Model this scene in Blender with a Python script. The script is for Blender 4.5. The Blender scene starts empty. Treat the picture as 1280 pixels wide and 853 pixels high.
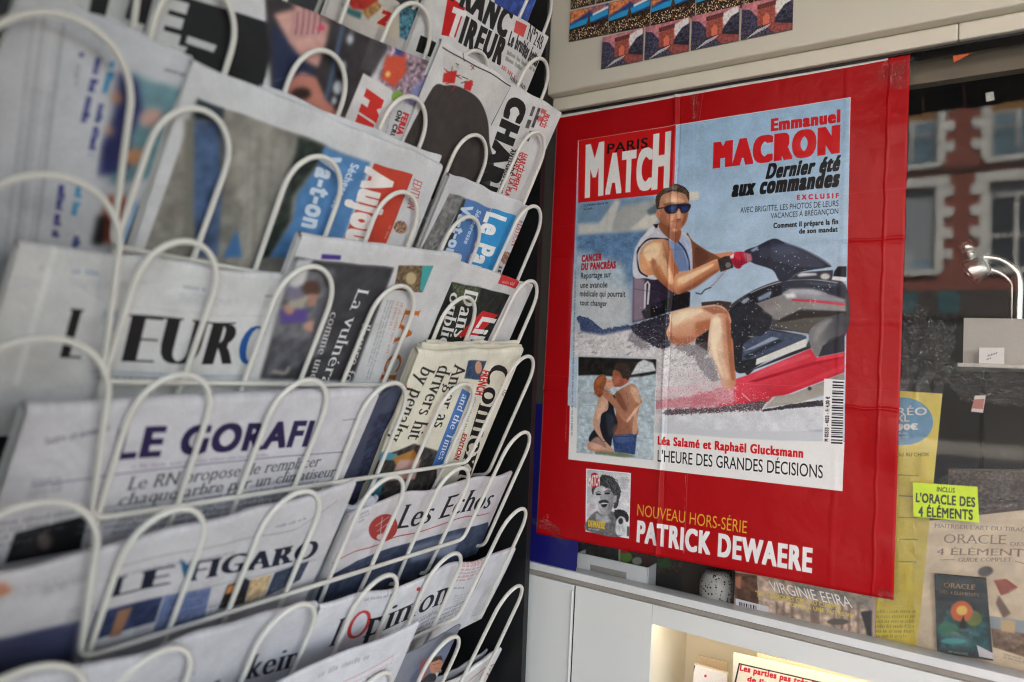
import bpy, math, random
import numpy as np

random.seed(7)
rng = np.random.default_rng(7)
scene = bpy.context.scene
COL = scene.collection

# ------------------------------------------------------------------ camera, sky, sun, exposure
CAM_Z = 1.35
YAW, PITCH, ROLL = 0.5512, 0.0443, 0.0516
FPX = 853.0                                   # focal length in photo pixels (1280 wide)
cy, sy = math.cos(YAW), math.sin(YAW)
FWD = np.array([-sy * math.cos(PITCH), cy * math.cos(PITCH), math.sin(PITCH)])
_r = np.array([cy, sy, 0.0]); _u = np.cross(_r, FWD)
RIGHT = math.cos(ROLL) * _r + math.sin(ROLL) * _u
UP = -math.sin(ROLL) * _r + math.cos(ROLL) * _u
CAM = np.array([0.0, 0.0, CAM_Z])
from mathutils import Matrix, Vector
cam_d = bpy.data.cameras.new('camera')
cam_d.sensor_fit = 'HORIZONTAL'; cam_d.sensor_width = 36.0
cam_d.lens = 36.0 * FPX / 1280.0
cam_d.clip_start = 0.02; cam_d.clip_end = 500
cam_d.dof.use_dof = True
cam_d.dof.focus_distance = 1.15
cam_d.dof.aperture_fstop = 2.25
cam_o = bpy.data.objects.new('camera', cam_d); COL.objects.link(cam_o)
m = Matrix.Identity(4)
for i in range(3):
    m[i][0] = RIGHT[i]; m[i][1] = UP[i]; m[i][2] = -FWD[i]; m[i][3] = CAM[i]
cam_o.matrix_world = m
scene.camera = cam_o

SUN_EL, SUN_AZ = math.radians(48), math.radians(18)    # the sun stands behind the kiosk, over its roof
world = bpy.data.worlds.new('World'); scene.world = world; world.use_nodes = True
nt = world.node_tree
sky = nt.nodes.new('ShaderNodeTexSky'); sky.sky_type = 'NISHITA'; sky.sun_disc = False
sky.sun_elevation = SUN_EL; sky.sun_rotation = SUN_AZ; sky.dust_density = 2.0
sky_desat = nt.nodes.new('ShaderNodeMix'); sky_desat.data_type = 'RGBA'; sky_desat.inputs['Factor'].default_value = 0.62   # sky colour mixed with its own grey so the light is less blue
bw = nt.nodes.new('ShaderNodeRGBToBW'); nt.links.new(sky.outputs[0], bw.inputs[0])
nt.links.new(sky.outputs[0], sky_desat.inputs['A']); nt.links.new(bw.outputs[0], sky_desat.inputs['B'])
nt.links.new(sky_desat.outputs['Result'], nt.nodes['Background'].inputs[0])
nt.nodes['Background'].inputs[1].default_value = 0.12
sun_d = bpy.data.lights.new('sun', 'SUN'); sun_d.energy = 3.6; sun_d.angle = math.radians(0.5)
sun_d.color = (1.0, 0.95, 0.88)
sun_o = bpy.data.objects.new('sun', sun_d); COL.objects.link(sun_o)
sdir = Vector((math.sin(SUN_AZ) * math.cos(SUN_EL), math.cos(SUN_AZ) * math.cos(SUN_EL), math.sin(SUN_EL)))
sun_o.rotation_euler = sdir.to_track_quat('Z', 'Y').to_euler()
sun_o.location = (0, 0, 20)
vs = scene.view_settings
vs.view_transform = 'Standard'; vs.look = 'None'; vs.gamma = 1.0; vs.use_curve_mapping = False
vs.exposure = 3.68
scene.cycles.pixel_filter_type = 'BLACKMAN_HARRIS'; scene.cycles.filter_width = 1.1
scene.cycles.max_bounces = 8; scene.cycles.transparent_max_bounces = 16
scene.cycles.caustics_reflective = False; scene.cycles.caustics_refractive = False
scene.cycles.sample_clamp_indirect = 6.0

# ------------------------------------------------------------------ photo pixel -> world
def ray(p):
    return RIGHT * ((p[0] - 640) / FPX) + UP * ((426.5 - p[1]) / FPX) + FWD
def at_y(p, Y):
    d = ray(p); return CAM + d * (Y / d[1])
D = 1.18                                       # distance to the window pane
# crops in which the photograph was measured: crop(x, y) -> photo pixel
def crop(ox, oy, k): return lambda x, y: (ox + x / k, oy + y / k)
C1 = crop(0, 0, 3.879); C2 = crop(300, 0, 3.048); C3 = crop(0, 200, 3.556); C4 = crop(320, 190, 3.368)
C5 = crop(0, 400, 3.556); C6 = crop(320, 400, 3.368); C7 = crop(0, 613, 3.556); C8 = crop(320, 600, 3.368)
Q4 = crop(440, 420, 3.877); PP = crop(200, 60, 3.282); Q7 = crop(200, 600, 3.371); C3b = crop(320, 0, 5.333)

# ------------------------------------------------------------------ tags
def tag(o, label=None, cat=None, group=None, kind=None):
    if label: o['label'] = label
    if cat: o['category'] = cat
    if group: o['group'] = group
    if kind: o['kind'] = kind
    return o
def empty(name, loc, label=None, cat=None, group=None):
    o = bpy.data.objects.new(name, None); COL.objects.link(o); o.location = loc
    o.empty_display_size = 0.05
    return tag(o, label, cat, group)
def parent(o, p):
    o.parent = p
    o.matrix_parent_inverse = Matrix.Translation(p.location).inverted() if p.parent is None else \
        Matrix.Identity(4)
    return o

# ------------------------------------------------------------------ mesh building
class MB:
    def __init__(s): s.v = []; s.f = []; s.m = []; s.uv = {}; s.sm = []
    def add(s, verts, faces, mat=0, smooth=False, uvs=None):
        b = len(s.v); s.v += [tuple(map(float, q)) for q in verts]
        for i, f in enumerate(faces):
            if uvs is not None: s.uv[len(s.f)] = [uvs[k] for k in f]
            s.f.append([b + k for k in f]); s.m.append(mat); s.sm.append(smooth)
        return s
    def box(s, lo, hi, mat=0, bev=0.0):
        x0, y0, z0 = lo; x1, y1, z1 = hi
        if bev <= 0:
            v = [(x0,y0,z0),(x1,y0,z0),(x1,y1,z0),(x0,y1,z0),(x0,y0,z1),(x1,y0,z1),(x1,y1,z1),(x0,y1,z1)]
            f = [(0,3,2,1),(4,5,6,7),(0,1,5,4),(1,2,6,5),(2,3,7,6),(3,0,4,7)]
            return s.add(v, f, mat)
        import bmesh
        bm = bmesh.new(); bmesh.ops.create_cube(bm, size=1)
        for q in bm.verts:
            q.co = Vector(((x0+x1)/2 + q.co.x*(x1-x0), (y0+y1)/2 + q.co.y*(y1-y0), (z0+z1)/2 + q.co.z*(z1-z0)))
        bmesh.ops.bevel(bm, geom=bm.edges[:], offset=bev, segments=2, affect='EDGES', profile=0.5)
        bm.verts.index_update()
        s.add([q.co[:] for q in bm.verts], [[q.index for q in f.verts] for f in bm.faces], mat, False)
        bm.free(); return s
    def slab(s, q, n, mat=0, back=None):
        """quad q (4 points) extruded along vector n"""
        q = [np.array(a, float) for a in q]; n = np.array(n, float)
        v = q + [a + n for a in q]
        return s.add(v, [(0,1,2,3),(7,6,5,4),(0,4,5,1),(1,5,6,2),(2,6,7,3),(3,7,4,0)], mat)
    def tube(s, pts, r, seg=10, mat=0, closed=False, cap=True):
        P = [np.array(p, float) for p in pts]; n = len(P)
        T = []
        for i in range(n):
            a = P[(i-1) % n] if (closed or i > 0) else P[i]
            b = P[(i+1) % n] if (closed or i < n-1) else P[i]
            t = b - a; T.append(t / (np.linalg.norm(t) + 1e-12))
        ref = np.array([0.3, 0.2, 1.0]) if abs(T[0][2]) < 0.9 else np.array([1.0, 0.2, 0.1])
        N = np.cross(T[0], ref); N /= np.linalg.norm(N)
        V = []
        rr = r if hasattr(r, '__len__') else [r] * n
        for i in range(n):
            N = N - T[i] * (N @ T[i]); N /= np.linalg.norm(N); B = np.cross(T[i], N)
            for k in range(seg):
                a = 2 * math.pi * k / seg
                V.append(P[i] + (N * math.cos(a) + B * math.sin(a)) * rr[i])
        F = []
        for i in range(n - 1 + (1 if closed else 0)):
            j = (i + 1) % n
            for k in range(seg):
                l = (k + 1) % seg
                F.append((i*seg+k, i*seg+l, j*seg+l, j*seg+k))
        if cap and not closed:
            F.append(tuple(range(seg))[::-1]); F.append(tuple((n-1)*seg + k for k in range(seg)))
        return s.add(V, F, mat, True)
    def build(s, name, mats, par=None):
        me = bpy.data.meshes.new(name)
        me.from_pydata(s.v, [], s.f)
        if not isinstance(mats, (list, tuple)): mats = [mats]
        for q in mats: me.materials.append(q)
        me.polygons.foreach_set('material_index', s.m)
        me.polygons.foreach_set('use_smooth', s.sm)
        if s.uv:
            ul = me.uv_layers.new(name='UVMap')
            for i, p in enumerate(me.polygons):
                if i in s.uv:
                    for li, c in zip(p.loop_indices, s.uv[i]): ul.data[li].uv = c
        me.update()
        o = bpy.data.objects.new(name, me); COL.objects.link(o)
        if par is not None: parent(o, par)
        return o

# ------------------------------------------------------------------ materials
def lin(c):
    c = np.asarray(c, float) / 255.0
    return tuple(np.where(c <= 0.04045, c / 12.92, ((c + 0.055) / 1.055) ** 2.4)) + (1.0,)
def mat(name, col, rough=0.5, metal=0.0, spec=0.5, noise=0.0, nscale=20.0, bump=0.0, bscale=60.0, coat=0.0, dirt=None):
    """principled material, colour in sRGB 0..255, with procedural colour variation and bump"""
    M = bpy.data.materials.new(name); M.use_nodes = True
    t = M.node_tree; b = t.nodes['Principled BSDF']
    b.inputs['Roughness'].default_value = rough; b.inputs['Metallic'].default_value = metal
    b.inputs['Specular IOR Level'].default_value = spec
    if coat: b.inputs['Coat Weight'].default_value = coat
    base = lin(col)
    co = t.nodes.new('ShaderNodeTexCoord')
    n1 = t.nodes.new('ShaderNodeTexNoise'); n1.inputs['Scale'].default_value = nscale; n1.inputs['Detail'].default_value = 5
    t.links.new(co.outputs['Object'], n1.inputs['Vector'])
    rp = t.nodes.new('ShaderNodeValToRGB')
    k = max(noise, 0.02)
    rp.color_ramp.elements[0].position = 0.3; rp.color_ramp.elements[1].position = 0.7
    rp.color_ramp.elements[0].color = tuple(v * (1 - k) for v in base[:3]) + (1,)
    rp.color_ramp.elements[1].color = tuple(min(1, v * (1 + k)) for v in base[:3]) + (1,)
    t.links.new(n1.outputs['Fac'], rp.inputs['Fac'])
    out = rp.outputs['Color']
    if dirt:
        n2 = t.nodes.new('ShaderNodeTexNoise'); n2.inputs['Scale'].default_value = dirt[1]; n2.inputs['Detail'].default_value = 8
        n2.inputs['Roughness'].default_value = 0.7
        t.links.new(co.outputs['Object'], n2.inputs['Vector'])
        r2 = t.nodes.new('ShaderNodeValToRGB'); r2.color_ramp.elements[0].position = dirt[2]; r2.color_ramp.elements[1].position = dirt[2] + 0.05
        r2.color_ramp.elements[0].color = (0, 0, 0, 1)
        t.links.new(n2.outputs['Fac'], r2.inputs['Fac'])
        mx = t.nodes.new('ShaderNodeMix'); mx.data_type = 'RGBA'
        t.links.new(r2.outputs['Color'], mx.inputs['Factor']); t.links.new(out, mx.inputs['A'])
        mx.inputs['B'].default_value = lin(dirt[0]); out = mx.outputs['Result']
    t.links.new(out, b.inputs['Base Color'])
    if bump:
        n3 = t.nodes.new('ShaderNodeTexNoise'); n3.inputs['Scale'].default_value = bscale; n3.inputs['Detail'].default_value = 4
        t.links.new(co.outputs['Object'], n3.inputs['Vector'])
        bp = t.nodes.new('ShaderNodeBump'); bp.inputs['Strength'].default_value = bump; bp.inputs['Distance'].default_value = 0.002
        t.links.new(n3.outputs['Fac'], bp.inputs['Height']); t.links.new(bp.outputs['Normal'], b.inputs['Normal'])
    return M
def print_mat(name, img, rough=0.6, spec=0.3, bump=0.2, bscale=9.0, fine=0.0, bdist=0.004):
    """printed paper: the picture drawn by the canvas code below on the sheet's UVs"""
    M = bpy.data.materials.new(name); M.use_nodes = True
    t = M.node_tree; b = t.nodes['Principled BSDF']
    b.inputs['Roughness'].default_value = rough; b.inputs['Specular IOR Level'].default_value = spec
    im = t.nodes.new('ShaderNodeTexImage'); im.image = img; im.extension = 'EXTEND'; im.interpolation = 'Linear'
    uv = t.nodes.new('ShaderNodeUVMap'); t.links.new(uv.outputs[0], im.inputs[0])
    t.links.new(im.outputs[0], b.inputs['Base Color'])
    co = t.nodes.new('ShaderNodeTexCoord')
    n3 = t.nodes.new('ShaderNodeTexNoise'); n3.inputs['Scale'].default_value = bscale; n3.inputs['Detail'].default_value = 5
    n3.inputs['Distortion'].default_value = 1.2
    t.links.new(co.outputs['Object'], n3.inputs['Vector'])
    bp = t.nodes.new('ShaderNodeBump'); bp.inputs['Strength'].default_value = bump; bp.inputs['Distance'].default_value = bdist
    t.links.new(n3.outputs['Fac'], bp.inputs['Height']); t.links.new(bp.outputs['Normal'], b.inputs['Normal'])
    return M
def clear_mat(name, ior=1.5, tint=(1, 1, 1), rough=0.0, gain=1.0, bump=0.0, bscale=30.0, haze=0.0, streak=0.0):
    """thin clear sheet: transparent with fresnel gloss, optionally crinkled, a little milky"""
    M = bpy.data.materials.new(name); M.use_nodes = True
    t = M.node_tree; t.nodes.clear()
    o = t.nodes.new('ShaderNodeOutputMaterial'); tr = t.nodes.new('ShaderNodeBsdfTransparent')
    tr.inputs[0].default_value = tuple(tint) + (1,)
    gl = t.nodes.new('ShaderNodeBsdfGlossy'); gl.inputs['Roughness'].default_value = rough
    fr = t.nodes.new('ShaderNodeFresnel'); fr.inputs['IOR'].default_value = ior
    mx = t.nodes.new('ShaderNodeMixShader'); fac = fr.outputs[0]
    if gain != 1.0:
        ml = t.nodes.new('ShaderNodeMath'); ml.operation = 'MULTIPLY'; ml.use_clamp = True
        ml.inputs[1].default_value = gain; t.links.new(fac, ml.inputs[0]); fac = ml.outputs[0]
    t.links.new(fac, mx.inputs[0]); t.links.new(tr.outputs[0], mx.inputs[1]); t.links.new(gl.outputs[0], mx.inputs[2])
    res = mx.outputs[0]
    if bump:
        co = t.nodes.new('ShaderNodeTexCoord'); n = t.nodes.new('ShaderNodeTexNoise')
        n.inputs['Scale'].default_value = bscale; n.inputs['Detail'].default_value = 6; n.inputs['Distortion'].default_value = 2.0
        t.links.new(co.outputs['Object'], n.inputs['Vector'])
        bp = t.nodes.new('ShaderNodeBump'); bp.inputs['Strength'].default_value = bump; bp.inputs['Distance'].default_value = 0.01
        t.links.new(n.outputs['Fac'], bp.inputs['Height'])
        t.links.new(bp.outputs['Normal'], gl.inputs['Normal']); t.links.new(bp.outputs['Normal'], fr.inputs['Normal'])
    if haze:
        df = t.nodes.new('ShaderNodeBsdfDiffuse'); df.inputs[0].default_value = (0.8, 0.8, 0.8, 1)
        m2 = t.nodes.new('ShaderNodeMixShader'); m2.inputs[0].default_value = haze
        t.links.new(res, m2.inputs[1]); t.links.new(df.outputs[0], m2.inputs[2]); res = m2.outputs[0]
    if streak:                                  # diffuse white lines imitating glints on the crinkles
        co = t.nodes.new('ShaderNodeTexCoord'); n = t.nodes.new('ShaderNodeTexNoise')
        n.inputs['Scale'].default_value = 110; n.inputs['Detail'].default_value = 3; n.inputs['Distortion'].default_value = 3.5
        t.links.new(co.outputs['Object'], n.inputs['Vector'])
        rp = t.nodes.new('ShaderNodeValToRGB'); e = rp.color_ramp.elements
        e[0].position = 0.56; e[0].color = (0, 0, 0, 1); e[1].position = 0.66; e[1].color = (streak, streak, streak, 1)
        t.links.new(n.outputs['Fac'], rp.inputs[0])
        df = t.nodes.new('ShaderNodeBsdfDiffuse'); df.inputs[0].default_value = (0.75, 0.75, 0.75, 1)
        m2 = t.nodes.new('ShaderNodeMixShader'); t.links.new(rp.outputs[0], m2.inputs[0])
        t.links.new(res, m2.inputs[1]); t.links.new(df.outputs[0], m2.inputs[2]); res = m2.outputs[0]
    t.links.new(res, o.inputs[0])
    return M

# ------------------------------------------------------------------ printing: rasteriser, lettering, canvas
def raster(rings, w, h, ss=3):
    W, H = w * ss, h * ss
    E = []
    for r in rings:
        r = np.asarray(r, float) * ss
        E.append(np.concatenate([r, np.roll(r, -1, 0)], 1))
    if not E: return np.zeros((h, w), np.float32)
    return raster_edges(np.concatenate(E), W, H, ss)
def raster_edges(E, W, H, ss):
    sw = E[:, 1] > E[:, 3]
    E = E.copy(); E[sw] = E[sw][:, [2, 3, 0, 1]]
    r0 = np.clip(np.ceil(E[:, 1] - 0.5), 0, H).astype(int); r1 = np.clip(np.ceil(E[:, 3] - 0.5), 0, H).astype(int)
    n = np.maximum(r1 - r0, 0)
    idx = np.repeat(np.arange(len(E)), n)
    tog = np.zeros((H, W + 1), np.int32)
    if len(idx):
        off = np.arange(len(idx)) - np.repeat(np.cumsum(n) - n, n)
        row = r0[idx] + off
        e = E[idx]
        x = e[:, 0] + (row + 0.5 - e[:, 1]) * (e[:, 2] - e[:, 0]) / (e[:, 3] - e[:, 1])
        xi = np.clip(np.ceil(x - 0.5), 0, W).astype(int)
        np.add.at(tog, (row, xi), 1)
    a = (np.cumsum(tog, 1) & 1)[:, :W].astype(np.float32)
    return a.reshape(H // ss, ss, W // ss, ss).mean((1, 3))
def box1(a, r, ax):
    if r < 1: return a
    a = np.moveaxis(a, ax, 0); n = a.shape[0]
    p = np.concatenate([np.repeat(a[:1], r + 1, 0), a, np.repeat(a[-1:], r, 0)], 0)
    c = np.cumsum(p, 0, dtype=np.float64)
    return np.moveaxis(((c[2*r+1:] - c[:n]) / (2*r + 1)).astype(np.float32), 0, ax)
def blur(a, r):
    k = max(0, int(round(r * 0.6)))
    if k < 1: return a
    for _ in range(3): a = box1(box1(a, k, 0), k, 1)
    return a
def smooth_noise(h, w, cell, seed=0):
    g = np.random.default_rng(seed); gh, gw = int(h / cell) + 3, int(w / cell) + 3
    r = g.random((gh, gw)).astype(np.float32)
    y = np.arange(h) / cell; x = np.arange(w) / cell
    yi, xi = y.astype(int), x.astype(int); fy, fx = y - yi, x - xi
    fy, fx = fy*fy*(3-2*fy), fx*fx*(3-2*fx)
    a = r[yi][:, xi]; b = r[yi][:, xi+1]; c = r[yi+1][:, xi]; d = r[yi+1][:, xi+1]
    fx = fx[None]; fy = fy[:, None]
    return (a*(1-fx)+b*fx)*(1-fy) + (c*(1-fx)+d*fx)*fy

EM = 0.682                                     # cap height of the built-in font, in em
_gl = {}
_fc = bpy.data.curves.new('lettering', 'FONT'); _fc.resolution_u = 4
_fo = bpy.data.objects.new('lettering', _fc)
def _shape(s):
    _fc.body = s
    me = bpy.data.meshes.new_from_object(_fo)
    v = np.array([q.co[:2] for q in me.vertices]).reshape(-1, 2)
    cnt = {}
    for p in me.polygons:
        for k in p.edge_keys: cnt[k] = cnt.get(k, 0) + 1
    e = np.array([[*v[a], *v[b]] for (a, b), c in cnt.items() if c == 1]).reshape(-1, 4)
    bpy.data.meshes.remove(me)
    return e
_I = _shape('I'); _iw = _I[:, [0, 2]].max()
def glyph(c):
    if c not in _gl:
        if c == ' ': _gl[c] = (np.zeros((0, 4)), 0.30)
        else:
            e = _shape(c)
            w = _shape(c + 'I')[:, [0, 2]].max() - _iw
            _gl[c] = (e, w)
    return _gl[c]
_gm = {}
SERIF_BASE = set('AEÉFHIKLMNPRTXYfhiklmnprxdaqu4')
SERIF_TOP = set('EÉFHIKLMNPRTUVWXYbdhijklmnpruvwxy')
def glyph_mask(c, style):
    key = (c, tuple(sorted(style.items())))
    if key in _gm: return _gm[key]
    H = 84; k = H / EM                          # px per em, cap height H
    e, adv = glyph(c)
    bx = style.get('bold', 0.0); by = style.get('boldy', bx * 0.6)
    pad = int(k * 0.30); asc, desc = int(k * 1.0), int(k * 0.32)
    w = int(adv * k) + 2 * pad; h = asc + desc
    E = e.copy() * k
    if len(E):
        E[:, [0, 2]] += pad; E[:, [1, 3]] = asc - E[:, [1, 3]]
        a = raster_edges(E * 2, w * 2, h * 2, 2)
    else: a = np.zeros((h, w), np.float32)
    def dil(a, r, ax):
        o = a.copy()
        for d in range(1, r + 1):
            o = np.maximum(o, np.maximum(np.roll(a, d, ax), np.roll(a, -d, ax)))
        return o
    if style.get('serif') and c not in " .,'’-°":
        a = 1 - dil(1 - a, style.get('thin', 2), 0)   # thin the horizontals
        a = dil(a, int(bx * k), 1)
        th = max(3, int(k * style.get('slab', 0.035))); sw = int(k * 0.055)
        def band(y0):
            y0 = max(0, y0); b = dil(a[y0:y0+th+3].max(0, keepdims=True), sw, 1)
            a[y0:y0+th] = np.maximum(a[y0:y0+th], b)
        if c in SERIF_BASE: band(asc - th - 1)
        if c in SERIF_TOP:
            band(asc - H + 1 if c.isupper() or c in 'bdhkl' else asc - int(0.458 * k) + 1)
    else:
        a = dil(dil(a, int(round(bx * k)), 1), int(round(by * k)), 0)
    r = (a, int(round((adv + 1.35 * bx) * k)) + style.get('track', 0), pad, asc, H)
    _gm[key] = r
    return r
def text_mask(s, style):
    gs = [glyph_mask(c, style) for c in s]
    pad, asc, H = gs[0][2], gs[0][3], gs[0][4]
    W = sum(g[1] for g in gs) + 2 * pad
    M = np.zeros((gs[0][0].shape[0], W + 40), np.float32); x = 0
    for g in gs:
        a = g[0]; w = min(a.shape[1], M.shape[1] - x)
        M[:, x:x+w] = np.maximum(M[:, x:x+w], a[:, :w]); x += g[1]
    cols = np.where(M.max(0) > 0.5)[0]
    return M, cols[0], cols[-1] + 1, asc, H      # mask, ink left, ink right, baseline row, cap height

class Canvas:
    """a printed sheet; everything is placed by where it stands in the photograph, carried onto the sheet's own plane"""
    def __init__(s, to_uv, quad_uv, w, h, col):
        s.to_uv = to_uv; s.w, s.h = int(w), int(h)
        s.a = np.empty((s.h, s.w, 3), np.float32); s.a[:] = np.array(col, np.float32) / 255
        src = [tuple(q) for q in quad_uv]; dst = [(0, 0), (s.w, 0), (s.w, s.h), (0, s.h)]
        A = []; B = []
        for (u, v), (x, y) in zip(src, dst):
            A.append([u, v, 1, 0, 0, 0, -x*u, -x*v]); B.append(x)
            A.append([0, 0, 0, u, v, 1, -y*u, -y*v]); B.append(y)
        s.Hm = np.append(np.linalg.solve(np.array(A), np.array(B)), 1).reshape(3, 3)
        s.seed = 1
    def c(s, p):
        u, v = s.to_uv(p); q = s.Hm @ np.array([u, v, 1.0]); return q[:2] / q[2]
    def _blend(s, x0, y0, mask, col, alpha):
        h, w = mask.shape
        X0, Y0, X1, Y1 = max(0, x0), max(0, y0), min(s.w, x0 + w), min(s.h, y0 + h)
        if X1 <= X0 or Y1 <= Y0: return
        k = (mask[Y0-y0:Y1-y0, X0-x0:X1-x0] * alpha)[..., None]
        c = col if col.ndim == 1 else col[Y0-y0:Y1-y0, X0-x0:X1-x0]
        s.a[Y0:Y1, X0:X1] = s.a[Y0:Y1, X0:X1] * (1 - k) + c * k
    def poly(s, pts, col, soft=0, alpha=1.0, col2=None, g=None, tex=0.0, cell=8, curve=False, rag=0, rcell=5):
        P = np.array([s.c(p) for p in pts])
        if curve: P = spline(P)
        s.cpoly(P, col, soft, alpha, col2, None if g is None else [s.c(q) for q in g], tex, cell, rag, rcell)
    def cpoly(s, P, col, soft=0, alpha=1.0, col2=None, g=None, tex=0.0, cell=8, rag=0, rcell=5):
        pad = int(max(soft, rag) * 2.5) + 3
        x0, y0 = np.floor(P.min(0)).astype(int) - pad; x1, y1 = np.ceil(P.max(0)).astype(int) + pad
        x0, y0 = max(x0, -200), max(y0, -200); x1, y1 = min(x1, s.w + 200), min(y1, s.h + 200)
        if x1 - x0 < 1 or y1 - y0 < 1: return
        mk = raster([P - [x0, y0]], x1 - x0, y1 - y0, 3)
        if rag:                                 # torn, drop-like edge: the blurred outline cut by noise
            s.seed += 1
            n = smooth_noise(y1 - y0, x1 - x0, rcell, s.seed) * .6 + smooth_noise(y1 - y0, x1 - x0, rcell * 2.7, s.seed + 31) * .4
            mk = np.clip((blur(mk, rag) - 1 + n) * 3.2 + 0.5, 0, 1) * (mk if False else 1)
        if soft: mk = blur(mk, soft)
        c = np.array(col, np.float32) / 255
        if col2 is not None:
            c2 = np.array(col2, np.float32) / 255; a, b = np.array(g[0]), np.array(g[1]); d = b - a
            yy, xx = np.mgrid[y0:y1, x0:x1]
            t = np.clip(((xx - a[0]) * d[0] + (yy - a[1]) * d[1]) / (d @ d), 0, 1)[..., None]
            c = (c * (1 - t) + c2 * t).astype(np.float32)
        if tex:
            s.seed += 1
            n = smooth_noise(y1 - y0, x1 - x0, cell, s.seed) + 0.5 * smooth_noise(y1 - y0, x1 - x0, cell / 2.3, s.seed + 50)
            f = 1 + tex * (n - 0.75)[..., None]
            c = np.clip((c if c.ndim == 3 else c[None, None]) * f, 0, 1).astype(np.float32)
        s._blend(x0, y0, mk, c, alpha)
    def ell(s, p, rx, ry, col, soft=0, alpha=1.0, rot=0.0, **k):
        a = np.linspace(0, 2 * math.pi, 28, endpoint=False); r = math.radians(rot)
        pts = [(p[0] + rx*math.cos(t)*math.cos(r) - ry*math.sin(t)*math.sin(r),
                p[1] + rx*math.cos(t)*math.sin(r) + ry*math.sin(t)*math.cos(r)) for t in a]
        s.poly(pts, col, soft, alpha, **k)
    def line(s, pts, wpx, col, soft=0, alpha=1.0, curve=False):
        """a stroke; width in canvas px"""
        P = np.array([s.c(p) for p in pts])
        if curve and len(P) > 2: P = spline(P, closed=False)
        T = np.gradient(P, axis=0); T /= np.linalg.norm(T, axis=1, keepdims=True) + 1e-9
        N = np.stack([-T[:, 1], T[:, 0]], 1) * wpx / 2
        s.cpoly(np.concatenate([P + N, (P - N)[::-1]]), col, soft, alpha)
    def warp(s, M, l, r, base, H, p0, p1, pt, col, alpha=1.0, soft=0):
        a, b, t = s.c(p0), s.c(p1), s.c(pt)
        ex = (b - a) / max(r - l, 1); ey = (a - t) / H          # mask px -> canvas
        sc = 1.0 / max(1e-6, min(np.linalg.norm(ex), np.linalg.norm(ey)))
        if sc > 1.3: M = blur1(M, sc)
        cs = [a + ex * (x - l) + ey * (y - base) for x in (0, M.shape[1]) for y in (0, M.shape[0])]
        cs = np.array(cs)
        x0, y0 = np.maximum(np.floor(cs.min(0)).astype(int), 0); x1, y1 = np.minimum(np.ceil(cs.max(0)).astype(int) + 1, [s.w, s.h])
        if x1 <= x0 or y1 <= y0: return
        inv = np.linalg.inv(np.stack([ex, ey], 1))
        yy, xx = np.mgrid[y0:y1, x0:x1]
        dx = xx + 0.5 - a[0]; dy = yy + 0.5 - a[1]
        mx = inv[0, 0] * dx + inv[0, 1] * dy + l - 0.5; my = inv[1, 0] * dx + inv[1, 1] * dy + base - 0.5
        ok = (mx >= 0) & (mx < M.shape[1] - 1.01) & (my >= 0) & (my < M.shape[0] - 1.01)
        mx = np.clip(mx, 0, M.shape[1] - 1.01); my = np.clip(my, 0, M.shape[0] - 1.01)
        xi, yi = mx.astype(int), my.astype(int); fx, fy = mx - xi, my - yi
        v = (M[yi, xi]*(1-fx) + M[yi, xi+1]*fx)*(1-fy) + (M[yi+1, xi]*(1-fx) + M[yi+1, xi+1]*fx)*fy
        v = (v * ok).astype(np.float32)
        if soft: v = blur(v, soft)
        s._blend(x0, y0, v, np.array(col, np.float32) / 255, alpha)
    def text(s, string, p0, p1, pt, col, style=None, alpha=1.0, soft=0):
        M, l, r, base, H = text_mask(string, style or {})
        s.warp(M, l, r, base, H, p0, p1, pt, col, alpha, soft)
    def greek(s, p0, p1, pt, col, lines=3, alpha=0.8, bold=1.0, seed=None):
        """a block of body text too small to read: p0 lower left, p1 lower right, pt upper left"""
        s.seed += 1; g = np.random.default_rng(seed or s.seed)
        a, b, t = s.c(p0), s.c(p1), s.c(pt)
        asp = np.linalg.norm(b - a) / (np.linalg.norm(t - a) / lines + 1e-6)
        lh = 12; W = max(12, int(asp * lh)); M = np.zeros((lines * lh, W), np.float32)
        for i in range(lines):
            x = 0; end = W if i < lines - 1 else int(W * g.uniform(0.5, 0.95))
            while x < end:
                wl = int(g.integers(8, 34)); wl = min(wl, end - x)
                for k in range(x, x + wl, 5):
                    y0 = i * lh + (1 if g.random() < 0.3 else 3)
                    M[y0:i*lh + 9, k:min(k + int(2 + 1.6 * bold), x + wl)] = g.uniform(0.6, 1.0)
                    M[i*lh + (3 if g.random() < .5 else 7):i*lh + 9:4, k:min(k+4, x+wl)] = 0.8
                x += wl + 5
        s.warp(M, 0, W, lines * lh, lines * lh, p0, p1, pt, col, alpha)
    def speck(s, pts, n, r, cols, seed=3, alpha=0.9, power=1.0):
        """droplets scattered in a photo-space polygon"""
        P = np.array([s.c(p) for p in pts]); x0, y0 = P.min(0).astype(int); x1, y1 = P.max(0).astype(int) + 1
        mk = raster([P - [x0, y0]], x1 - x0, y1 - y0, 1); mk = blur(mk, 8)
        g = np.random.default_rng(seed); k = 0
        for _ in range(n * 4):
            if k >= n: break
            x, y = g.integers(0, x1 - x0), g.integers(0, y1 - y0)
            if g.random() > mk[y, x]: continue
            k += 1
            rr = r[0] + (r[1] - r[0]) * g.random() ** (2 * power)
            R = int(rr + 2); yy, xx = np.mgrid[-R:R+1, -R:R+1]
            d = np.clip(rr + 0.5 - np.sqrt(xx**2 + yy**2), 0, 1).astype(np.float32)
            s._blend(x + x0 - R, y + y0 - R, d, np.array(cols[g.integers(len(cols))], np.float32) / 255, alpha)
    def grain(s, amp=0.02, cell=2):
        s.seed += 1
        n = smooth_noise(s.h, s.w, cell, s.seed) - 0.5
        s.a = np.clip(s.a * (1 + amp * 2 * n[..., None]), 0, 1)
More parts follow.
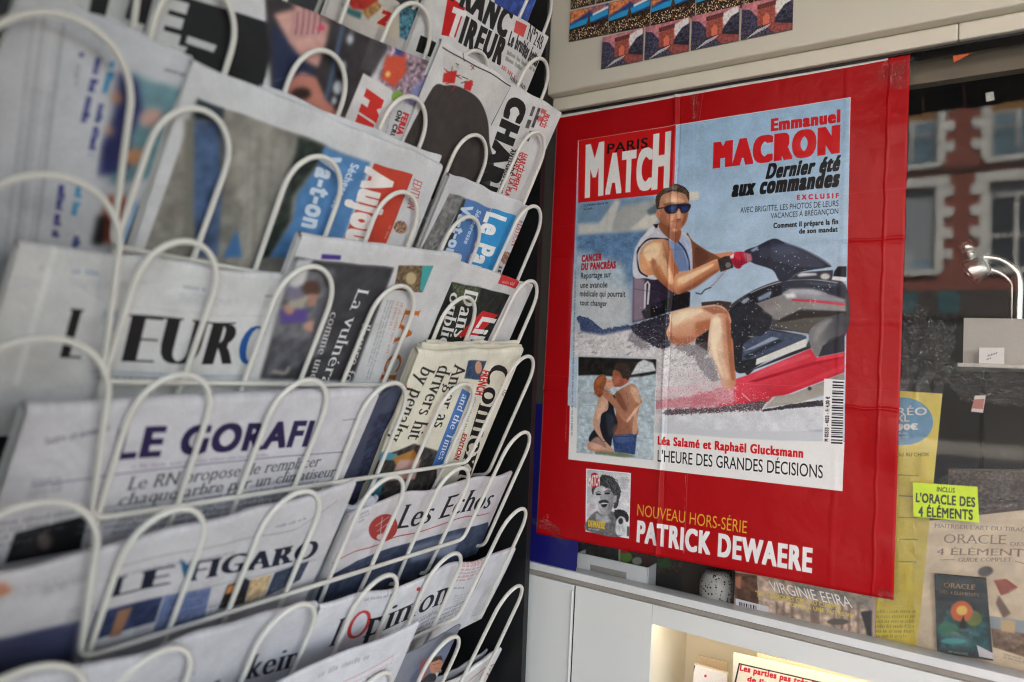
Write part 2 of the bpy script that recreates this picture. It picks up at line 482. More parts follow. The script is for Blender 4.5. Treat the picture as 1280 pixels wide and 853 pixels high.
    def smear(s, pts, r):
        """a picture printed out of focus"""
        P = np.array([s.c(q) for q in pts]); x0, y0 = np.maximum(P.min(0).astype(int), 0); x1, y1 = np.minimum(P.max(0).astype(int) + 1, [s.w, s.h])
        if x1 - x0 < 4 or y1 - y0 < 4: return
        mk = raster([P - [x0, y0]], x1 - x0, y1 - y0, 1)[..., None]
        b = np.stack([blur(s.a[y0:y1, x0:x1, k], r) for k in range(3)], -1)
        s.a[y0:y1, x0:x1] = s.a[y0:y1, x0:x1] * (1 - mk) + b * mk
    def photo(s, pts, amp=0.05, cell=26, fine=0.05):
        """the uneven tone and grain of a printed photograph inside a polygon"""
        P = np.array([s.c(q) for q in pts]); x0, y0 = np.maximum(P.min(0).astype(int), 0); x1, y1 = np.minimum(P.max(0).astype(int) + 1, [s.w, s.h])
        mk = raster([P - [x0, y0]], x1 - x0, y1 - y0, 1)[..., None]; s.seed += 3
        n = 1 + amp * 2 * (smooth_noise(y1-y0, x1-x0, cell, s.seed) - .5) + fine * 2 * (smooth_noise(y1-y0, x1-x0, 2.2, s.seed + 1) - .5) + amp * (smooth_noise(y1-y0, x1-x0, cell / 3.1, s.seed + 2) - .5)
        s.a[y0:y1, x0:x1] = np.clip(s.a[y0:y1, x0:x1] * (1 + mk * (n[..., None] - 1)), 0, 1)
    def image(s, name):
        im = bpy.data.images.new(name, s.w, s.h)
        px = np.ones((s.h, s.w, 4), np.float32); px[..., :3] = s.a[::-1]
        im.pixels.foreach_set(px.ravel()); im.update()
        im.pack()
        return im
def blur1(a, r):
    k = max(0, int(round((r - 1) / 2 + 0.2)))
    return box1(box1(a, k, 0), k, 1)
def spline(P, closed=True, n=6):
    P = np.asarray(P, float); N = len(P); out = []
    for i in range(N if closed else N - 1):
        if closed: a, b, c, d = P[i-1], P[i], P[(i+1) % N], P[(i+2) % N]
        else: a, b, c, d = P[max(i-1, 0)], P[i], P[i+1], P[min(i+2, N-1)]
        for t in np.linspace(0, 1, n, endpoint=False):
            out.append(0.5 * (2*b + (c-a)*t + (2*a-5*b+4*c-d)*t*t + (3*b-a-3*c+d)*t**3))
    if not closed: out.append(P[-1])
    return np.array(out)

# ================================================================== the street, the sky's light, the houses opposite
Y_P = D - 0.006                                # the poster hangs on the outside of the pane
pave = MB().box((-30, -3.4, -0.4), (30, 12, 0.0)).build('pavement', mat('pavement_stone', (118, 115, 109), 0.9, noise=0.15, nscale=3, bump=0.3)); tag(pave, kind='structure')
road = MB().box((-300, -300, -0.6), (300, 300, -0.12)).build('road', mat('road_asphalt', (78, 78, 80), 0.9, noise=0.2, nscale=8)); tag(road, kind='structure')
pave2 = MB().box((-30, -40, -0.4), (30, -17.5, 0.004)).build('far_pavement', mat('far_pavement_stone', (165, 160, 150), 0.9, noise=0.15, nscale=3)); tag(pave2, kind='structure')

M_brick = bpy.data.materials.new('brick'); M_brick.use_nodes = True
_t = M_brick.node_tree; _b = _t.nodes['Principled BSDF']; _b.inputs['Roughness'].default_value = 0.9
_bt = _t.nodes.new('ShaderNodeTexBrick'); _co = _t.nodes.new('ShaderNodeTexCoord'); _mp = _t.nodes.new('ShaderNodeMapping')
_mp.inputs['Rotation'].default_value = (math.pi / 2, 0, 0)
_t.links.new(_co.outputs['Object'], _mp.inputs[0]); _t.links.new(_mp.outputs[0], _bt.inputs['Vector'])
_bt.inputs['Color1'].default_value = (0.30, 0.085, 0.055, 1); _bt.inputs['Color2'].default_value = (0.23, 0.065, 0.045, 1)
_bt.inputs['Mortar'].default_value = (0.30, 0.16, 0.12, 1); _bt.inputs['Scale'].default_value = 4.5; _bt.inputs['Mortar Size'].default_value = 0.012
_t.links.new(_bt.outputs[0], _b.inputs['Base Color'])
M_stone = mat('white_quoin_stone', (214, 212, 205), 0.85, noise=0.1, nscale=4)
M_shut = mat('grey_shutter', (150, 155, 160), 0.7)
M_dglass = mat('dark_window_glass', (40, 48, 55), 0.08, spec=0.6)
M_sglass = mat('sky_window_glass', (120, 150, 165), 0.06, spec=0.8)
M_zinc = mat('zinc_roof', (105, 110, 118), 0.6)
M_teal = mat('teal_shop_paint', (40, 92, 98), 0.6)
M_ochre = mat('ochre_blind', (150, 110, 60), 0.8)
YB = -21.1
house = empty('brick_house', (1.0, YB, 0), 'red brick house across the street with white quoined windows, seen reflected in the window pane', 'house')
w = MB()
wins = []
for fz0, fz1 in ((4.95, 7.45), (8.15, 10.6)):
    for k in range(-3, 5):
        x0 = 1.33 + k * 2.62; wins.append((x0, x0 + 1.32, fz0, fz1))
xs = sorted({-9.5, 13.5} | {a for q in wins for a in q[:2]})
zs = [4.35, 4.95, 7.45, 8.15, 10.6, 11.6]
for i in range(len(xs) - 1):
    for j in range(len(zs) - 1):
        xm, zm = (xs[i] + xs[i+1]) / 2, (zs[j] + zs[j+1]) / 2
        if any(a < xm < b and c < zm < d for a, b, c, d in wins): continue
        w.box((xs[i], YB - 0.35, zs[j]), (xs[i+1], YB, zs[j+1]))
w.box((-9.5, YB - 8, 0), (13.5, YB - 0.36, 11.6))
w.build('wall', M_brick, house)
MB().box((-9.7, YB - 8.2, 11.6), (13.7, YB + 0.35, 11.95)).box((-9.2, YB - 7.5, 11.95), (13.2, YB - 0.6, 13.6)).build('roof', M_zinc, house)
MB().box((-9.5, YB - 0.35, 0.0), (13.5, YB + 0.05, 3.55)).build('shop_front', mat('dark_shop_front', (60, 58, 56), 0.5), house)
MB().box((-9.5, YB - 0.3, 3.56), (13.5, YB + 0.25, 4.34)).build('shop_sign_board', mat('brown_sign_board', (62, 54, 48), 0.6), house)
for a_, b_ in ((-1.3, -.38), (.15, .66), (2.3, 3.1)): MB().box((a_, YB + 0.251, 3.68), (b_, YB + 0.28, 4.30)).build('sign_panel', M_teal, house)
for n, (x0, x1, z0, z1) in enumerate(wins):
    f = MB()
    for sgn, xe in ((-1, x0), (1, x1)):
        for q in range(8):
            zz = z0 + (z1 - z0) * q / 8; wd = 0.44 if q % 2 else 0.22
            a, b = sorted((xe, xe + sgn * wd)); f.box((a, YB - 0.3, zz + 0.004), (b, YB + 0.06, zz + (z1 - z0) / 8 - 0.004))
    f.box((x0 - 0.34, YB - 0.3, z1 + 0.005), (x1 + 0.34, YB + 0.07, z1 + 0.30))
    fo = f.build('window', M_stone, house)
    MB().box((x0 - 0.12, YB - 0.3, z0 - 0.14), (x1 + 0.12, YB + 0.14, z0)).build('sill', M_stone, fo)
    up = z0 > 8
    hz = z1 - z0; bl = 0.42 if up else (0.12 if n % 2 else 0.80)      # how far the blind or shutter is down
    p = MB().box((x0, YB - 0.30, z0), (x1, YB - 0.22, z1 - hz * bl), 0)
    p.box((x0, YB - 0.28, z1 - hz * bl), (x1, YB - 0.16, z1), 1)
    p.build('pane', [M_sglass if n % 3 else M_dglass, M_ochre if up else M_shut], fo)
    fm = MB(); xm = (x0 + x1) / 2
    for (a_, b_) in ((x0, x0 + .07), (xm - .045, xm + .045), (x1 - .07, x1)): fm.box((a_, YB - 0.219, z0), (b_, YB - 0.165, z1 - hz * bl - .002))
    for zz in (z0, z0 + hz * .38, z1 - hz * bl - .09): fm.box((x0 + .071, YB - 0.218, zz), (x1 - .071, YB - 0.17, zz + .07))
    fm.build('frame', M_stone, fo)
    rl = MB()
    for zz in (z0 + .1, z0 + .95): rl.box((x0, YB - 0.02, zz), (x1, YB + 0.01, zz + .03))
    for k in range(11): rl.box((x0 + .06 + k * .12, YB - 0.015, z0 + .131), (x0 + .075 + k * .12, YB + 0.005, z0 + .949))
    if up: rl.build('railing', M_dglass, fo)
# storey bands and a rain pipe down the brick
bd = MB(); bd.box((-9.5, YB + 0.001, 7.83), (13.5, YB + 0.07, 7.99)); bd.build('string_course', mat('brown_string_course', (84, 52, 44), 0.8, noise=0.2, nscale=5), house)
MB().tube([(-9.2, YB + 0.08, 4.4), (-9.2, YB + 0.08, 11.5)], 0.05).build('rain_pipe', M_zinc, house)

# ================================================================== the newsstand kiosk
M_cream = mat('cream_painted_board', (224, 217, 198), 0.45, noise=0.03, nscale=2, bump=0.05, bscale=25, dirt=((170, 160, 140), 16, 0.72))
M_white = mat('white_painted_board', (226, 227, 221), 0.42, noise=0.03, nscale=3, bump=0.06, bscale=30, dirt=((150, 150, 148), 22, 0.735))
M_alu = mat('worn_aluminium', (222, 223, 220), 0.42, metal=0.0, noise=0.08, nscale=12, bump=0.1, dirt=((120, 118, 112), 40, 0.70))
M_band = mat('taupe_rail', (150, 143, 132), 0.6, noise=0.12, nscale=10)
M_dark = mat('dark_interior', (27, 24, 22), 0.8, noise=0.3, nscale=3)
M_black = mat('black_gap', (12, 12, 13), 0.6)
M_stile = mat('dark_bronze_frame', (72, 67, 60), 0.5, noise=0.06)
M_in = mat('cubby_cream', (235, 226, 205), 0.6, noise=0.03)
M_wall = mat('kiosk_render', (190, 186, 176), 0.85, noise=0.1, nscale=4)
M_glass = clear_mat('window_glass', 1.52, (0.99, 1.0, 0.995), 0.0, gain=0.6, haze=0.006)

kiosk = empty('newsstand_kiosk', (0, D, 0), 'newspaper kiosk front with cream fascia, display window and white cabinet below', 'kiosk')
z_lip = at_y((980, 88.5), D - 0.02)[2]
YF = D - 0.040
z_fas = at_y((980, 62), YF)[2]
x_fas = at_y((686, 60), YF)[0]
XR = 2.4
MB().box((x_fas, YF, z_fas), (XR, D + 0.03, z_fas + 0.62), bev=0.004).build('fascia_panel', M_cream, kiosk)
lip = MB().box((x_fas + 0.004, D - 0.02, z_lip), (at_y((1198, 30), D - 0.02)[0], D + 0.028, z_fas - 0.0005), bev=0.002)
lip.box((at_y((1198, 30), D - 0.02)[0] + 0.0006, D - 0.02, z_lip), (XR, D + 0.028, z_fas - 0.0005), bev=0.002)
lip.build('fascia_lip', M_cream, kiosk)
MB().box((x_fas, D - 0.012, z_lip - 0.004), (XR, D + 0.02, z_lip - 0.0008)).build('top_channel', M_black, kiosk)
# the walls and the roof of the kiosk, closed so that no sun comes in
MB().box((-5, D + 0.032, z_fas + 0.05), (XR + 2, D + 0.25, 6.2)).build('upper_wall', M_wall, kiosk)
MB().box((-5, D + 0.03, 0), (-0.80, D + 0.25, z_fas + 0.049)).build('side_wall', M_wall, kiosk)
MB().box((XR, D + 0.03, 0), (XR + 2, D + 0.25, z_fas + 0.049)).build('side_wall', M_wall, kiosk)
MB().box((-5, D + 3.0, 0), (XR + 2, D + 3.2, 6.2)).box((-5.2, D + 0.03, 0), (-5.001, D + 3.2, 6.2)).box((XR + 2.001, D + 0.03, 0), (XR + 2.2, D + 3.2, 6.2)).build('rear_wall', M_wall, kiosk)
MB().box((-5.3, D - 0.1, 6.201), (XR + 2.3, D + 3.3, 6.4)).build('roof', M_zinc, kiosk)
# awning: a cloth roof over the pavement, with a dark valance that shows in the glass
aw = MB(); AY = -0.90; ZA1, ZA0 = 2.86, 2.63
aw.slab([(-3.2, AY, ZA0), (XR + 3, AY, ZA0), (XR + 3, D + 0.03, ZA1), (-3.2, D + 0.03, ZA1)], (0, 0, 0.012))
awn = aw.build('awning', mat('awning_canvas', (120, 112, 100), 0.9, noise=0.06), kiosk)
va = MB(); n = 60
for i in range(n):
    xa, xb = -3.2 + (XR + 6.2) * i / n, -3.2 + (XR + 6.2) * (i + 1) / n
    va.box((xa, AY - 0.006, ZA0 - 0.115 - 0.004 * (i % 2)), (xb - 0.002, AY, ZA0 - 0.0005))
va.build('valance', mat('dark_valance', (38, 34, 30), 0.9), awn)
for xx in (-2.9, XR + 2.7): MB().tube([(xx, D, 2.3), (xx, AY + 0.1, ZA0 - 0.01)], 0.012).build('awning_arm', M_stile, awn)
# window: sill rail, cabinet boards
def on_D(p, y=D): return at_y(p, y)
s0, s1 = on_D((658, 701.5), D - 0.012), on_D((1280, 849), D - 0.012)
slope = (s1[2] - s0[2]) / (s1[0] - s0[0])
def zs_at(x, dz=0.0): return s0[2] + slope * (x - s0[0]) + dz
def strip(x0, x1, dz0, dz1, y0, y1, name, m, par=kiosk, bev=0):
    v = []
    for y in (y0, y1):
        for (x, dz) in ((x0, dz0), (x1, dz0), (x1, dz1), (x0, dz1)): v.append((x, y, zs_at(x, dz)))
    return MB().add(v, [(0,1,2,3),(7,6,5,4),(0,4,5,1),(1,5,6,2),(2,6,7,3),(3,7,4,0)]).build(name, m, par)
XL = -0.78
strip(XL, XR, -0.0125, 0.0, D - 0.012, D + 0.02, 'sill_rail', M_alu)
strip(XL, XR, -0.0215, -0.0140, D - 0.010, D + 0.02, 'sill_band', M_band)
strip(XL, XR, -0.0139, -0.0126, D - 0.004, D + 0.02, 'sill_groove', M_black)
YC = D - 0.014                                  # front of the cabinet boards
x_seam = at_y((716, 780), YC)[0]; x_cub = at_y((812.5, 815), YC)[0]
dz_cub = at_y((816, 781), YC)[2] - zs_at(at_y((816, 781), YC)[0])
strip(XL, x_seam - 0.0015, -0.9, -0.0230, YC, D + 0.0, 'cabinet_door', M_white)
strip(x_seam + 0.0015, x_cub, -0.9, -0.0230, YC + 0.002, D + 0.0, 'cabinet_panel', M_white)
strip(x_cub + 0.0005, XR, dz_cub, -0.0230, YC + 0.0025, YC + 0.014, 'cabinet_rail', M_white)
X2 = x_cub + 0.62
strip(X2, XR, -0.9, dz_cub - 0.001, YC + 0.002, D + 0.0, 'cabinet_panel', M_white)
strip(x_cub + 0.0005, X2 - 0.0005, -0.9, dz_cub - 0.36, YC + 0.002, D + 0.0, 'cabinet_panel', M_white)
MB().box((x_seam - 0.0014, YC + 0.003, 0.2), (x_seam + 0.0014, D, zs_at(x_seam, -0.025))).build('seam_gap', M_black, kiosk)
# handle edge of the cabinet door: a thin white moulding beside the seam
MB().box((x_seam - 0.0045, YC - 0.004, 0.1), (x_seam - 0.0016, YC - 0.0002, zs_at(x_seam, -0.032)), bev=0.001).build('door_moulding', M_white, kiosk)
# the open compartment with a warm lamp
yb = D + 0.20
zc0, zc1 = zs_at(x_cub, dz_cub - 0.359), zs_at(x_cub, dz_cub) + 0.012
cu = MB()
cu.box((x_cub - 0.006, D + 0.001, zc0), (x_cub - 0.0006, yb, zc1)).box((X2, D + 0.001, zc0), (X2 + 0.006, yb, zc1 - 0.03))
cu.box((x_cub - 0.006, yb + 0.0005, zc0), (X2 + 0.006, yb + 0.006, zc1)).box((x_cub - 0.006, YC + 0.016, zc0 - 0.006), (X2 + 0.006, yb, zc0 - 0.0006))
cu.box((x_cub - 0.006, YC + 0.016, zc1 + 0.0005), (X2 + 0.006, yb, zc1 + 0.006))
cu.build('compartment', M_in, kiosk)
M_led = bpy.data.materials.new('warm_led'); M_led.use_nodes = True
_b = M_led.node_tree.nodes['Principled BSDF']; _b.inputs['Emission Color'].default_value = (1, 0.86, 0.66, 1); _b.inputs['Emission Strength'].default_value = 0.85
MB().box((x_cub + 0.004, YC + 0.0165, zc1 - 0.006), (x_cub + 0.50, YC + 0.028, zc1 - 0.0005), bev=0.001).build('lamp_strip', M_led, kiosk)
# interior of the shop behind the pane
inn = MB()
inn.box((-0.80, D + 0.9, 0.8), (XR, D + 0.93, 2.9)).box((-0.80, D + 0.06, 2.3), (XR, D + 0.9, 2.33)).box((-0.82, D + 0.06, 0.6), (-0.801, D + 0.93, 2.4))
inn.box((XR - 0.001, D + 0.25, 0.6), (XR + 0.02, D + 0.93, 2.4))
inn.build('interior_lining', M_dark, kiosk)
strip(XL, XR, -0.020, -0.0165, D + 0.021, D + 0.9, 'display_shelf', mat('display_shelf_laminate', (150, 148, 142), 0.5))
zh = at_y((1200, 100.5), D + 0.05)[2]
MB().box((-0.79, D + 0.04, zh), (XR, D + 0.06, z_lip + 0.15)).build('header_board', mat('taupe_header_board', (132, 120, 102), 0.7, noise=0.05), kiosk)
MB().add([(XL, D, zs_at(XL, -0.005)), (XR, D, zs_at(XR, -0.005)), (XR, D, z_lip + 0.02), (XL, D, z_lip + 0.02)], [(0, 1, 2, 3)]).build('window_pane', M_glass, kiosk)
xa = at_y((697, 150), D - 0.004)[0]
MB().box((XL - 0.02, D - 0.003, zs_at(XL, -0.015)), (xa + 0.015, D + 0.03, z_lip - 0.012), bev=0.002).build('window_stile', M_stile, kiosk)

# ================================================================== the poster
def pl_y(Y): return lambda p: (lambda q: (q[0], q[2]))(at_y(p, Y))
pt = {k: at_y(v, Y_P) for k, v in dict(TL=(697, 145.5), TR=(1138, 67), BR=(1117, 750), BL=(671, 667)).items()}
px0, px1 = (pt['TL'][0] + pt['BL'][0]) / 2, (pt['TR'][0] + pt['BR'][0]) / 2
pz0, pz1 = (pt['BL'][2] + pt['BR'][2]) / 2, (pt['TL'][2] + pt['TR'][2]) / 2
def rect_canvas(Y, quad, dens, col):
    f = pl_y(Y)
    x0 = min(f(quad[0])[0], f(quad[3])[0]) if False else (f(quad[0])[0] + f(quad[3])[0]) / 2
    x1 = (f(quad[1])[0] + f(quad[2])[0]) / 2; z1 = (f(quad[0])[1] + f(quad[1])[1]) / 2; z0 = (f(quad[2])[1] + f(quad[3])[1]) / 2
    return Canvas(f, [(x0, z1), (x1, z1), (x1, z0), (x0, z0)], (x1 - x0) * dens, (z1 - z0) * dens, col), (x0, x1, z0, z1)
PW, PH = int((px1 - px0) * 2300), int((pz1 - pz0) * 2300)
cv = Canvas(pl_y(Y_P), [(pt['TL'][0], pt['TL'][2]), (pt['TR'][0], pt['TR'][2]), (pt['BR'][0], pt['BR'][2]), (pt['BL'][0], pt['BL'][2])], PW, PH, (172, 11, 18))
A = crop(690, 110, 3.368); B = crop(690, 330, 3.16); R1 = crop(780, 220, 7.111); R2 = crop(780, 320, 7.111)
J1 = crop(880, 290, 6.563); J2 = crop(830, 390, 5.333); T1 = crop(710, 370, 9.477); G = crop(712, 440, 6.093); S = crop(725, 580, 8.533)
WH = (236, 235, 231)
# white sliver at the upper edge
cv.poly([(690, 143), (1145, 62), (1145, 70), (690, 151)], (232, 228, 220))
cv.poly([(690, 150), (1110, 76.5), (1110, 72), (1138, 67), (1140, 80), (690, 156)], (172, 11, 18))
# the cover sheet: sky
cov = [A(112, 224), A(1258, 42), J2(1210, 560), (1053, 614.5), B(66, 773), B(100, 0)]
cov = [A(112, 224), A(1258, 42), (1053.5, 614.5), B(66, 773)]
cv.poly(cov, WH)
pic = [A(116, 226), A(1255, 45), B(1160, 460), B(1150, 700), B(60, 640), (716, 400)]
pic = [A(116, 226), A(1255, 45), (1056, 552), B(405, 668), B(64, 560)]
cv.poly(pic, (158, 192, 220), col2=(196, 210, 222), g=[A(700, 150), B(700, 700)], tex=0.05, cell=60)
sp = lambda pts, *a, **k: cv.poly(pts, *a, curve=True, **k)
# hazy boats and wake behind the rider
cv.poly([A(110, 480), A(430, 460), A(460, 640), A(100, 640)], (120, 150, 178), soft=14, tex=0.1, cell=30)
cv.poly([A(110, 575), A(330, 570), A(440, 560), A(440, 612), A(110, 628)], (206, 208, 200), soft=10)
cv.poly([A(240, 560), A(300, 500), A(450, 470), A(440, 590), A(260, 612)], (172, 176, 172), soft=12)
cv.poly([A(190, 590), A(250, 500), A(270, 470), A(290, 480), A(250, 600)], (205, 206, 200), soft=7)
cv.poly([A(330, 600), A(430, 510), A(450, 560), A(400, 615)], (215, 212, 200), soft=7)
cv.poly([A(400, 520), A(450, 485), A(455, 530), A(410, 540)], (90, 108, 118), soft=6)
cv.poly([A(570, 440), A(620, 440), A(620, 472), A(575, 480)], (226, 222, 210), soft=5)
cv.poly([A(108, 625), A(440, 600), A(380, 690), A(335, 842), B(330, 240), B(90, 330)], (94, 130, 168), soft=12, tex=0.25, cell=22)
cv.poly([A(100, 690), A(300, 740), B(320, 150), B(320, 300), B(84, 330)], (176, 194, 204), soft=24, tex=0.15, cell=16)
cv.poly([A(105, 800), B(300, 100), B(320, 240), B(84, 300)], (206, 208, 206), soft=22, alpha=0.7)
cv.speck([A(110, 640), A(420, 620), A(340, 842), B(330, 200), B(90, 260)], 900, (0.5, 1.6), [(225, 232, 236), (200, 214, 226)], 5, 0.7)
# tail of the craft, hull spray
cv.poly([T1(95, 270), T1(150, 240), T1(230, 260), T1(330, 330), T1(410, 405), T1(740, 345), T1(760, 400), T1(600, 470), T1(400, 490), T1(170, 470), T1(140, 330)], (66, 80, 116), tex=0.3, cell=10, rag=6, rcell=3)
# spray mass
cv.poly([T1(80, 420), T1(420, 470), T1(760, 400), T1(1000, 600), J2(60, 230), J2(300, 320), J2(480, 470), J2(1060, 600), J2(1060, 853), B(405, 668), B(408, 372), B(84, 366)], (222, 219, 218), soft=6, tex=0.16, cell=9)
cv.poly([J2(-30, 210), J2(300, 130), J2(420, 300), J2(420, 520), J2(-60, 560)], (220, 217, 217), soft=10, tex=0.2, cell=9)
cv.poly([J2(0, 620), J2(600, 600), J2(1060, 640), J2(1080, 853), J2(-60, 853)], (216, 219, 222), soft=6, tex=0.07, cell=25)
cv.poly([J2(680, 853), J2(1060, 790), J2(1070, 860)], (140, 152, 172), soft=6)
for k_ in range(150):
    x_, y_ = random.uniform(-60, 460), random.uniform(230, 600); l_ = random.uniform(14, 60)
    cv.poly([J2(x_, y_), J2(x_ + l_, y_ - l_ * .5), J2(x_ + l_ * 1.3, y_ - l_ * .2), J2(x_ + l_ * .4, y_ + l_ * .3)], random.choice([(240, 239, 238), (236, 235, 235), (236, 235, 235), (164, 158, 162), (196, 190, 192)]), alpha=.75, rag=5, rcell=2.2)
for k_ in range(90):
    x_, y_ = random.uniform(80, 900), random.uniform(440, 700); l_ = random.uniform(20, 60)
    cv.poly([T1(x_, y_), T1(x_ + l_, y_ - l_ * .5), T1(x_ + l_ * 1.3, y_ - l_ * .2), T1(x_ + l_ * .4, y_ + l_ * .3)], random.choice([(226, 222, 220), (214, 208, 206), (140, 134, 142), (190, 178, 172)]), alpha=.7, rag=5, rcell=2.2)
# seat, side of the craft (dark body)
sp([J2(430, 0), J2(640, 20), J2(700, 80), J2(940, 150), J2(620, 370), J2(540, 410), J2(480, 400), J2(445, 300), J2(420, 160)], (36, 38, 44), soft=2, tex=0.3, cell=9)
cv.poly([J2(560, 170), J2(640, 90), J2(650, 130), J2(600, 180)], (150, 150, 130), soft=2)
cv.poly([J2(520, 330), J2(530, 220), J2(660, 120), J2(950, 165), J2(950, 185), J2(620, 310)], (70, 82, 104), soft=2, tex=0.2, cell=14)
cv.poly([J2(525, 270), J2(720, 170), J2(770, 180), J2(600, 250)], (150, 160, 176), soft=2)
cv.poly([J2(530, 300), J2(760, 190), J2(800, 195), J2(560, 320)], (40, 48, 62), soft=2)
cv.poly([J2(690, 98), J2(960, 150), J2(955, 165), J2(680, 112)], (170, 176, 186), soft=1)
cv.poly([J2(540, 410), J2(955, 225), J2(985, 245), J2(600, 390), J2(560, 430)], (40, 40, 46), soft=1)
cv.poly([J2(618, 318), J2(950, 182), J2(955, 235), J2(612, 360)], (222, 222, 216), soft=1)
# red hull
cv.poly([J2(330, 500), J2(560, 425), J2(980, 248), J2(1020, 310), J2(1203, 275), J2(1203, 408), J2(860, 540), J2(700, 600), J2(340, 640)], (198, 34, 52), soft=2, col2=(222, 66, 84), g=[J2(900, 500), J2(760, 350)])
cv.poly([J2(560, 470), J2(1020, 330), J2(1200, 275), J2(1203, 310), J2(960, 370), J2(620, 470)], (172, 20, 40), soft=2)
cv.poly([J2(1020, 310), J2(1203, 275), J2(1203, 300), J2(1010, 335)], (226, 60, 74), soft=2)
cv.poly([J2(340, 640), J2(700, 590), J2(640, 660), J2(0, 690), J2(0, 655)], (96, 88, 92), tex=0.5, cell=4, rag=8, rcell=3)
cv.poly([J2(660, 650), J2(720, 570), J2(860, 550), J2(1203, 410), J2(1203, 520), J2(900, 610), J2(700, 640)], (176, 172, 162), soft=2, col2=(150, 146, 138), g=[J2(900, 600), J2(900, 480)])
cv.poly([J2(640, 660), J2(880, 615), J2(1060, 590), J2(1064, 630), J2(880, 645), J2(660, 668)], (66, 62, 68), tex=0.5, cell=5, rag=4, rcell=3)
cv.ell(J2(972, 515), 2.4, 2.4, (60, 60, 60), soft=1)
# white droplets over the red
cv.poly([J2(330, 470), J2(480, 490), J2(480, 620), J2(180, 640), J2(190, 400)], (216, 170, 176), alpha=0.8, tex=0.2, cell=6, rag=18, rcell=4)
cv.poly([J2(-60, 520), J2(200, 480), J2(360, 560), J2(330, 640), J2(-60, 650)], (204, 96, 110), alpha=.6, rag=12, rcell=4)
cv.poly([J2(-60, 440), J2(300, 330), J2(400, 500), J2(200, 560), J2(-60, 600)], (226, 222, 222), alpha=.75, rag=14, rcell=3)
cv.speck([J2(-40, 420), J2(200, 380), J2(520, 480), J2(720, 560), J2(660, 680), J2(-60, 690)], 1500, (0.5, 1.8), [(240, 238, 238), (226, 206, 210), (200, 70, 86)], 8, 0.8)
# bodywork above: bright grey panel and dark cowl
sp([J1(200, 640), J1(380, 500), J1(640, 400), J1(900, 395), J1(1160, 440), J1(1163, 853), J2(960, 240), J2(960, 150), J1(520, 790), J1(470, 640)], (66, 66, 72), soft=2, tex=0.2, cell=20)
cv.poly([J1(210, 655), J1(430, 590), J1(600, 530), J1(700, 540), J1(1160, 590), J1(1163, 660), J1(800, 640), J1(600, 730), J1(500, 690), J1(420, 610)], (126, 122, 120), soft=3, col2=(150, 148, 146), g=[J1(400, 650), J1(900, 560)])
cv.poly([J1(600, 530), J1(700, 470), J1(900, 480), J1(1160, 560), J1(1160, 590), J1(740, 552)], (150, 152, 160), soft=5)
cv.poly([J1(660, 520), J1(740, 500), J1(760, 545), J1(680, 550)], (236, 236, 236), soft=5)
cv.poly([J1(640, 410), J1(900, 400), J1(1160, 450), J1(1160, 555), J1(900, 470), J1(700, 470), J1(600, 530), J1(560, 540)], (44, 48, 62), soft=3)
cv.poly([J1(210, 650), J1(380, 505), J1(560, 440), J1(640, 440), J1(640, 520), J1(430, 590)], (24, 26, 32), soft=2)
cv.poly([J1(440, 545), J1(545, 490), J1(560, 500), J1(540, 540), J1(450, 575)], (128, 146, 172), soft=3)
cv.poly([J1(300, 580), J1(360, 540), J1(380, 560), J1(330, 600)], (150, 160, 180), soft=3)
cv.line([J1(380, 510), J1(520, 450), J1(700, 402), J1(900, 398), J1(1100, 425)], 3.5, (170, 178, 186), soft=1, curve=True)
cv.line([J1(725, 565), J1(900, 575), J1(1160, 603)], 9, (206, 66, 84), soft=1, curve=True)
cv.poly([J1(600, 740), J1(780, 655), J1(1163, 660), J1(1163, 700), J1(800, 740)], (44, 40, 38), soft=3)
cv.poly([J1(620, 750), J1(820, 715), J1(1163, 690), J1(1163, 760), J1(950, 800), J1(860, 835), J1(540, 780)], (92, 88, 82), soft=4)
sp([J2(965, 150), J2(1010, 90), J2(1100, 40), J2(1206, 20), J2(1204, 145), J2(1100, 190), J2(1030, 305), J2(985, 250)], (126, 126, 126), soft=2, col2=(62, 62, 70), g=[J2(1000, 120), J2(1200, 60)])
cv.poly([J2(1030, 305), J2(1060, 230), J2(1204, 150), J2(1204, 270)], (44, 46, 56), soft=2)
cv.poly([J1(190, 640), J1(420, 585), J1(560, 700), J1(540, 800), J1(470, 860), J1(200, 860)], (38, 40, 48), soft=2, tex=.3, cell=12)
# handlebar hood
sp([J1(330, 170), J1(440, 120), J1(530, 75), J1(590, 62), J1(660, 90), J1(800, 140), J1(950, 215), J1(1042, 285), J1(1000, 300), J1(780, 340), J1(700, 400), J1(625, 412), J1(575, 330), J1(520, 300), J1(390, 255)], (40, 44, 60), soft=1.5, tex=0.15, cell=22)
cv.poly([J1(540, 90), J1(660, 95), J1(800, 150), J1(1000, 270), J1(960, 300), J1(760, 290), J1(600, 250), J1(545, 220)], (58, 64, 84), soft=4)
cv.line([J1(660, 95), J1(800, 142), J1(950, 222), J1(1036, 282)], 4, (124, 134, 152), soft=1, curve=True)
cv.poly([J1(380, 160), J1(440, 120), J1(445, 150), J1(400, 170)], (150, 166, 186), soft=3)
cv.poly([J1(700, 400), J1(770, 340), J1(1060, 320), J1(1055, 400), J1(900, 395)], (50, 52, 64), soft=2)
cv.poly([J1(760, 360), J1(800, 340), J1(920, 345), J1(930, 362), J1(780, 375)], (206, 210, 214), soft=3)
cv.ell(J1(995, 372), 6, 4, (206, 204, 198), soft=3)
cv.poly([J1(1070, 330), J1(1100, 290), J1(1170, 290), J1(1168, 380), J1(1060, 370)], (26, 28, 34), soft=1.5)
cv.poly([J1(1055, 372), J1(1168, 380), J1(1168, 416), J1(1048, 400)], (228, 230, 234), soft=1.5)
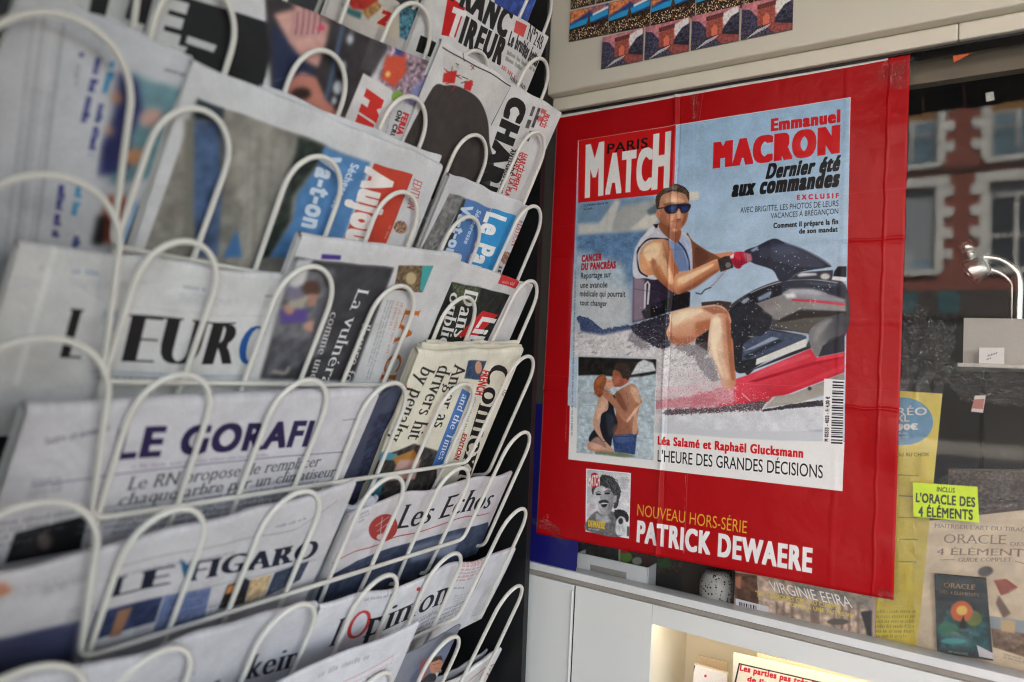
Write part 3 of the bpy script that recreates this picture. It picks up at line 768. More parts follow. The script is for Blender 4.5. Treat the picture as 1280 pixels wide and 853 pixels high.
# far arm
sp([R1(560, 520), R1(620, 590), R1(800, 700), R1(930, 690), R1(980, 700), R1(860, 760), R1(700, 800), R1(640, 853), R1(560, 800)], (122, 74, 52), soft=2)
cv.poly([R1(800, 702), R1(960, 680), R1(985, 705), R1(860, 735)], (216, 140, 104), soft=2)
# legs, shorts
sp([R2(60, 630), R2(180, 590), R2(420, 510), R2(420, 600), R2(390, 700), R2(420, 800), R2(330, 830), R2(180, 760), R2(100, 700)], (48, 45, 58), tex=0.7, cell=7, rag=9, rcell=3)
cv.poly([R2(690, 420), R2(850, 405), R2(960, 420), R2(930, 500), R2(700, 470)], (66, 52, 48), soft=2)
sp([R2(415, 520), R2(520, 475), R2(680, 455), R2(820, 440), R2(900, 470), R2(945, 540), R2(940, 620), R2(760, 660), R2(640, 740), R2(560, 790), R2(450, 790), R2(385, 700), R2(410, 600)], (236, 194, 160), soft=1.5, col2=(204, 136, 102), g=[R2(560, 520), R2(600, 770)])
cv.poly([R2(690, 470), R2(830, 450), R2(930, 500), R2(930, 560), R2(820, 540)], (176, 116, 90), soft=5)
cv.poly([R2(640, 600), R2(800, 560), R2(780, 650), R2(640, 730)], (190, 116, 82), soft=6)
cv.poly([R2(430, 540), R2(640, 480), R2(630, 560), R2(440, 640)], (244, 214, 176), soft=6, alpha=0.8)
cv.poly([R2(640, 740), R2(760, 660), R2(750, 853), R2(640, 790)], (44, 34, 34), soft=3)
sp([R2(790, 540), R2(900, 520), R2(948, 600), R2(955, 720), J2(462, 200), J2(470, 330), J2(482, 450), J2(478, 490), J2(430, 515), J2(400, 500), J2(350, 370), J2(305, 270), R2(745, 850), R2(760, 690)], (240, 206, 174), soft=1.5, col2=(200, 132, 98), g=[R2(780, 760), R2(960, 740)])
cv.poly([R2(790, 560), R2(870, 560), R2(880, 853), R2(800, 853)], (246, 222, 188), soft=7, alpha=0.7)
cv.poly([J2(330, 250), J2(380, 240), J2(440, 440), J2(410, 470)], (244, 212, 178), soft=6, alpha=0.7)
cv.poly([R2(380, 790), R2(560, 800), R2(740, 760), J2(310, 280), J2(230, 320), J2(60, 240), J2(0, 230)], (104, 98, 104), alpha=.6, rag=16, rcell=2.6)
cv.poly([J2(200, 300), J2(330, 320), J2(380, 470), J2(300, 460), J2(240, 380)], (120, 112, 118), alpha=.6, rag=14, rcell=2.6)
cv.poly([T1(760, 420), T1(900, 520), T1(1000, 640), T1(860, 640), T1(700, 520)], (104, 98, 106), alpha=.6, rag=12, rcell=2.6)
# torso: wetsuit top and vest
cv.poly([R2(85, 190), R2(300, 210), R2(590, 330), R2(585, 450), R2(420, 500), R2(240, 560), R2(80, 600)], (44, 36, 54), soft=2, tex=0.3, cell=8)
cv.poly([R2(85, 190), R2(190, 210), R2(190, 570), R2(80, 600)], (146, 128, 144), soft=8)
cv.poly([R2(230, 470), R2(440, 360), R2(590, 330), R2(585, 460), R2(420, 500), R2(240, 560)], (18, 16, 20), soft=3)
cv.line([R2(185, 540), R2(195, 260), R2(215, 235), R2(230, 260), R2(215, 440)], 9, (212, 212, 214), soft=1)
cv.poly([R2(160, 500), R2(240, 430), R2(240, 560), R2(180, 560)], (56, 54, 60), soft=2)
sp([R1(262, 440), R1(310, 430), R1(330, 500), R1(420, 570), R1(490, 590), R1(515, 510), R1(560, 530), R1(600, 600), R1(610, 840), R2(600, 130), R2(480, 160), R2(420, 120), R2(300, 215), R2(190, 205), R2(90, 190), R1(90, 700), R1(130, 600), R1(200, 510)], (204, 205, 214), soft=1.5, tex=0.1, cell=16)
cv.poly([R1(350, 560), R1(490, 600), R1(580, 740), R1(585, 853), R2(480, 150), R1(430, 700)], (116, 138, 180), soft=4)
cv.poly([R1(500, 600), R1(520, 520), R1(590, 600), R1(605, 840), R1(590, 840)], (158, 178, 208), soft=3)
cv.line([R1(480, 585), R1(540, 660), R1(580, 760), R1(585, 845)], 6, (24, 30, 56), soft=1, curve=True)
cv.poly([R1(262, 440), R1(310, 432), R1(300, 470), R1(280, 470)], (22, 20, 22), soft=1.5)
cv.line([R1(400, 575), R1(250, 565), R1(170, 610), R1(120, 690), R1(125, 780), R2(150, 150), R2(215, 190)], 7, (30, 24, 28), soft=1, curve=True)
# near arm
sp([R1(145, 690), R1(200, 610), R1(300, 570), R1(390, 580), R1(430, 680), R1(450, 760), R2(490, 140), R2(470, 300), R2(440, 330), R2(330, 240), R2(270, 180), R2(210, 180), R2(150, 120)], (226, 168, 122), soft=1.5, col2=(186, 112, 72), g=[R1(230, 700), R1(450, 800)])
cv.poly([R1(180, 660), R1(260, 600), R1(340, 600), R1(350, 720), R2(290, 130), R2(220, 90)], (246, 208, 164), soft=7, alpha=0.75)
cv.poly([R1(230, 760), R1(280, 740), R2(280, 60), R2(260, 150)], (186, 116, 78), soft=5, alpha=0.8)
sp([R2(470, 170), R2(600, 130), R2(700, 90), R2(835, 35), R2(855, 130), R2(760, 190), R2(640, 280), R2(540, 325), R2(490, 350), R2(450, 330), R2(440, 240)], (222, 160, 116), soft=1.5, col2=(160, 90, 60), g=[R2(600, 170), R2(660, 280)])
cv.poly([R2(480, 200), R2(620, 150), R2(640, 190), R2(520, 270), R2(470, 280)], (244, 200, 156), soft=6, alpha=0.7)
hl = lambda pts, col, s_, a_: cv.poly(pts, col, soft=s_, alpha=a_, curve=True)
hl([R1(170, 690), R1(215, 630), R1(290, 605), R1(320, 660), R1(290, 740), R1(220, 760)], (255, 226, 184), 5, .8)
hl([R2(300, 40), R2(360, 20), R2(430, 160), R2(440, 250), R2(400, 240)], (250, 210, 166), 5, .75)
hl([R2(250, 30), R2(290, 60), R2(330, 190), R2(440, 300), R2(450, 330), R2(320, 230), R2(270, 160)], (150, 88, 58), 4, .6)
hl([R1(400, 600), R1(440, 700), R1(460, 800), R2(490, 140), R2(450, 130), R2(420, 30)], (164, 96, 64), 4, .65)
hl([R2(480, 215), R2(620, 150), R2(780, 80), R2(790, 100), R2(640, 190), R2(520, 250)], (255, 222, 180), 4, .8)
hl([R2(500, 320), R2(640, 240), R2(800, 140), R2(830, 150), R2(640, 290), R2(530, 335)], (140, 80, 54), 4, .7)
hl([R2(430, 545), R2(560, 490), R2(680, 480), R2(700, 510), R2(560, 560), R2(450, 620)], (255, 232, 198), 5, .85)
hl([R2(400, 690), R2(480, 740), R2(600, 720), R2(640, 760), R2(520, 800), R2(430, 780)], (170, 98, 70), 6, .7)
hl([R2(795, 580), R2(850, 560), R2(870, 700), J2(350, 250), J2(400, 430), J2(380, 420), J2(320, 250)], (255, 234, 204), 4, .75)
hl([R2(910, 560), R2(945, 620), J2(455, 240), J2(475, 440), J2(450, 440), J2(430, 260)], (156, 92, 64), 4, .7)
hl([R1(640, 640), R1(760, 720), R1(700, 790), R1(640, 800)], (86, 50, 38), 5, .6)
hl([R1(150, 570), R1(230, 500), R1(300, 500), R1(220, 545), R1(140, 640)], (226, 226, 232), 4, .7)
# glove and watch, cord
cv.poly([R2(835, 40), R2(900, 10), R2(960, 10), R2(975, 110), R2(860, 150)], (52, 46, 46), soft=2, tex=0.5, cell=6)
cv.ell(R2(928, 88), 3.6, 3.6, (120, 118, 110), soft=1.5)
sp([R1(940, 720), R1(990, 690), R1(1040, 680), R1(1110, 700), R1(1140, 750), R1(1060, 800), R1(1030, 830), R1(990, 820), R1(960, 770)], (192, 24, 52), soft=1.5, col2=(150, 20, 44), g=[R1(1000, 700), R1(1020, 820)])
cv.poly([R1(1060, 690), R1(1130, 700), R1(1142, 760), R1(1090, 780)], (190, 120, 136), soft=3)
cv.poly([R1(945, 715), R1(985, 690), R1(975, 740), R1(945, 740)], (232, 222, 222), soft=2)
for q in range(3): cv.line([R1(985 + 28*q, 730), R1(1000 + 22*q, 800)], 2, (110, 10, 34), soft=1)
z = []
for q in range(25):
    a = q / 24; z.append(R2(915 - 130*a + (7 if q % 2 else -7), 125 + 150*a + (5 if q % 2 else -5)))
cv.line(z, 2.4, (160, 60, 84)); cv.line([R2(780, 285), R2(720, 310), R2(690, 345), R2(640, 335)], 4, (44, 40, 54), soft=1, curve=True)
# neck and head
sp([R1(310, 440), R1(340, 420), R1(440, 480), R1(510, 490), R1(500, 570), R1(470, 600), R1(400, 560), R1(340, 500)], (150, 90, 62), soft=2)
sp([R1(300, 300), R1(320, 200), R1(400, 150), R1(500, 165), R1(570, 220), R1(578, 320), R1(560, 400), R1(520, 470), R1(460, 505), R1(400, 490), R1(330, 420), R1(305, 370)], (212, 152, 116), soft=1.5, col2=(168, 104, 74), g=[R1(460, 250), R1(320, 420)])
sp([R1(330, 200), R1(400, 120), R1(500, 110), R1(570, 170), R1(580, 260), R1(540, 280), R1(400, 280), R1(320, 280)], (196, 142, 108), soft=1.5)
cv.poly([R1(360, 200), R1(480, 190), R1(500, 245), R1(380, 255)], (238, 192, 156), soft=6, alpha=0.8)
cv.poly([R1(470, 330), R1(505, 310), R1(515, 380), R1(480, 390)], (238, 188, 152), soft=4, alpha=0.85)
cv.poly([R1(390, 350), R1(450, 360), R1(430, 450), R1(390, 420)], (224, 166, 128), soft=5, alpha=0.7)
cv.ell(R1(307, 345), 2.6, 5.2, (206, 140, 106), soft=1.5)
sp([R1(292, 290), R1(286, 200), R1(330, 130), R1(400, 90), R1(470, 78), R1(540, 105), R1(582, 155), R1(580, 235), R1(555, 180), R1(490, 150), R1(420, 150), R1(350, 175), R1(325, 220), R1(312, 290)], (74, 58, 50), tex=0.5, cell=5, rag=2.4, rcell=2.5)
cv.poly([R1(345, 130), R1(420, 95), R1(500, 95), R1(480, 125), R1(400, 135)], (128, 112, 100), soft=4, alpha=0.7)
cv.line([R1(300, 298), R1(365, 290)], 5, (40, 34, 46))
sp([R1(362, 290), R1(400, 268), R1(480, 255), R1(590, 258), R1(585, 310), R1(550, 342), R1(515, 338), R1(492, 295), R1(465, 335), R1(420, 346), R1(380, 335)], (30, 30, 52), soft=1)
cv.poly([R1(400, 290), R1(470, 275), R1(450, 320), R1(410, 325)], (36, 58, 120), soft=3); cv.poly([R1(510, 280), R1(575, 275), R1(565, 315), R1(520, 318)], (36, 58, 120), soft=3)
cv.line([R1(425, 418), R1(460, 408), R1(505, 415)], 3, (140, 76, 60), soft=1)
cv.poly([R1(430, 425), R1(480, 418), R1(508, 422), R1(480, 448), R1(450, 445)], (196, 112, 100), soft=2)
cv.poly([R1(520, 330), R1(575, 330), R1(555, 410), R1(515, 470), R1(500, 450)], (150, 92, 66), soft=5, alpha=0.6)
cv.poly([R1(340, 430), R1(400, 480), R1(470, 500), R1(420, 470)], (140, 84, 60), soft=4, alpha=0.7)
hl([R1(365, 255), R1(470, 240), R1(560, 245), R1(560, 258), R1(470, 256), R1(370, 275)], (120, 72, 54), 2, .6)
hl([R1(330, 330), R1(375, 345), R1(400, 420), R1(360, 440), R1(325, 390)], (176, 112, 82), 5, .6)
hl([R1(452, 385), R1(480, 396), R1(512, 385), R1(500, 402), R1(470, 402)], (132, 78, 60), 2, .7)
hl([R1(432, 452), R1(470, 462), R1(500, 455), R1(480, 472), R1(450, 470)], (164, 104, 80), 3, .6)
hl([R1(440, 478), R1(480, 482), R1(470, 500), R1(440, 496)], (226, 172, 138), 3, .7)
hl([R1(505, 345), R1(530, 350), R1(535, 395), R1(515, 405)], (206, 150, 118), 3, .6)
hl([R1(385, 175), R1(470, 165), R1(520, 185), R1(500, 205), R1(400, 205)], (226, 176, 140), 4, .5)
for q_ in range(34):
    x_ = random.uniform(300, 560); y_ = 95 + abs(x_ - 440) * .35 + random.uniform(-10, 55)
    cv.line([R1(x_, y_), R1(x_ + random.uniform(10, 30), y_ - random.uniform(4, 22))], 1.6, random.choice([(52, 40, 36), (120, 102, 90), (90, 74, 66)]), soft=.6, alpha=.6)
hl([R1(200, 520), R1(260, 450), R1(280, 480), R1(220, 540)], (236, 236, 240), 4, .7); hl([R1(95, 740), R1(120, 690), R1(125, 853), R2(140, 160), R2(95, 180)], (228, 226, 232), 4, .7)
hl([R1(520, 540), R1(545, 560), R1(600, 700), R1(605, 830), R1(592, 830), R1(575, 720)], (196, 206, 226), 3, .7)
for (x_, y_) in ((250, 400), (280, 450)): hl([R2(x_, y_), R2(x_ + 60, y_ - 20), R2(x_ + 64, y_ + 10), R2(x_ + 8, y_ + 24)], (70, 60, 84), 4, .5)
hl([J1(560, 130), J1(650, 110), J1(780, 170), J1(700, 190), J1(590, 190)], (74, 82, 104), 5, .7); hl([J1(450, 150), J1(530, 110), J1(540, 200), J1(480, 220)], (58, 64, 84), 5, .7)
hl([J1(700, 480), J1(850, 470), J1(1000, 500), J1(900, 520), J1(720, 510)], (196, 198, 204), 6, .6); hl([J1(820, 420), J1(1000, 425), J1(1120, 450), J1(960, 450)], (84, 92, 112), 5, .7)
hl([J1(480, 640), J1(620, 600), J1(640, 640), J1(540, 680)], (150, 146, 142), 6, .6); hl([J2(1020, 110), J2(1080, 60), J2(1120, 60), J2(1040, 160), J2(1000, 210)], (160, 160, 160), 6, .7)
hl([J2(600, 440), J2(780, 370), J2(960, 310), J2(940, 290), J2(700, 370)], (232, 96, 108), 4, .6); hl([J2(820, 520), J2(1000, 440), J2(1190, 360), J2(1190, 390), J2(1000, 470)], (226, 72, 90), 4, .5)
# droplets in front of everything low
cv.speck([T1(100, 460), T1(700, 420), R2(100, 680), R2(420, 760), R2(700, 720), J2(300, 300), J2(360, 480), J2(-60, 600), B(90, 366)], 2600, (0.5, 1.7), [(240, 238, 236), (226, 222, 222), (206, 200, 202), (120, 112, 118)], 11, 0.75)
cv.speck([J2(-60, 180), J2(200, 200), J2(300, 300), J2(380, 480), J2(200, 420), J2(0, 330)], 420, (0.6, 1.8), [(60, 54, 60), (110, 104, 108), (236, 234, 234)], 31, 0.7)
cv.speck([R2(100, 450), R2(590, 320), R2(950, 420), J1(600, 420), J1(1160, 440), J2(1000, 60), J2(480, 400), J2(300, 250), R2(420, 800), R2(100, 700)], 330, (0.6, 2.0), [(236, 236, 236)], 12, 0.85)
cv.speck([J1(400, 100), J1(1040, 280), J1(700, 400), J1(450, 250)], 30, (0.8, 2.2), [(236, 236, 240)], 13, 0.85)
cv.speck([T1(130, 260), T1(300, 320), T1(720, 370), R2(420, 600), R2(380, 820), T1(300, 480)], 360, (0.5, 1.5), [(220, 222, 230)], 14, 0.8)
cv.line([J2(660, 650), J2(740, 570)], 3, (230, 230, 230), soft=1); cv.line([J2(520, 545), J2(580, 600)], 3, (232, 214, 218), soft=1)
cv.photo(pic, 0.035, 40, 0.05)
hl([R1(440, 215), R1(500, 205), R1(540, 230), R1(520, 250), R1(450, 250)], (250, 208, 172), 4, .6)
cv.line([R1(300, 330), R1(312, 350), R1(304, 372)], 2, (130, 80, 60), soft=.8); cv.line([R1(478, 392), R1(492, 398), R1(508, 392)], 2.2, (104, 58, 46), soft=.7)
hl([R1(545, 345), R1(572, 340), R1(558, 400), R1(530, 450), R1(520, 430)], (122, 74, 54), 4, .6); hl([R1(330, 400), R1(360, 440), R1(420, 480), R1(400, 490), R1(340, 440)], (126, 78, 58), 4, .55)
cv.line([R2(90, 300), R2(300, 330), R2(480, 400)], 3, (70, 58, 84), soft=2, alpha=.6); cv.line([R1(350, 600), R1(380, 700), R1(400, 830)], 3, (84, 104, 150), soft=2, alpha=.6); cv.line([R1(520, 640), R1(545, 740), R1(550, 840)], 3, (90, 112, 160), soft=2, alpha=.6)
hl([J1(250, 175), J1(300, 172), J1(330, 200), J1(300, 240), J1(260, 220)], (214, 50, 74), 2, .7); cv.line([J1(300, 180), J1(318, 260)], 2, (112, 12, 34), soft=.8); cv.line([J1(345, 185), J1(352, 262)], 2, (112, 30, 50), soft=.8)
# red title block
cv.poly([A(114, 224), A(525, 160), A(517, 410), A(480, 420), A(445, 452), A(112, 487)], (206, 24, 26))
cv.line([A(114, 224), A(526, 160)], 1.6, (222, 150, 140))
TB = dict(bold=0.05, boldy=0.02)
cv.text('M', A(140, 458), A(218, 446), A(144, 252), WH, dict(bold=0.055))
cv.text('ATC', A(226, 446), A(420, 424), A(232, 288), WH, dict(bold=0.075, boldy=0.035))
cv.text('H', A(420, 424), A(496, 413), A(428, 208), WH, dict(bold=0.075, boldy=0.03))
cv.text('PARIS', A(234, 280), A(404, 253), A(236, 240), (24, 18, 18), dict(bold=0.018))
cv.text('Le président dans le Var', A(136, 502), A(240, 490), A(136, 493), (40, 44, 52), dict(bold=0.02)); cv.text('le 2 août.', A(136, 518), A(174, 513), A(136, 509), (40, 44, 52), dict(bold=0.02))
# headlines
RED = (206, 22, 28); INK = (12, 12, 14)
BB = dict(bold=0.07, boldy=0.03)
cv.text('Emmanuel', A(922, 184), A(1214, 146), A(923, 136), RED, dict(bold=0.07, boldy=0.03))
cv.text('MACRON', A(679, 339), A(1212, 273), A(682, 239), RED, dict(bold=0.115, boldy=0.03))
cv.text('Dernier été', A(900, 385), A(1208, 349), A(914, 325), INK, dict(bold=0.075, boldy=0.03))
cv.text('aux commandes', A(756, 460), A(1206, 416), A(768, 394), INK, dict(bold=0.08, boldy=0.03))
cv.text('EXCLUSIF', A(1032, 474), A(1208, 466), A(1032, 455), RED, dict(bold=0.06, track=34))
cv.text('AVEC BRIGITTE, LES PHOTOS DE LEURS', A(794, 530), A(1206, 501), A(795, 507), (44, 48, 56), dict(bold=0.0))
cv.text('VACANCES À BRÉGANÇON', A(922, 553), A(1205, 533), A(923, 531), (44, 48, 56), dict(bold=0.0))
cv.text('Comment il prépare la fin', A(933, 594), A(1205, 576), A(933, 573), INK, dict(bold=0.05, boldy=0.02))
cv.text('de son mandat', A(1041, 617), A(1203, 608), A(1041, 597), INK, dict(bold=0.05, boldy=0.02))
cv.text('CANCER', A(126, 735), A(211, 728), A(127, 708), (180, 30, 40), BB)
cv.text('DU PANCRÉAS', A(125, 770), A(271, 762), A(126, 743), (180, 30, 40), BB)
DK = (36, 40, 46)
cv.text('Reportage sur', B(116, 61), B(234, 56), B(117, 38), DK, dict(bold=0.02)); cv.text('une avancée', B(114, 98), B(221, 96), B(115, 75), DK, dict(bold=0.02))
cv.text('médicale qui pourrait', B(112, 131), B(292, 133), B(113, 108), DK, dict(bold=0.02)); cv.text('tout changer', B(112, 166), B(219, 170), B(113, 145), DK, dict(bold=0.02))
# inset photograph of the couple
G4 = [G(72, 42), G(665, 62), G(640, 828), G(55, 770)]
cv.poly([G(66, 36), G(671, 55), G(646, 836), G(48, 777)], WH)
cv.poly(G4, (186, 202, 208), tex=0.2, cell=14)
cv.poly([G(72, 42), G(665, 62), G(662, 170), G(560, 190), G(430, 200), G(200, 180), G(72, 185)], (34, 32, 30), soft=3, tex=0.7, cell=16)
cv.poly([G(470, 180), G(520, 90), G(570, 62), G(640, 90), G(662, 150), G(560, 165)], (214, 218, 220), soft=4, tex=0.2, cell=8)
for q in range(46):
    x, y = 60 + 590 * random.random(), 200 + 580 * random.random(); l = 30 + 60 * random.random()
    cv.line([G(x, y), G(x + l, y + 6 * random.random())], 2.2, random.choice([(120, 140, 150), (206, 218, 224), (140, 160, 170)]), soft=1.2, alpha=0.7)
sk, sk2 = (196, 142, 112), (150, 96, 74)
sp([G(345, 330), G(440, 260), G(500, 255), G(545, 340), G(540, 400), G(515, 520), G(515, 640), G(330, 640), G(350, 520), G(360, 420)], sk, soft=1.5, col2=sk2, g=[G(520, 400), G(370, 470)])
cv.poly([G(325, 630), G(515, 628), G(500, 785), G(345, 765)], (52, 72, 116), soft=1.5, tex=0.35, cell=8)
sp([G(285, 355), G(350, 340), G(340, 440), G(370, 560), G(330, 650), G(310, 730), G(230, 720), G(150, 680), G(175, 610), G(230, 560), G(245, 470)], (28, 30, 38), soft=1.5)
sp([G(235, 340), G(290, 360), G(295, 440), G(245, 480), G(232, 560), G(260, 660), G(330, 740), G(345, 770), G(300, 765), G(260, 690), G(200, 610), G(178, 540), G(205, 430)], (206, 160, 134), soft=1.5)
sp([G(150, 690), G(250, 720), G(300, 770), G(150, 750)], (200, 150, 124), soft=2)
cv.poly([G(200, 760), G(420, 770), G(510, 800), G(420, 806), G(190, 776)], (120, 130, 100), soft=4)
sp([G(260, 290), G(310, 310), G(400, 430), G(430, 460), G(540, 370), G(545, 410), G(440, 530), G(400, 510), G(330, 410), G(250, 330)], (182, 124, 96), soft=1.5)
sp([G(330, 200), G(345, 140), G(450, 150), G(455, 220), G(400, 265), G(345, 270), G(325, 240)], (160, 92, 68), soft=1.5)
sp([G(340, 130), G(370, 95), G(410, 85), G(455, 110), G(468, 170), G(450, 215), G(410, 205), G(385, 160)], (60, 48, 42), soft=1.5, tex=0.3, cell=5)
sp([G(275, 210), G(325, 220), G(340, 260), G(300, 290), G(270, 260)], (214, 160, 130), soft=1.5)
sp([G(190, 240), G(215, 195), G(265, 175), G(285, 220), G(270, 270), G(255, 330), G(225, 350), G(195, 310)], (146, 84, 52), soft=2, tex=0.4, cell=5)
hl([G(470, 270), G(520, 290), G(545, 360), G(530, 400), G(480, 330)], (232, 190, 160), 4, .8); hl([G(500, 430), G(520, 520), G(512, 620), G(480, 620), G(490, 500)], (226, 180, 150), 4, .7)
hl([G(370, 300), G(420, 380), G(440, 450), G(400, 430), G(360, 360)], (120, 70, 54), 4, .7); hl([G(345, 560), G(420, 560), G(440, 630), G(335, 640)], (160, 104, 80), 6, .6)
hl([G(440, 520), G(500, 440), G(545, 395), G(540, 420), G(450, 535)], (240, 206, 176), 2, .8); hl([G(210, 420), G(250, 380), G(285, 420), G(250, 470), G(215, 520)], (226, 184, 160), 4, .8)
hl([G(160, 690), G(220, 650), G(280, 740), G(180, 740)], (228, 182, 158), 4, .7); hl([G(280, 480), G(340, 500), G(330, 620), G(300, 640)], (60, 66, 80), 5, .7); hl([G(360, 650), G(480, 640), G(480, 690), G(360, 690)], (84, 108, 156), 4, .6)
hl([G(340, 200), G(380, 190), G(380, 240), G(345, 250)], (190, 116, 86), 3, .7); hl([G(200, 230), G(240, 190), G(270, 190), G(235, 250)], (184, 112, 68), 3, .7)
for q_ in range(30):
    x_, y_ = 196 + 80 * random.random(), 190 + 140 * random.random(); cv.line([G(x_, y_), G(x_ - 6, y_ + 22)], 1.6, random.choice([(196, 120, 70), (104, 56, 34), (164, 96, 56)]), soft=.5, alpha=.6)
for q_ in range(20):
    x_, y_ = 355 + 100 * random.random(), 95 + 60 * random.random(); cv.line([G(x_, y_), G(x_ + 12, y_ + 10)], 1.5, random.choice([(34, 26, 24), (110, 92, 82)]), soft=.5, alpha=.6)
cv.ell(G(428, 228), 2.2, 3.4, (196, 104, 78), soft=.8); cv.line([G(345, 205), G(362, 200)], 1.8, (70, 38, 30), soft=.6); cv.line([G(328, 236), G(340, 246), G(330, 256)], 1.6, (110, 56, 44), soft=.6); cv.line([G(292, 232), G(308, 230)], 1.6, (120, 70, 54), soft=.6)
for q_ in range(4): cv.line([G(262 + 10*q_, 296 + 5*q_), G(284 + 12*q_, 272 + 10*q_)], 1.8, (140, 90, 70), soft=.6)
cv.line([G(440, 300), G(450, 400), G(430, 450)], 2, (130, 80, 62), soft=1.5, alpha=.7); cv.line([G(410, 560), G(430, 640)], 2, (140, 90, 70), soft=1.5, alpha=.6); cv.line([G(340, 650), G(500, 645)], 2, (30, 44, 80), soft=.8); cv.line([G(255, 690), G(285, 682)], 2.4, (60, 40, 36), soft=.6)
cv.photo(G4, 0.06, 16, 0.06)
# strap line and barcode
cv.poly([B(408, 664), B(700, 690), (1056, 553), (1053, 614), B(405, 780)], WH)
cv.poly([B(408, 640), B(700, 660), J2(1060, 800), (1056, 552), B(900, 700), B(408, 668)], (206, 210, 214), soft=3)
cv.text('Léa Salamé et Raphaël Glucksmann', B(419, 714), B(993, 767), B(420, 682), RED, dict(bold=0.055, boldy=0.02))
cv.text("L'HEURE DES GRANDES DÉCISIONS", B(419, 781), B(1070, 848), B(420, 736), INK, dict(bold=0.0))
K = crop(1020, 465, 8.976)
cv.poly([K(92, 82), K(322, 100), K(300, 812), K(78, 800)], (236, 236, 234))
yy = 112; g_ = np.random.default_rng(21)
while yy < 790:
    t_ = 5 + 16 * g_.random(); cv.poly([K(190 - yy*0.024, yy), K(316 - yy*0.02, yy + 6), K(316 - yy*0.02, yy + 6 + t_), K(190 - yy*0.024, yy + t_)], (40, 40, 44)); yy += t_ + 7 + 20 * g_.random()
cv.text('M 02533 - 4033 - F: 4,00 €', K(138, 785), K(156, 285), K(98, 784), (44, 44, 48), dict(bold=0.05))
cv.greek((717, 545), (724, 250), (713.5, 545), (90, 90, 96), lines=1, alpha=0.7); cv.greek(B(58, 690), B(66, 540), B(52, 690), (220, 150, 150), lines=1, alpha=0.5)
# small cover at the foot of the poster
cv.poly([S(70, 52), S(548, 100), S(530, 795), S(65, 720)], (238, 238, 236))
cv.poly([S(82, 64), S(540, 108), S(522, 780), S(76, 710)], (196, 198, 200), col2=(224, 224, 224), g=[S(100, 100), S(500, 500)])
sp([S(190, 500), S(330, 500), S(410, 570), S(430, 775), S(78, 708), S(84, 600)], (112, 112, 114), soft=2, tex=0.3, cell=8)
cv.poly([S(180, 520), S(230, 560), S(300, 545), S(340, 610), S(240, 640), S(170, 580)], (172, 172, 172), soft=3)
sp([S(372, 500), S(450, 490), S(520, 540), S(505, 620), S(400, 600)], (48, 48, 50), tex=0.4, cell=6, rag=4, rcell=3)
sp([S(128, 300), S(150, 200), S(230, 140), S(330, 130), S(400, 200), S(440, 290), S(425, 370), S(400, 460), S(365, 470), S(360, 300), S(250, 260), S(160, 330)], (70, 70, 72), tex=0.6, cell=4, rag=4, rcell=3)
sp([S(152, 300), S(190, 245), S(270, 235), S(340, 260), S(368, 340), S(358, 440), S(318, 530), S(250, 548), S(190, 500), S(160, 410)], (206, 206, 206), soft=2, col2=(128, 128, 130), g=[S(220, 350), S(365, 400)])
sp([S(225, 130), S(300, 125), S(370, 190), S(385, 260), S(360, 330), S(330, 270), S(270, 255), S(235, 220)], (60, 60, 62), tex=0.7, cell=4, rag=3, rcell=2.5)
for q_ in range(26):
    x_, y_ = 240 + 170 * random.random(), 140 + 130 * random.random(); cv.line([S(x_, y_), S(x_ + 20, y_ + 16), S(x_ + 26, y_ + 44)], 1.8, random.choice([(34, 34, 36), (150, 150, 150), (100, 100, 102)]), soft=.6, alpha=.7, curve=True)
sp([S(365, 350), S(395, 340), S(392, 400), S(366, 410)], (176, 176, 176), soft=1.5)
cv.line([S(170, 312), S(205, 296), S(228, 306)], 3, (50, 50, 52), soft=1); cv.line([S(262, 300), S(300, 286), S(332, 300)], 3, (50, 50, 52), soft=1)
cv.ell(S(202, 326), 3.4, 1.3, (40, 40, 42), soft=.8); cv.ell(S(296, 316), 3.6, 1.3, (40, 40, 42), soft=.8)
cv.line([S(238, 320), S(226, 372), S(250, 384)], 2.4, (120, 120, 122), soft=1); cv.poly([S(205, 290), S(250, 250), S(300, 270), S(280, 290)], (226, 226, 226), soft=3, alpha=.6)
sp([S(206, 404), S(230, 388), S(258, 384), S(290, 388), S(312, 406), S(300, 420), S(258, 410), S(216, 424)], (52, 52, 54), soft=1)
sp([S(228, 430), S(260, 422), S(294, 426), S(284, 456), S(250, 462)], (40, 40, 42), soft=1); cv.line([S(230, 428), S(296, 422)], 3.4, (236, 236, 236), soft=.8)
cv.line([S(196, 400), S(206, 460), S(240, 510)], 2.4, (130, 130, 132), soft=1.5, alpha=.7); cv.line([S(322, 400), S(320, 460), S(300, 500)], 2.4, (100, 100, 102), soft=1.5, alpha=.7)
sp([S(390, 620), S(420, 570), S(450, 560), S(490, 590), S(500, 700), S(450, 760), S(390, 740)], (216, 216, 216), soft=1.5); cv.ell(S(440, 610), 3, 4, (60, 60, 62), soft=1.5); cv.line([S(420, 640), S(430, 720)], 2, (150, 150, 150), soft=1); cv.line([S(460, 640), S(465, 720)], 2, (150, 150, 150), soft=1)
cv.photo([S(82, 64), S(540, 108), S(522, 780), S(76, 710)], 0.08, 14, 0.06)
cv.ell(S(158, 178), 6.8, 9.5, (196, 24, 28)); cv.text('MATCH', S(95, 240), S(215, 232), S(98, 130), WH, dict(bold=0.05)); 
cv.text('DEWAERE', S(92, 665), S(272, 690), S(96, 600), (226, 190, 40), dict(bold=0.07)); cv.greek(S(92, 700), S(268, 722), S(92, 680), (236, 236, 236), 1)
cv.greek(S(430, 275), S(515, 280), S(438, 140), (120, 120, 120), 8, 0.6); cv.greek(S(95, 510), S(170, 500), S(97, 430), (190, 110, 110), 5, 0.6)
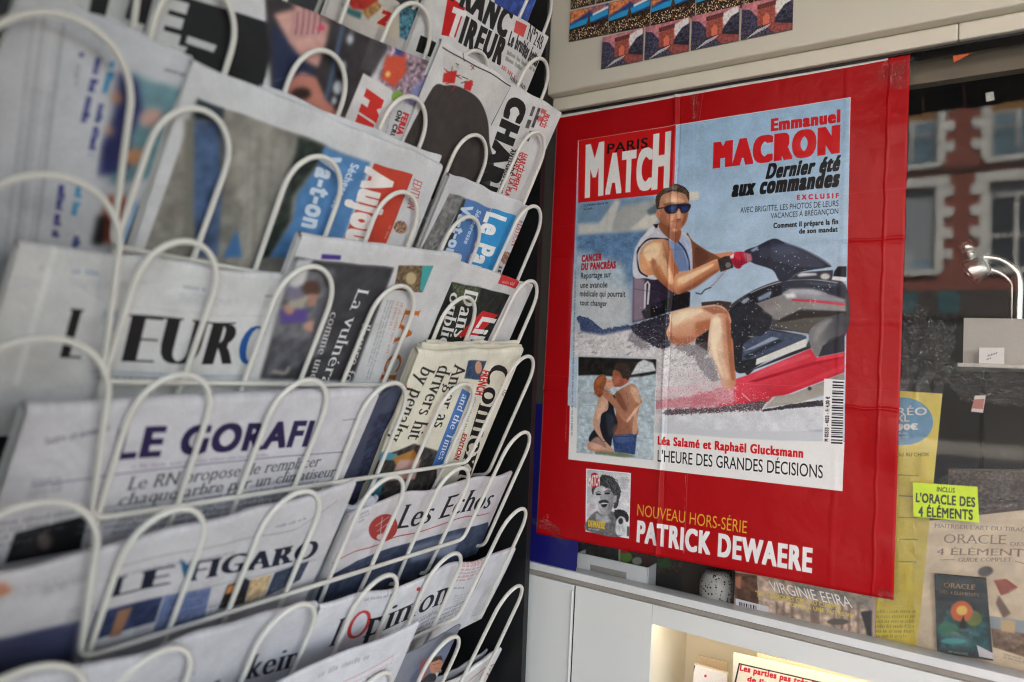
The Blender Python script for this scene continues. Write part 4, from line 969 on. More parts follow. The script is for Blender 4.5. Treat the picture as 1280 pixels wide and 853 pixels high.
cv.poly([S(508, 665), S(532, 668), S(530, 770), S(505, 766)], (90, 90, 90), soft=1)
# foot lines
E3 = crop(640, 560, 2.56)
cv.text('NOUVEAU HORS-SÉRIE', E3(402, 216), E3(752, 274), E3(404, 180), (220, 170, 50), dict(bold=0.0))
cv.text('PATRICK DEWAERE', E3(400, 298), E3(961, 397), E3(403, 234), WH, dict(bold=0.055, boldy=0.03))
cv.greek((708.5, 552), (710, 520), (706.5, 552), (220, 150, 150), lines=1, alpha=0.6)
for a_, b_ in (((880, 112), (871, 180)), ((869, 190), (861, 560)), ((861, 560), (856, 690))): cv.line([a_, b_], 2.2, (228, 222, 222), soft=0.8, alpha=0.28)
for a_, b_ in (((690, 286), (870, 262)), ((870, 262), (1134, 236)), ((680, 470), (860, 477)), ((860, 477), (1128, 490))): cv.line([a_, b_], 1.8, (226, 210, 210), soft=0.8, alpha=0.16)
# scuffs where old tape pulled the ink, fold wear
for (a, b) in (((868, 118), (868, 180)), ((862, 300), (858, 560)), ((858, 560), (855, 690))):
    for q in range(22):
        f = random.random(); x = a[0] + (b[0]-a[0])*f; y = a[1] + (b[1]-a[1])*f
        cv.line([(x, y), (x + random.uniform(-.6, .6), y + random.uniform(2, 9))], 1.4, (236, 226, 222), alpha=0.35, soft=0.5)
for (x, y) in ((868, 250), (880, 158), (875, 172), (683, 648), (686, 652), (680, 655), (1108, 80)):
    for q in range(6): cv.line([(x + random.uniform(-5, 5), y + random.uniform(-5, 5)), (x + random.uniform(-5, 5), y + random.uniform(-5, 5))], 1.3, (232, 222, 218), alpha=0.5)
cv.grain(0.02, 2)
img = cv.image('poster_print')
M_poster = print_mat('poster_paper', img, rough=0.36, spec=0.2, bump=0.30, bscale=6.0, bdist=0.012)
# folds and crumples of the sheet: ridges at the fold lines and a fine crumple over all of it
_t = M_poster.node_tree; _b = _t.nodes['Principled BSDF']; _bp = [n for n in _t.nodes if n.type == 'BUMP'][0]
_uv = _t.nodes.new('ShaderNodeUVMap'); _sx = _t.nodes.new('ShaderNodeSeparateXYZ'); _t.links.new(_uv.outputs[0], _sx.inputs[0])
_wn = _t.nodes.new('ShaderNodeTexNoise'); _wn.inputs['Scale'].default_value = 14; _t.links.new(_uv.outputs[0], _wn.inputs['Vector'])
def _math(op, a, b):
    n = _t.nodes.new('ShaderNodeMath'); n.operation = op
    for i, v in enumerate((a, b)):
        if isinstance(v, (int, float)): n.inputs[i].default_value = v
        elif v is not None: _t.links.new(v, n.inputs[i])
    return n.outputs[0]
acc = 0.0
for ax_, pos_, wd_, amp_ in ((0, .40, .006, 1.0), (0, .415, .004, -.5), (1, .655, .005, -.8), (1, .34, .005, .9), (0, .955, .006, .8), (0, .86, .012, .35), (1, .50, .010, .3), (0, .20, .010, .25), (1, .83, .010, .25)):
    w_ = _math('MULTIPLY_ADD', _wn.outputs['Fac'], .012); _t.nodes[-1].inputs[2].default_value = -pos_ - .006
    d_ = _math('ABSOLUTE', _math('ADD', _sx.outputs[ax_], w_), None)
    mr = _t.nodes.new('ShaderNodeMapRange'); mr.interpolation_type = 'SMOOTHERSTEP'; _t.links.new(d_, mr.inputs['Value'])
    mr.inputs['From Min'].default_value = 0; mr.inputs['From Max'].default_value = wd_; mr.inputs['To Min'].default_value = amp_; mr.inputs['To Max'].default_value = 0
    acc = _math('ADD', mr.outputs[0], acc)
_vo = _t.nodes.new('ShaderNodeTexVoronoi'); _vo.feature = 'SMOOTH_F1'; _vo.inputs['Scale'].default_value = 13; _vo.inputs['Smoothness'].default_value = .15
_mx = _t.nodes.new('ShaderNodeMix'); _mx.data_type = 'VECTOR'; _mx.inputs['Factor'].default_value = .12; _t.links.new(_uv.outputs[0], _mx.inputs['A']); _t.links.new(_wn.outputs['Color'], _mx.inputs['B']); _t.links.new(_mx.outputs['Result'], _vo.inputs['Vector'])
# the right hand strip has been crumpled most
_rs = _t.nodes.new('ShaderNodeMapRange'); _t.links.new(_sx.outputs[0], _rs.inputs['Value']); _rs.inputs['From Min'].default_value = .6; _rs.inputs['From Max'].default_value = 1.0; _rs.inputs['To Min'].default_value = .35; _rs.inputs['To Max'].default_value = 1.3
acc = _math('ADD', acc, _math('MULTIPLY', _vo.outputs['Distance'], _rs.outputs[0]))
_b2 = _t.nodes.new('ShaderNodeBump'); _b2.inputs['Strength'].default_value = .55; _b2.inputs['Distance'].default_value = .0022
_t.links.new(acc, _b2.inputs['Height']); _t.links.new(_bp.outputs['Normal'], _b2.inputs['Normal']); _t.links.new(_b2.outputs['Normal'], _b.inputs['Normal'])
def sheet(Y, x0, x1, z0, z1, nx, nz, disp, mb=None, m=0, thick=0.0004):
    mb = mb or MB(); V = []; UV = []
    for j in range(nz + 1):
        for i in range(nx + 1):
            s_, t_ = i / nx, j / nz
            V.append((x0 + (x1-x0)*s_, Y - disp(s_, t_), z0 + (z1-z0)*t_)); UV.append((s_, t_))
    nb = len(V); V += [(v[0], v[1] + thick, v[2]) for v in V]; UV += UV
    F = []
    for j in range(nz):
        for i in range(nx):
            a = j*(nx+1) + i; F.append((a, a+1, a+nx+2, a+nx+1)); F.append((nb+a, nb+a+nx+1, nb+a+nx+2, nb+a+1))
    ring = [i for i in range(nx+1)] + [j*(nx+1)+nx for j in range(1, nz+1)] + [nz*(nx+1)+i for i in range(nx-1, -1, -1)] + [j*(nx+1) for j in range(nz-1, 0, -1)]
    for a, b in zip(ring, ring[1:] + ring[:1]): F.append((b, a, nb+a, nb+b))
    return mb.add(V, F, m, True, UV)
def crease(d, w, a): return a * math.exp(-abs(d) / w)
_pn = smooth_noise(120, 100, 9, 77) - 0.5
_pn2 = smooth_noise(120, 100, 26, 78) - 0.5
def pdisp(s_, t_):
    n = _pn[min(119, int(t_*119)), min(99, int(s_*99))]; n2 = _pn2[min(119, int(t_*119)), min(99, int(s_*99))]
    r = 0.0022 + 0.0022 * n2 + 0.0007 * n
    r += crease(s_ - 0.40, 0.007, 0.0034) + crease(t_ - 0.655, 0.008, -0.0018) + crease(t_ - 0.34, 0.008, 0.0022) + crease(s_ - 0.405 - 0.004*n, 0.004, -0.0012)
    r += max(0, s_ - 0.80) * 0.05 * max(0.0, math.sin(t_ * 24 + 3 * n2) * (0.6 + n)) * 0.55
    r += crease(s_ - 0.955, 0.012, 0.0016) * (0.5 + n2)
    return max(r, 0.0003)
po = sheet(Y_P, px0, px1, pz0, pz1, 150, 170, pdisp, thick=0.0004)
# true corners: the sheet hangs a touch askew
for i, v in enumerate(po.v):
    s_, t_ = (v[0] - px0) / (px1 - px0), (v[2] - pz0) / (pz1 - pz0)
    q = pt['BL'] * (1-s_)*(1-t_) + pt['BR'] * s_*(1-t_) + pt['TR'] * s_*t_ + pt['TL'] * (1-s_)*t_
    po.v[i] = (q[0], v[1], q[2])
poster = po.build('poster', M_poster)
tag(poster, 'large red poster of a man riding a jet ski, taped to the window pane', 'poster')
M_tape = clear_mat('adhesive_tape', 1.5, (0.97, 0.97, 0.95), 0.10, 0.35, bump=0.5, bscale=140, streak=0.16)
def tape(pa, pb, wd, seed):
    a, b = at_y(pa, Y_P - 0.0062), at_y(pb, Y_P - 0.0062); d = b - a; L = np.linalg.norm(d); d /= L; n = np.cross(d, [0, -1, 0])
    V = []; UV = []; g = np.random.default_rng(seed)
    for i in range(9):
        for j in range(5):
            V.append(a + d * L * i / 8 + n * wd * (j / 4 - .5) + np.array([0, -0.0012 * g.random(), 0]))
    F = [(i*5+j, i*5+j+1, i*5+j+6, i*5+j+5) for i in range(8) for j in range(4)]
    MB().add(V, F, 0, True).build('tape_strip', M_tape, poster)
for k, (a, b, w_) in enumerate((((1098, 92), (1146, 80), .022), ((1120, 84), (1124, 112), .02), ((1098, 744), (1134, 752), .022), ((666, 650), (700, 664), .016), ((868, 118), (871, 150), .014), ((752, 132), (758, 140), .012), ((1128, 384), (1160, 392), .02), ((690, 668), (712, 680), .012))):
    tape(a, b, w_, k)

# ================================================================== the newspaper rack
XR0, KT = -0.66, 0.45                            # rail plane, outward lean of the pockets
def rail_z(t): return CAM_Z - 0.157 + (5 - t) * 0.1275
M_wire = mat('cream_wire_enamel', (222, 220, 210), 0.28, noise=0.04, nscale=30, bump=0.05, bscale=200, dirt=((150, 135, 110), 60, 0.74))
M_rblack = mat('black_rack_board', (16, 17, 18), 0.5, noise=0.2)
M_rgrey = mat('grey_rack_board', (70, 74, 78), 0.6, noise=0.1)
rack = empty('newspaper_rack', (-0.75, 0.6, 0), 'tall rack of cream wire baskets full of newspapers beside the window', 'newspaper rack')
MB().box((-0.90, 0.102, 0.12), (-0.885, 1.12, 2.25), bev=0.003).build('back_board', M_rgrey, rack)
q = [at_y(p, 1.135) for p in ((690, -40), (655.5, 853))]
f_ = lambda zz: q[1][0] + (q[0][0] - q[1][0]) * (zz - q[1][2]) / (q[0][2] - q[1][2])
MB().slab([(-0.90, 1.122, 0.02), (f_(0.02), 1.122, 0.02), (f_(2.25), 1.122, 2.25), (-0.90, 1.122, 2.25)], (0, 0.016, 0)).build('side_or_shade_panel', M_rblack, rack)
MB().slab([(-0.90, 0.085, 0.02), (-0.37, 0.085, 0.02), (-0.36, 0.085, 2.25), (-0.90, 0.085, 2.25)], (0, 0.016, 0)).build('side_or_shade_panel', M_rblack, rack)  # unseen near-end board, added to shade the papers at the left end
for yy in (0.11, 1.05): MB().box((-0.884, yy, 0.0), (-0.70, yy + 0.03, 0.12), bev=0.003).build('foot', M_rblack, rack)
WR = 0.0031
def pocket(t, y, h, off=0.0): return np.array([XR0 + KT * h + off, y, rail_z(t) + h])
def fillet(P, r, n=5):
    out = [np.array(P[0], float)]
    for a, b, c in zip(P[:-2], P[1:-1], P[2:]):
        a, b, c = map(lambda z: np.array(z, float), (a, b, c))
        u, v = a - b, c - b; lu, lv = np.linalg.norm(u), np.linalg.norm(v); k = min(r, lu * .45, lv * .45)
        p0, p2 = b + u / lu * k, b + v / lv * k
        for s_ in np.linspace(0, 1, n): out.append(p0*(1-s_)**2 + 2*b*s_*(1-s_) + p2*s_*s_)
    out.append(np.array(P[-1], float)); return out
jit = random.Random(5)
def wire_basket(t):
    b = MB()
    b.tube([(-0.80, 0.172, rail_z(t) - 0.05), (-0.80, 1.056, rail_z(t) - 0.05)], WR, 8)
    b.tube([(-0.80, 0.20, rail_z(t) - 0.05), (-0.882, 0.20, rail_z(t) - 0.05)], WR, 8).tube([(-0.80, 1.10, rail_z(t) - 0.05), (-0.882, 1.10, rail_z(t) - 0.05)], WR, 8)
    o = b.build('wire_basket', M_wire, rack)
    # the rail runs along the front and turns up at both ends into the splayed end loops
    def end(sg):
        yc = 0.95 if sg > 0 else 0.345
        C = np.array([XR0, yc, rail_z(t)])
        if sg > 0: y1, yc2, rad, hc, y2 = 0.957, 0.995, 0.038, 0.142, 1.036
        else: y1, yc2, rad, hc, y2 = 0.326, 0.266, 0.060, 0.105, 0.192
        P = [C, pocket(t, y1, hc)]
        for a in np.linspace(0, math.pi, 11)[1:-1]: P.append(pocket(t, yc2 - sg * rad * math.cos(a), hc + (rad if sg < 0 else 0.042) * math.sin(a)))
        P += [pocket(t, yc2 + sg * rad, hc), pocket(t, y2, -0.03), np.array([-0.80, y2 + 0.02 * sg, rail_z(t) - 0.05])]
        return P
    e1, e0 = end(1), end(-1)
    path = e0[::-1] + e1
    MB().tube(fillet(path, 0.014), WR, 10).build('front_rail', M_wire, o)
    for yc in (0.393, 0.546, 0.698, 0.851):
        yc += jit.uniform(-0.003, 0.003); hh = 0.094 + jit.uniform(-0.003, 0.002); tw = jit.uniform(-0.003, 0.003)
        P = [(-0.80, yc - 0.036, rail_z(t) - 0.05), pocket(t, yc - 0.037, -0.05), pocket(t, yc - 0.040, 0.0), pocket(t, yc + tw - 0.0405, hh)]
        for a in np.linspace(math.pi, 0, 11)[1:-1]: P.append(pocket(t, yc + tw + 0.0405 * math.cos(a), hh + 0.043 * math.sin(a)))
        P += [pocket(t, yc + tw + 0.0405, hh), pocket(t, yc + 0.040, 0.0), pocket(t, yc + 0.037, -0.05), (-0.80, yc + 0.036, rail_z(t) - 0.05)]
        MB().tube(fillet([np.array(p) - np.array([0.0055, 0, 0]) for p in P], 0.01, 3), WR, 10).build('wire_loop', M_wire, o)
    return o
for t in range(0, 9): wire_basket(t)

# ------------------------------------------------------------------ newspapers
NRM = np.array([1.0, 0, -KT]) / math.sqrt(1 + KT * KT); VUP = np.array([KT, 0, 1.0]) / math.sqrt(1 + KT * KT)
VB = -0.052 * math.sqrt(1 + KT * KT)
PAPER = (196, 196, 196)
class Paper:
    def __init__(s, tier, TL, TR, d, thick=0.008, col=PAPER, lean=0.0, seed=1, dens=2300, wav=1.0, low=VB):
        s.tier, s.d, s.thick, s.seed, s.wav = tier, d, thick, seed, wav
        s.O = np.array([XR0 - 0.011 - d, 0, rail_z(tier)])
        def uv(p):
            r = ray(p); k = ((s.O - CAM) @ NRM) / (r @ NRM); q = CAM + r * k - s.O
            return q[1], q @ VUP
        s.uv = uv
        a, b = uv(TL), uv(TR)
        s.q = [a, b, (b[0] + lean, low), (a[0] + lean, low)]
        w = b[0] - a[0]; h = max(a[1], b[1]) - low
        s.c = Canvas(uv, s.q, w * dens, h * dens, col)
    def build(s, label, group=None, name='newspaper', copies=3, rough=0.72, top=None):
        n_ = smooth_noise(s.c.h, s.c.w, 55, s.seed) + .5 * smooth_noise(s.c.h, s.c.w, 21, s.seed + 4) - .75
        s.c.a = np.clip(s.c.a * (1 + 0.07 * n_[..., None]), 0, 1)      # thin newsprint is never even
        s.c.grain(0.03, 3)
        m = print_mat('printed_' + name, s.c.image(name + '_print'), rough=rough, spec=0.25, bump=0.6, bscale=7.0, bdist=0.014)
        mp = mat('newsprint', top or (205, 204, 200), 0.8, noise=0.05, nscale=40)
        g = np.random.default_rng(s.seed)
        nx, ny = 36, 26; r = s.thick / 2
        (u0, v0), (u1, v1), (u2, v2), (u3, v3) = s.q
        ph = g.random(6) * 6.28; am = (0.5 + g.random(6)) * s.wav
        def pos(a, t_, off):
            """a along the sheet 0..1, t_ 0 bottom..1 top, off behind the front sheet"""
            uL, vL = u3 + (u0-u3)*t_, v3 + (v0-v3)*t_; uR, vR = u2 + (u1-u2)*t_, v2 + (v1-v2)*t_
            u = uL + (uR-uL)*a; v = vL + (vR-vL)*a
            b = 0.0016*am[0]*math.sin(2.1*math.pi*a + ph[0])*t_ + 0.0009*am[1]*math.sin(5.3*math.pi*a + ph[1])*t_*t_ + 0.0012*am[2]*math.sin(3*t_ + ph[2])
            v += t_ * (0.0012*am[3]*math.sin(4.1*math.pi*a + ph[3]) + 0.0006*am[4]*math.sin(9*math.pi*a + ph[4]))
            return s.O + np.array([0, u, 0]) + VUP * v + NRM * (b - 0.002 - off)
        V = []; UV = []
        prof = [(j / ny, 0.0, j / ny) for j in range(ny)]
        dv = r / max(v0 - v3, v1 - v2)
        prof = [(t_ * (1 - dv), o, u) for t_, o, u in prof]
        for k in range(9):
            an = math.pi * k / 8; prof.append(((1 - dv) + dv * math.sin(an), r * (1 - math.cos(an)), 0.998))
        prof += [((1 - dv) * f, 2 * r, 0.998) for f in (0.8, 0.5, 0.2)]
        for t_, o, uvt in prof:
            for i in range(nx + 1): V.append(pos(i / nx, t_, o)); UV.append((i / nx, uvt))
        F = []
        for j in range(len(prof) - 1):
            for i in range(nx):
                a = j * (nx + 1) + i; F.append((a, a + 1, a + nx + 2, a + nx + 1))
        root = empty(name, tuple(s.O + np.array([0, (u2 + u3) / 2, 0]) + VUP * VB), label, 'newspaper' if name == 'newspaper' else name, group)
        MB().add(V, F, 0, True, UV).build('front_page', m, root)
        for k in range(copies):
            o = 2 * r * (k + 1) / (copies + 1); V = []; F = []
            e0, e1 = g.uniform(-0.003, 0.0035), g.uniform(-0.0035, 0.003)
            for j in range(9):
                for i in range(nx + 1):
                    a = (i / nx); V.append(pos(a, (1 - dv * 1.1) * j / 8, o + 0.0004 * math.sin(7 * a + k)) + np.array([0, e0*(1-a) + e1*a, 0]))
            for j in range(8):
                for i in range(nx):
                    a = j * (nx + 1) + i; F.append((a, a + 1, a + nx + 2, a + nx + 1))
            MB().add(V, F, 0, True).build('inner_page', mp, root)
        return root
SER = dict(serif=True, bold=0.02, slab=0.03); SERB = dict(serif=True, bold=0.055, slab=0.06)

# --- tier 5: satirical paper with navy sans masthead, English paper with a sideways masthead
p = Paper(5, (36, 508), (476, 488), 0.0, thick=0.016, col=(204, 202, 205), seed=3); c = p.c
c.text('LE GORAFI', C5(478, 602), C6(208, 519), C5(510, 462), (44, 34, 74), dict(bold=0.05, boldy=0.035))
c.text('Satire et actualité', C5(196, 528), C5(470, 462), C5(200, 490), (96, 90, 106), dict(serif=True, bold=0.01))
c.line([C5(140, 718), C5(700, 652), C5(1130, 610), C6(390, 546)], 3.2, (110, 96, 130)); c.line([C6(362, 408), C6(450, 398)], 2.4, (110, 96, 130)); c.line([C5(330, 482), C5(470, 455)], 2, (140, 130, 150))
c.greek(C5(560, 655), C6(330, 545), C5(558, 632), (130, 120, 150), 1, 0.7)
HI = dict(serif=True, bold=0.012)
c.text('Le RN propose de remplacer', C5(538, 755), C6(262, 612), C5(560, 690), (52, 52, 58), HI)
c.text('chaque arbre par un climatiseur', C5(498, 832), C6(332, 655), C5(520, 770), (52, 52, 58), HI)
c.greek(C5(110, 800), C5(250, 780), C5(140, 690), (110, 110, 118), 4, 0.6)
c.poly([C7(66, 188), C7(372, 108), C7(336, 272), C7(18, 336)], (24, 24, 26), soft=1); c.ell(C7(185, 230), 9, 13, (96, 84, 78), soft=6); c.poly([C7(40, 300), C7(140, 200), C7(160, 300)], (44, 42, 40), soft=4)
c.greek(C7(470, 215), C6(300, 760), C7(500, 130), (96, 100, 112), 3, 0.7)
c.line([C7(1050, 125), C7(1280, 88), C6(130, 740)], 6, (40, 60, 120), soft=1)
for q_ in range(4): c.greek((-16 + 104*q_, 690 - 17*q_), (78 + 104*q_, 672 - 17*q_), (-4 + 104*q_, 650 - 15*q_), (104, 106, 116), 4, .7)
p.build('thick grey newspaper with navy slanting capital masthead above an italic two line headline')
p = Paper(5, (526, 441), (657, 437), 0.003, thick=0.013, col=(222, 217, 198), seed=5, lean=0.012); c = p.c
c.poly([Q4(80, 620), Q4(300, 520), Q4(410, 560), Q4(400, 853), Q4(20, 853)], (60, 56, 54), soft=3, tex=0.8, cell=20)
c.poly([Q4(90, 560), Q4(220, 570), Q4(230, 600), Q4(90, 610)], (84, 150, 170), soft=3); c.poly([Q4(200, 590), Q4(300, 550), Q4(320, 590), Q4(220, 640)], (170, 120, 60), soft=4)
c.poly([Q4(230, 600), Q4(330, 600), Q4(300, 700), Q4(180, 700)], (196, 160, 150), soft=6); c.poly([Q4(60, 700), Q4(160, 690), Q4(130, 800), Q4(40, 800)], (50, 120, 140), soft=5)
c.poly([Q4(250, 120), Q4(290, 100), Q4(120, 560), Q4(40, 640), Q4(20, 600)], (40, 34, 34), soft=3, tex=0.8, cell=12)
c.line([Q4(255, 190), Q4(270, 260), Q4(190, 300), Q4(210, 370), Q4(120, 430), Q4(150, 480), Q4(90, 520)], 9, (170, 60, 44), soft=2, curve=True)
SB = dict(serif=True, bold=0.02)
c.text('by penalty', Q4(352, 135), Q4(178, 510), Q4(412, 150), (36, 34, 34), SB); c.text('drivers hit', Q4(430, 122), Q4(270, 496), Q4(490, 140), (36, 34, 34), SB); c.text('Anger as', Q4(500, 118), Q4(392, 440), Q4(556, 130), (36, 34, 34), SB)
c.poly([Q4(560, 110), Q4(655, 105), Q4(620, 200), Q4(540, 200)], (56, 74, 100), soft=2, tex=0.5, cell=10); c.ell(Q4(612, 140), 5, 8, (200, 150, 120), soft=2)
c.poly([Q4(530, 250), Q4(575, 270), Q4(430, 640), Q4(380, 640)], (72, 118, 182)); c.text('and the Times', Q4(534, 275), Q4(412, 600), Q4(566, 285), (225, 228, 230), SB)
c.greek(Q4(580, 280), Q4(470, 600), Q4(610, 290), (96, 92, 88), 2, 0.6)
c.text('FRENCH', Q4(634, 150), Q4(600, 275), Q4(676, 160), (190, 44, 50), dict(bold=0.05)); c.text('EDITION', Q4(540, 470), Q4(496, 600), Q4(560, 476), (170, 50, 50), dict(bold=0.05))
c.text('Connexion', Q4(686, 112), Q4(466, 840), Q4(778, 150), (26, 24, 24), dict(serif=True, bold=0.045)); c.text('The', Q4(742, 250), Q4(728, 285), Q4(765, 256), (110, 104, 98), SB)
p.build('cream English newspaper with a black serif masthead running down its sheet, frontmost of its stack', copies=5, top=(216, 211, 192))
for k in range(2):
    p = Paper(5, (530 + 6*k, 431 - 3*k), (655 - 4*k, 432 - 3*k), 0.018 + 0.008*k, thick=0.007, col=(214, 209, 190), seed=50 + k, lean=0.012); c = p.c
    p.build('cream folded newspaper copy tucked behind the one with the sideways serif masthead', 'copies behind the cream English newspaper', copies=2, top=(212, 207, 188))
# --- tier 6
p = Paper(6, (-62, 736), (446, 604), 0.0, thick=0.009, col=(200, 198, 200), seed=7, wav=2.4); c = p.c
FS = dict(serif=True, bold=0.06, slab=0.07)
c.text('LE', C7(380, 498), C7(660, 440), C7(402, 402), (28, 32, 50), FS); c.text('FIGARO', C7(728, 428), C8(242, 332), C7(745, 332), (28, 32, 50), FS)
c.poly([C7(700, 318), C7(735, 345), C7(775, 330), C7(768, 395), C7(735, 425), C7(715, 380)], (44, 88, 124), soft=1)
c.poly([C7(350, 560), C7(632, 500), C7(602, 620), C7(310, 705)], (48, 58, 90), soft=1, tex=0.4, cell=14); c.poly([C7(440, 560), C7(500, 545), C7(450, 680), C7(400, 690)], (150, 110, 84), soft=3)
c.poly([C7(640, 496), C7(862, 452), C7(838, 608), C7(596, 668)], (108, 122, 160), soft=1, tex=0.25, cell=12)
c.poly([C7(945, 440), C7(1062, 410), C7(1040, 525), C7(905, 558)], (40, 36, 36), soft=1); c.poly([C7(950, 445), C7(1010, 430), C7(1000, 470), C7(935, 485)], (216, 150, 90), soft=3); c.ell(C7(1035, 440), 6, 10, (36, 40, 52), soft=2)
c.poly([C7(1062, 410), C7(1170, 380), C7(1140, 490), C7(1040, 525)], (196, 170, 130), soft=3, tex=0.3, cell=12)
c.poly([C7(1185, 375), C8(215, 348), C8(178, 432), C7(1145, 492)], (56, 64, 84), soft=1); c.greek(C7(1165, 480), C8(185, 415), C7(1195, 400), (130, 138, 156), 5, 0.6)
c.greek(C7(640, 600), C7(820, 560), C7(660, 510), (72, 84, 130), 4, 0.7); c.greek(C7(500, 690), C8(160, 470), C7(510, 640), (120, 120, 130), 2, 0.6)
c.line([C7(330, 560), C7(900, 440), C8(250, 340)], 2, (120, 124, 134)); c.line([C7(420, 350), C7(1280, 165), C8(330, 80)], 3, (150, 140, 136), soft=1)
c.poly([C7(-260, 480), C7(-20, 400), C7(10, 440), C7(-200, 560)], (196, 130, 96), soft=6)
c.poly([C7(-200, 700), C7(280, 600), C7(240, 853), C7(-240, 900)], (64, 68, 96), soft=8); c.greek(C7(-100, 500), C7(300, 420), C7(-80, 430), (140, 138, 142), 3, 0.5)
c.greek(C7(120, 470), C7(300, 430), C7(130, 420), (104, 104, 112), 3, .7); c.greek(C7(430, 400), C7(1000, 285), C7(434, 384), (96, 96, 106), 1, .8); c.greek(C8(30, 200), C8(300, 130), C8(34, 182), (96, 96, 106), 1, .8); c.greek(C7(200, 650), C7(310, 625), C7(230, 540), (110, 110, 118), 6, .6)
p.build('long newspaper with heavy slab capitals and a blue feather above small blue photos')
p = Paper(6, (439, 641), (643, 590), 0.004, thick=0.007, col=(208, 204, 206), seed=8, wav=2.4); c = p.c
IT = dict(serif=True, bold=0.03)
c.poly([C8(280, 420), C8(420, 345), C8(620, 275), C8(980, 175), C8(1000, 330), C8(220, 560)], (66, 76, 98), soft=2, tex=0.3, cell=24)
c.poly([C8(640, 290), C8(860, 230), C8(820, 320), C8(640, 350)], (140, 150, 170), soft=12)
c.text('Les Echos', C8(582, 222), C8(978, 112), C8(632, 118), (30, 30, 34), IT)
c.ell(C8(532, 210), 18.5, 17, (168, 62, 58), soft=0.8, rot=-30)
for a_, b_ in (((500, 200), (560, 165)), ((505, 225), (570, 185)), ((510, 245), (550, 225)), ((530, 160), (520, 235)), ((545, 200), (575, 200))): c.line([C8(*a_), C8(*b_)], 3.4, (220, 204, 202), soft=1)
c.ell(C8(520, 250), 5, 4, (222, 206, 204), soft=1)
c.line([C8(325, 345), C8(410, 305), C8(500, 285), C8(600, 245), C8(720, 212), C8(860, 165), C8(985, 135)], 4.5, (176, 66, 66), soft=0.6, curve=True)
c.greek(C8(860, 170), C8(985, 138), C8(862, 155), (130, 130, 140), 1, 0.6)
c.greek(C8(640, 80), C8(1010, -20), C8(646, 58), (110, 108, 116), 1, .8); c.greek(C8(430, 180), C8(470, 165), C8(440, 130), (110, 108, 116), 3, .7); c.greek(C8(330, 420), C8(560, 330), C8(345, 395), (150, 158, 176), 1, .6)
p.build('newspaper with a round red emblem beside an italic serif masthead and dark blue photo')
p = Paper(6, (418, 650), (474, 618), 0.012, thick=0.010, col=(176, 178, 186), seed=61, wav=1.6); c = p.c
c.greek((420, 690), (460, 670), (424, 655), (110, 112, 124), 4, .7)
p.build('folded grey newspaper edge showing between the feather masthead and the red emblem papers', copies=4)
p = Paper(5, (468, 500), (524, 470), 0.014, thick=0.008, col=(70, 74, 92), seed=62); c = p.c
c.poly([(470, 520), (520, 500), (470, 640), (430, 640)], (52, 56, 78), soft=6, tex=.5, cell=12)
p.build('dark navy printed paper showing in the gap beside the cream English newspaper', copies=3)
# --- tier 7
p = Paper(7, (-90, 888), (402, 757), 0.0, thick=0.01, col=(196, 196, 200), seed=9, wav=2.0); c = p.c
c.text('kein', Q7(395, 842), Q7(588, 788), Q7(432, 735), (34, 36, 44), dict(serif=True, bold=0.04)); c.greek(Q7(200, 900), Q7(350, 856), Q7(215, 850), (60, 62, 72), 1, .8, 2)
c.greek((60, 900), (260, 848), (66, 880), (130, 130, 140), 2, 0.5); c.poly([Q7(540, 853), Q7(600, 740), Q7(680, 640), Q7(640, 853)], (130, 150, 180), soft=12)
p.build('bluish newspaper with a bold italic serif word, in the basket below the feather masthead')
p = Paper(7, (399, 760), (645, 688), 0.004, thick=0.008, col=(212, 212, 216), seed=10, wav=2.2); c = p.c
c.text('l', C8(326, 694), C8(352, 686), C8(372, 572), (30, 30, 36), IT); c.text("O", C8(396, 668), C8(500, 628), C8(430, 545), (196, 60, 56), dict(serif=True, bold=0.02)); c.text("'", C8(390, 600), C8(402, 596), C8(412, 545), (196, 60, 56), dict(bold=0.02))
c.text('pinion', C8(488, 640), C8(832, 510), C8(525, 512), (30, 30, 36), IT); c.ell(C8(714, 434), 2.6, 2.6, (196, 60, 56))
c.greek(C8(865, 425), C8(958, 395), C8(895, 350), (190, 110, 96), 5, 0.8); c.line([C8(975, 345), C8(996, 335), C8(945, 448), C8(925, 452)], 3.4, (60, 62, 72)); c.greek(C8(850, 455), C8(950, 435), C8(855, 440), (110, 112, 124), 1, 0.8)
c.greek(C8(640, 700), C8(880, 580), C8(690, 590), (120, 122, 132), 5, 0.7); c.greek(C8(850, 570), C8(900, 555), C8(870, 470), (150, 152, 162), 9, 0.6); c.greek(C8(560, 640), C8(860, 528), C8(566, 622), (130, 132, 142), 1, 0.6)
c.poly([C8(640, 853), C8(690, 760), C8(840, 690), C8(800, 853)], (52, 48, 50), soft=2, tex=0.4, cell=12)
c.greek(C8(480, 500), C8(700, 420), C8(486, 480), (120, 120, 130), 1, .8); c.greek(C8(340, 740), C8(600, 640), C8(350, 712), (120, 122, 132), 2, .7)
p.build('white newspaper with a red initial in its italic serif masthead and red corner lines')
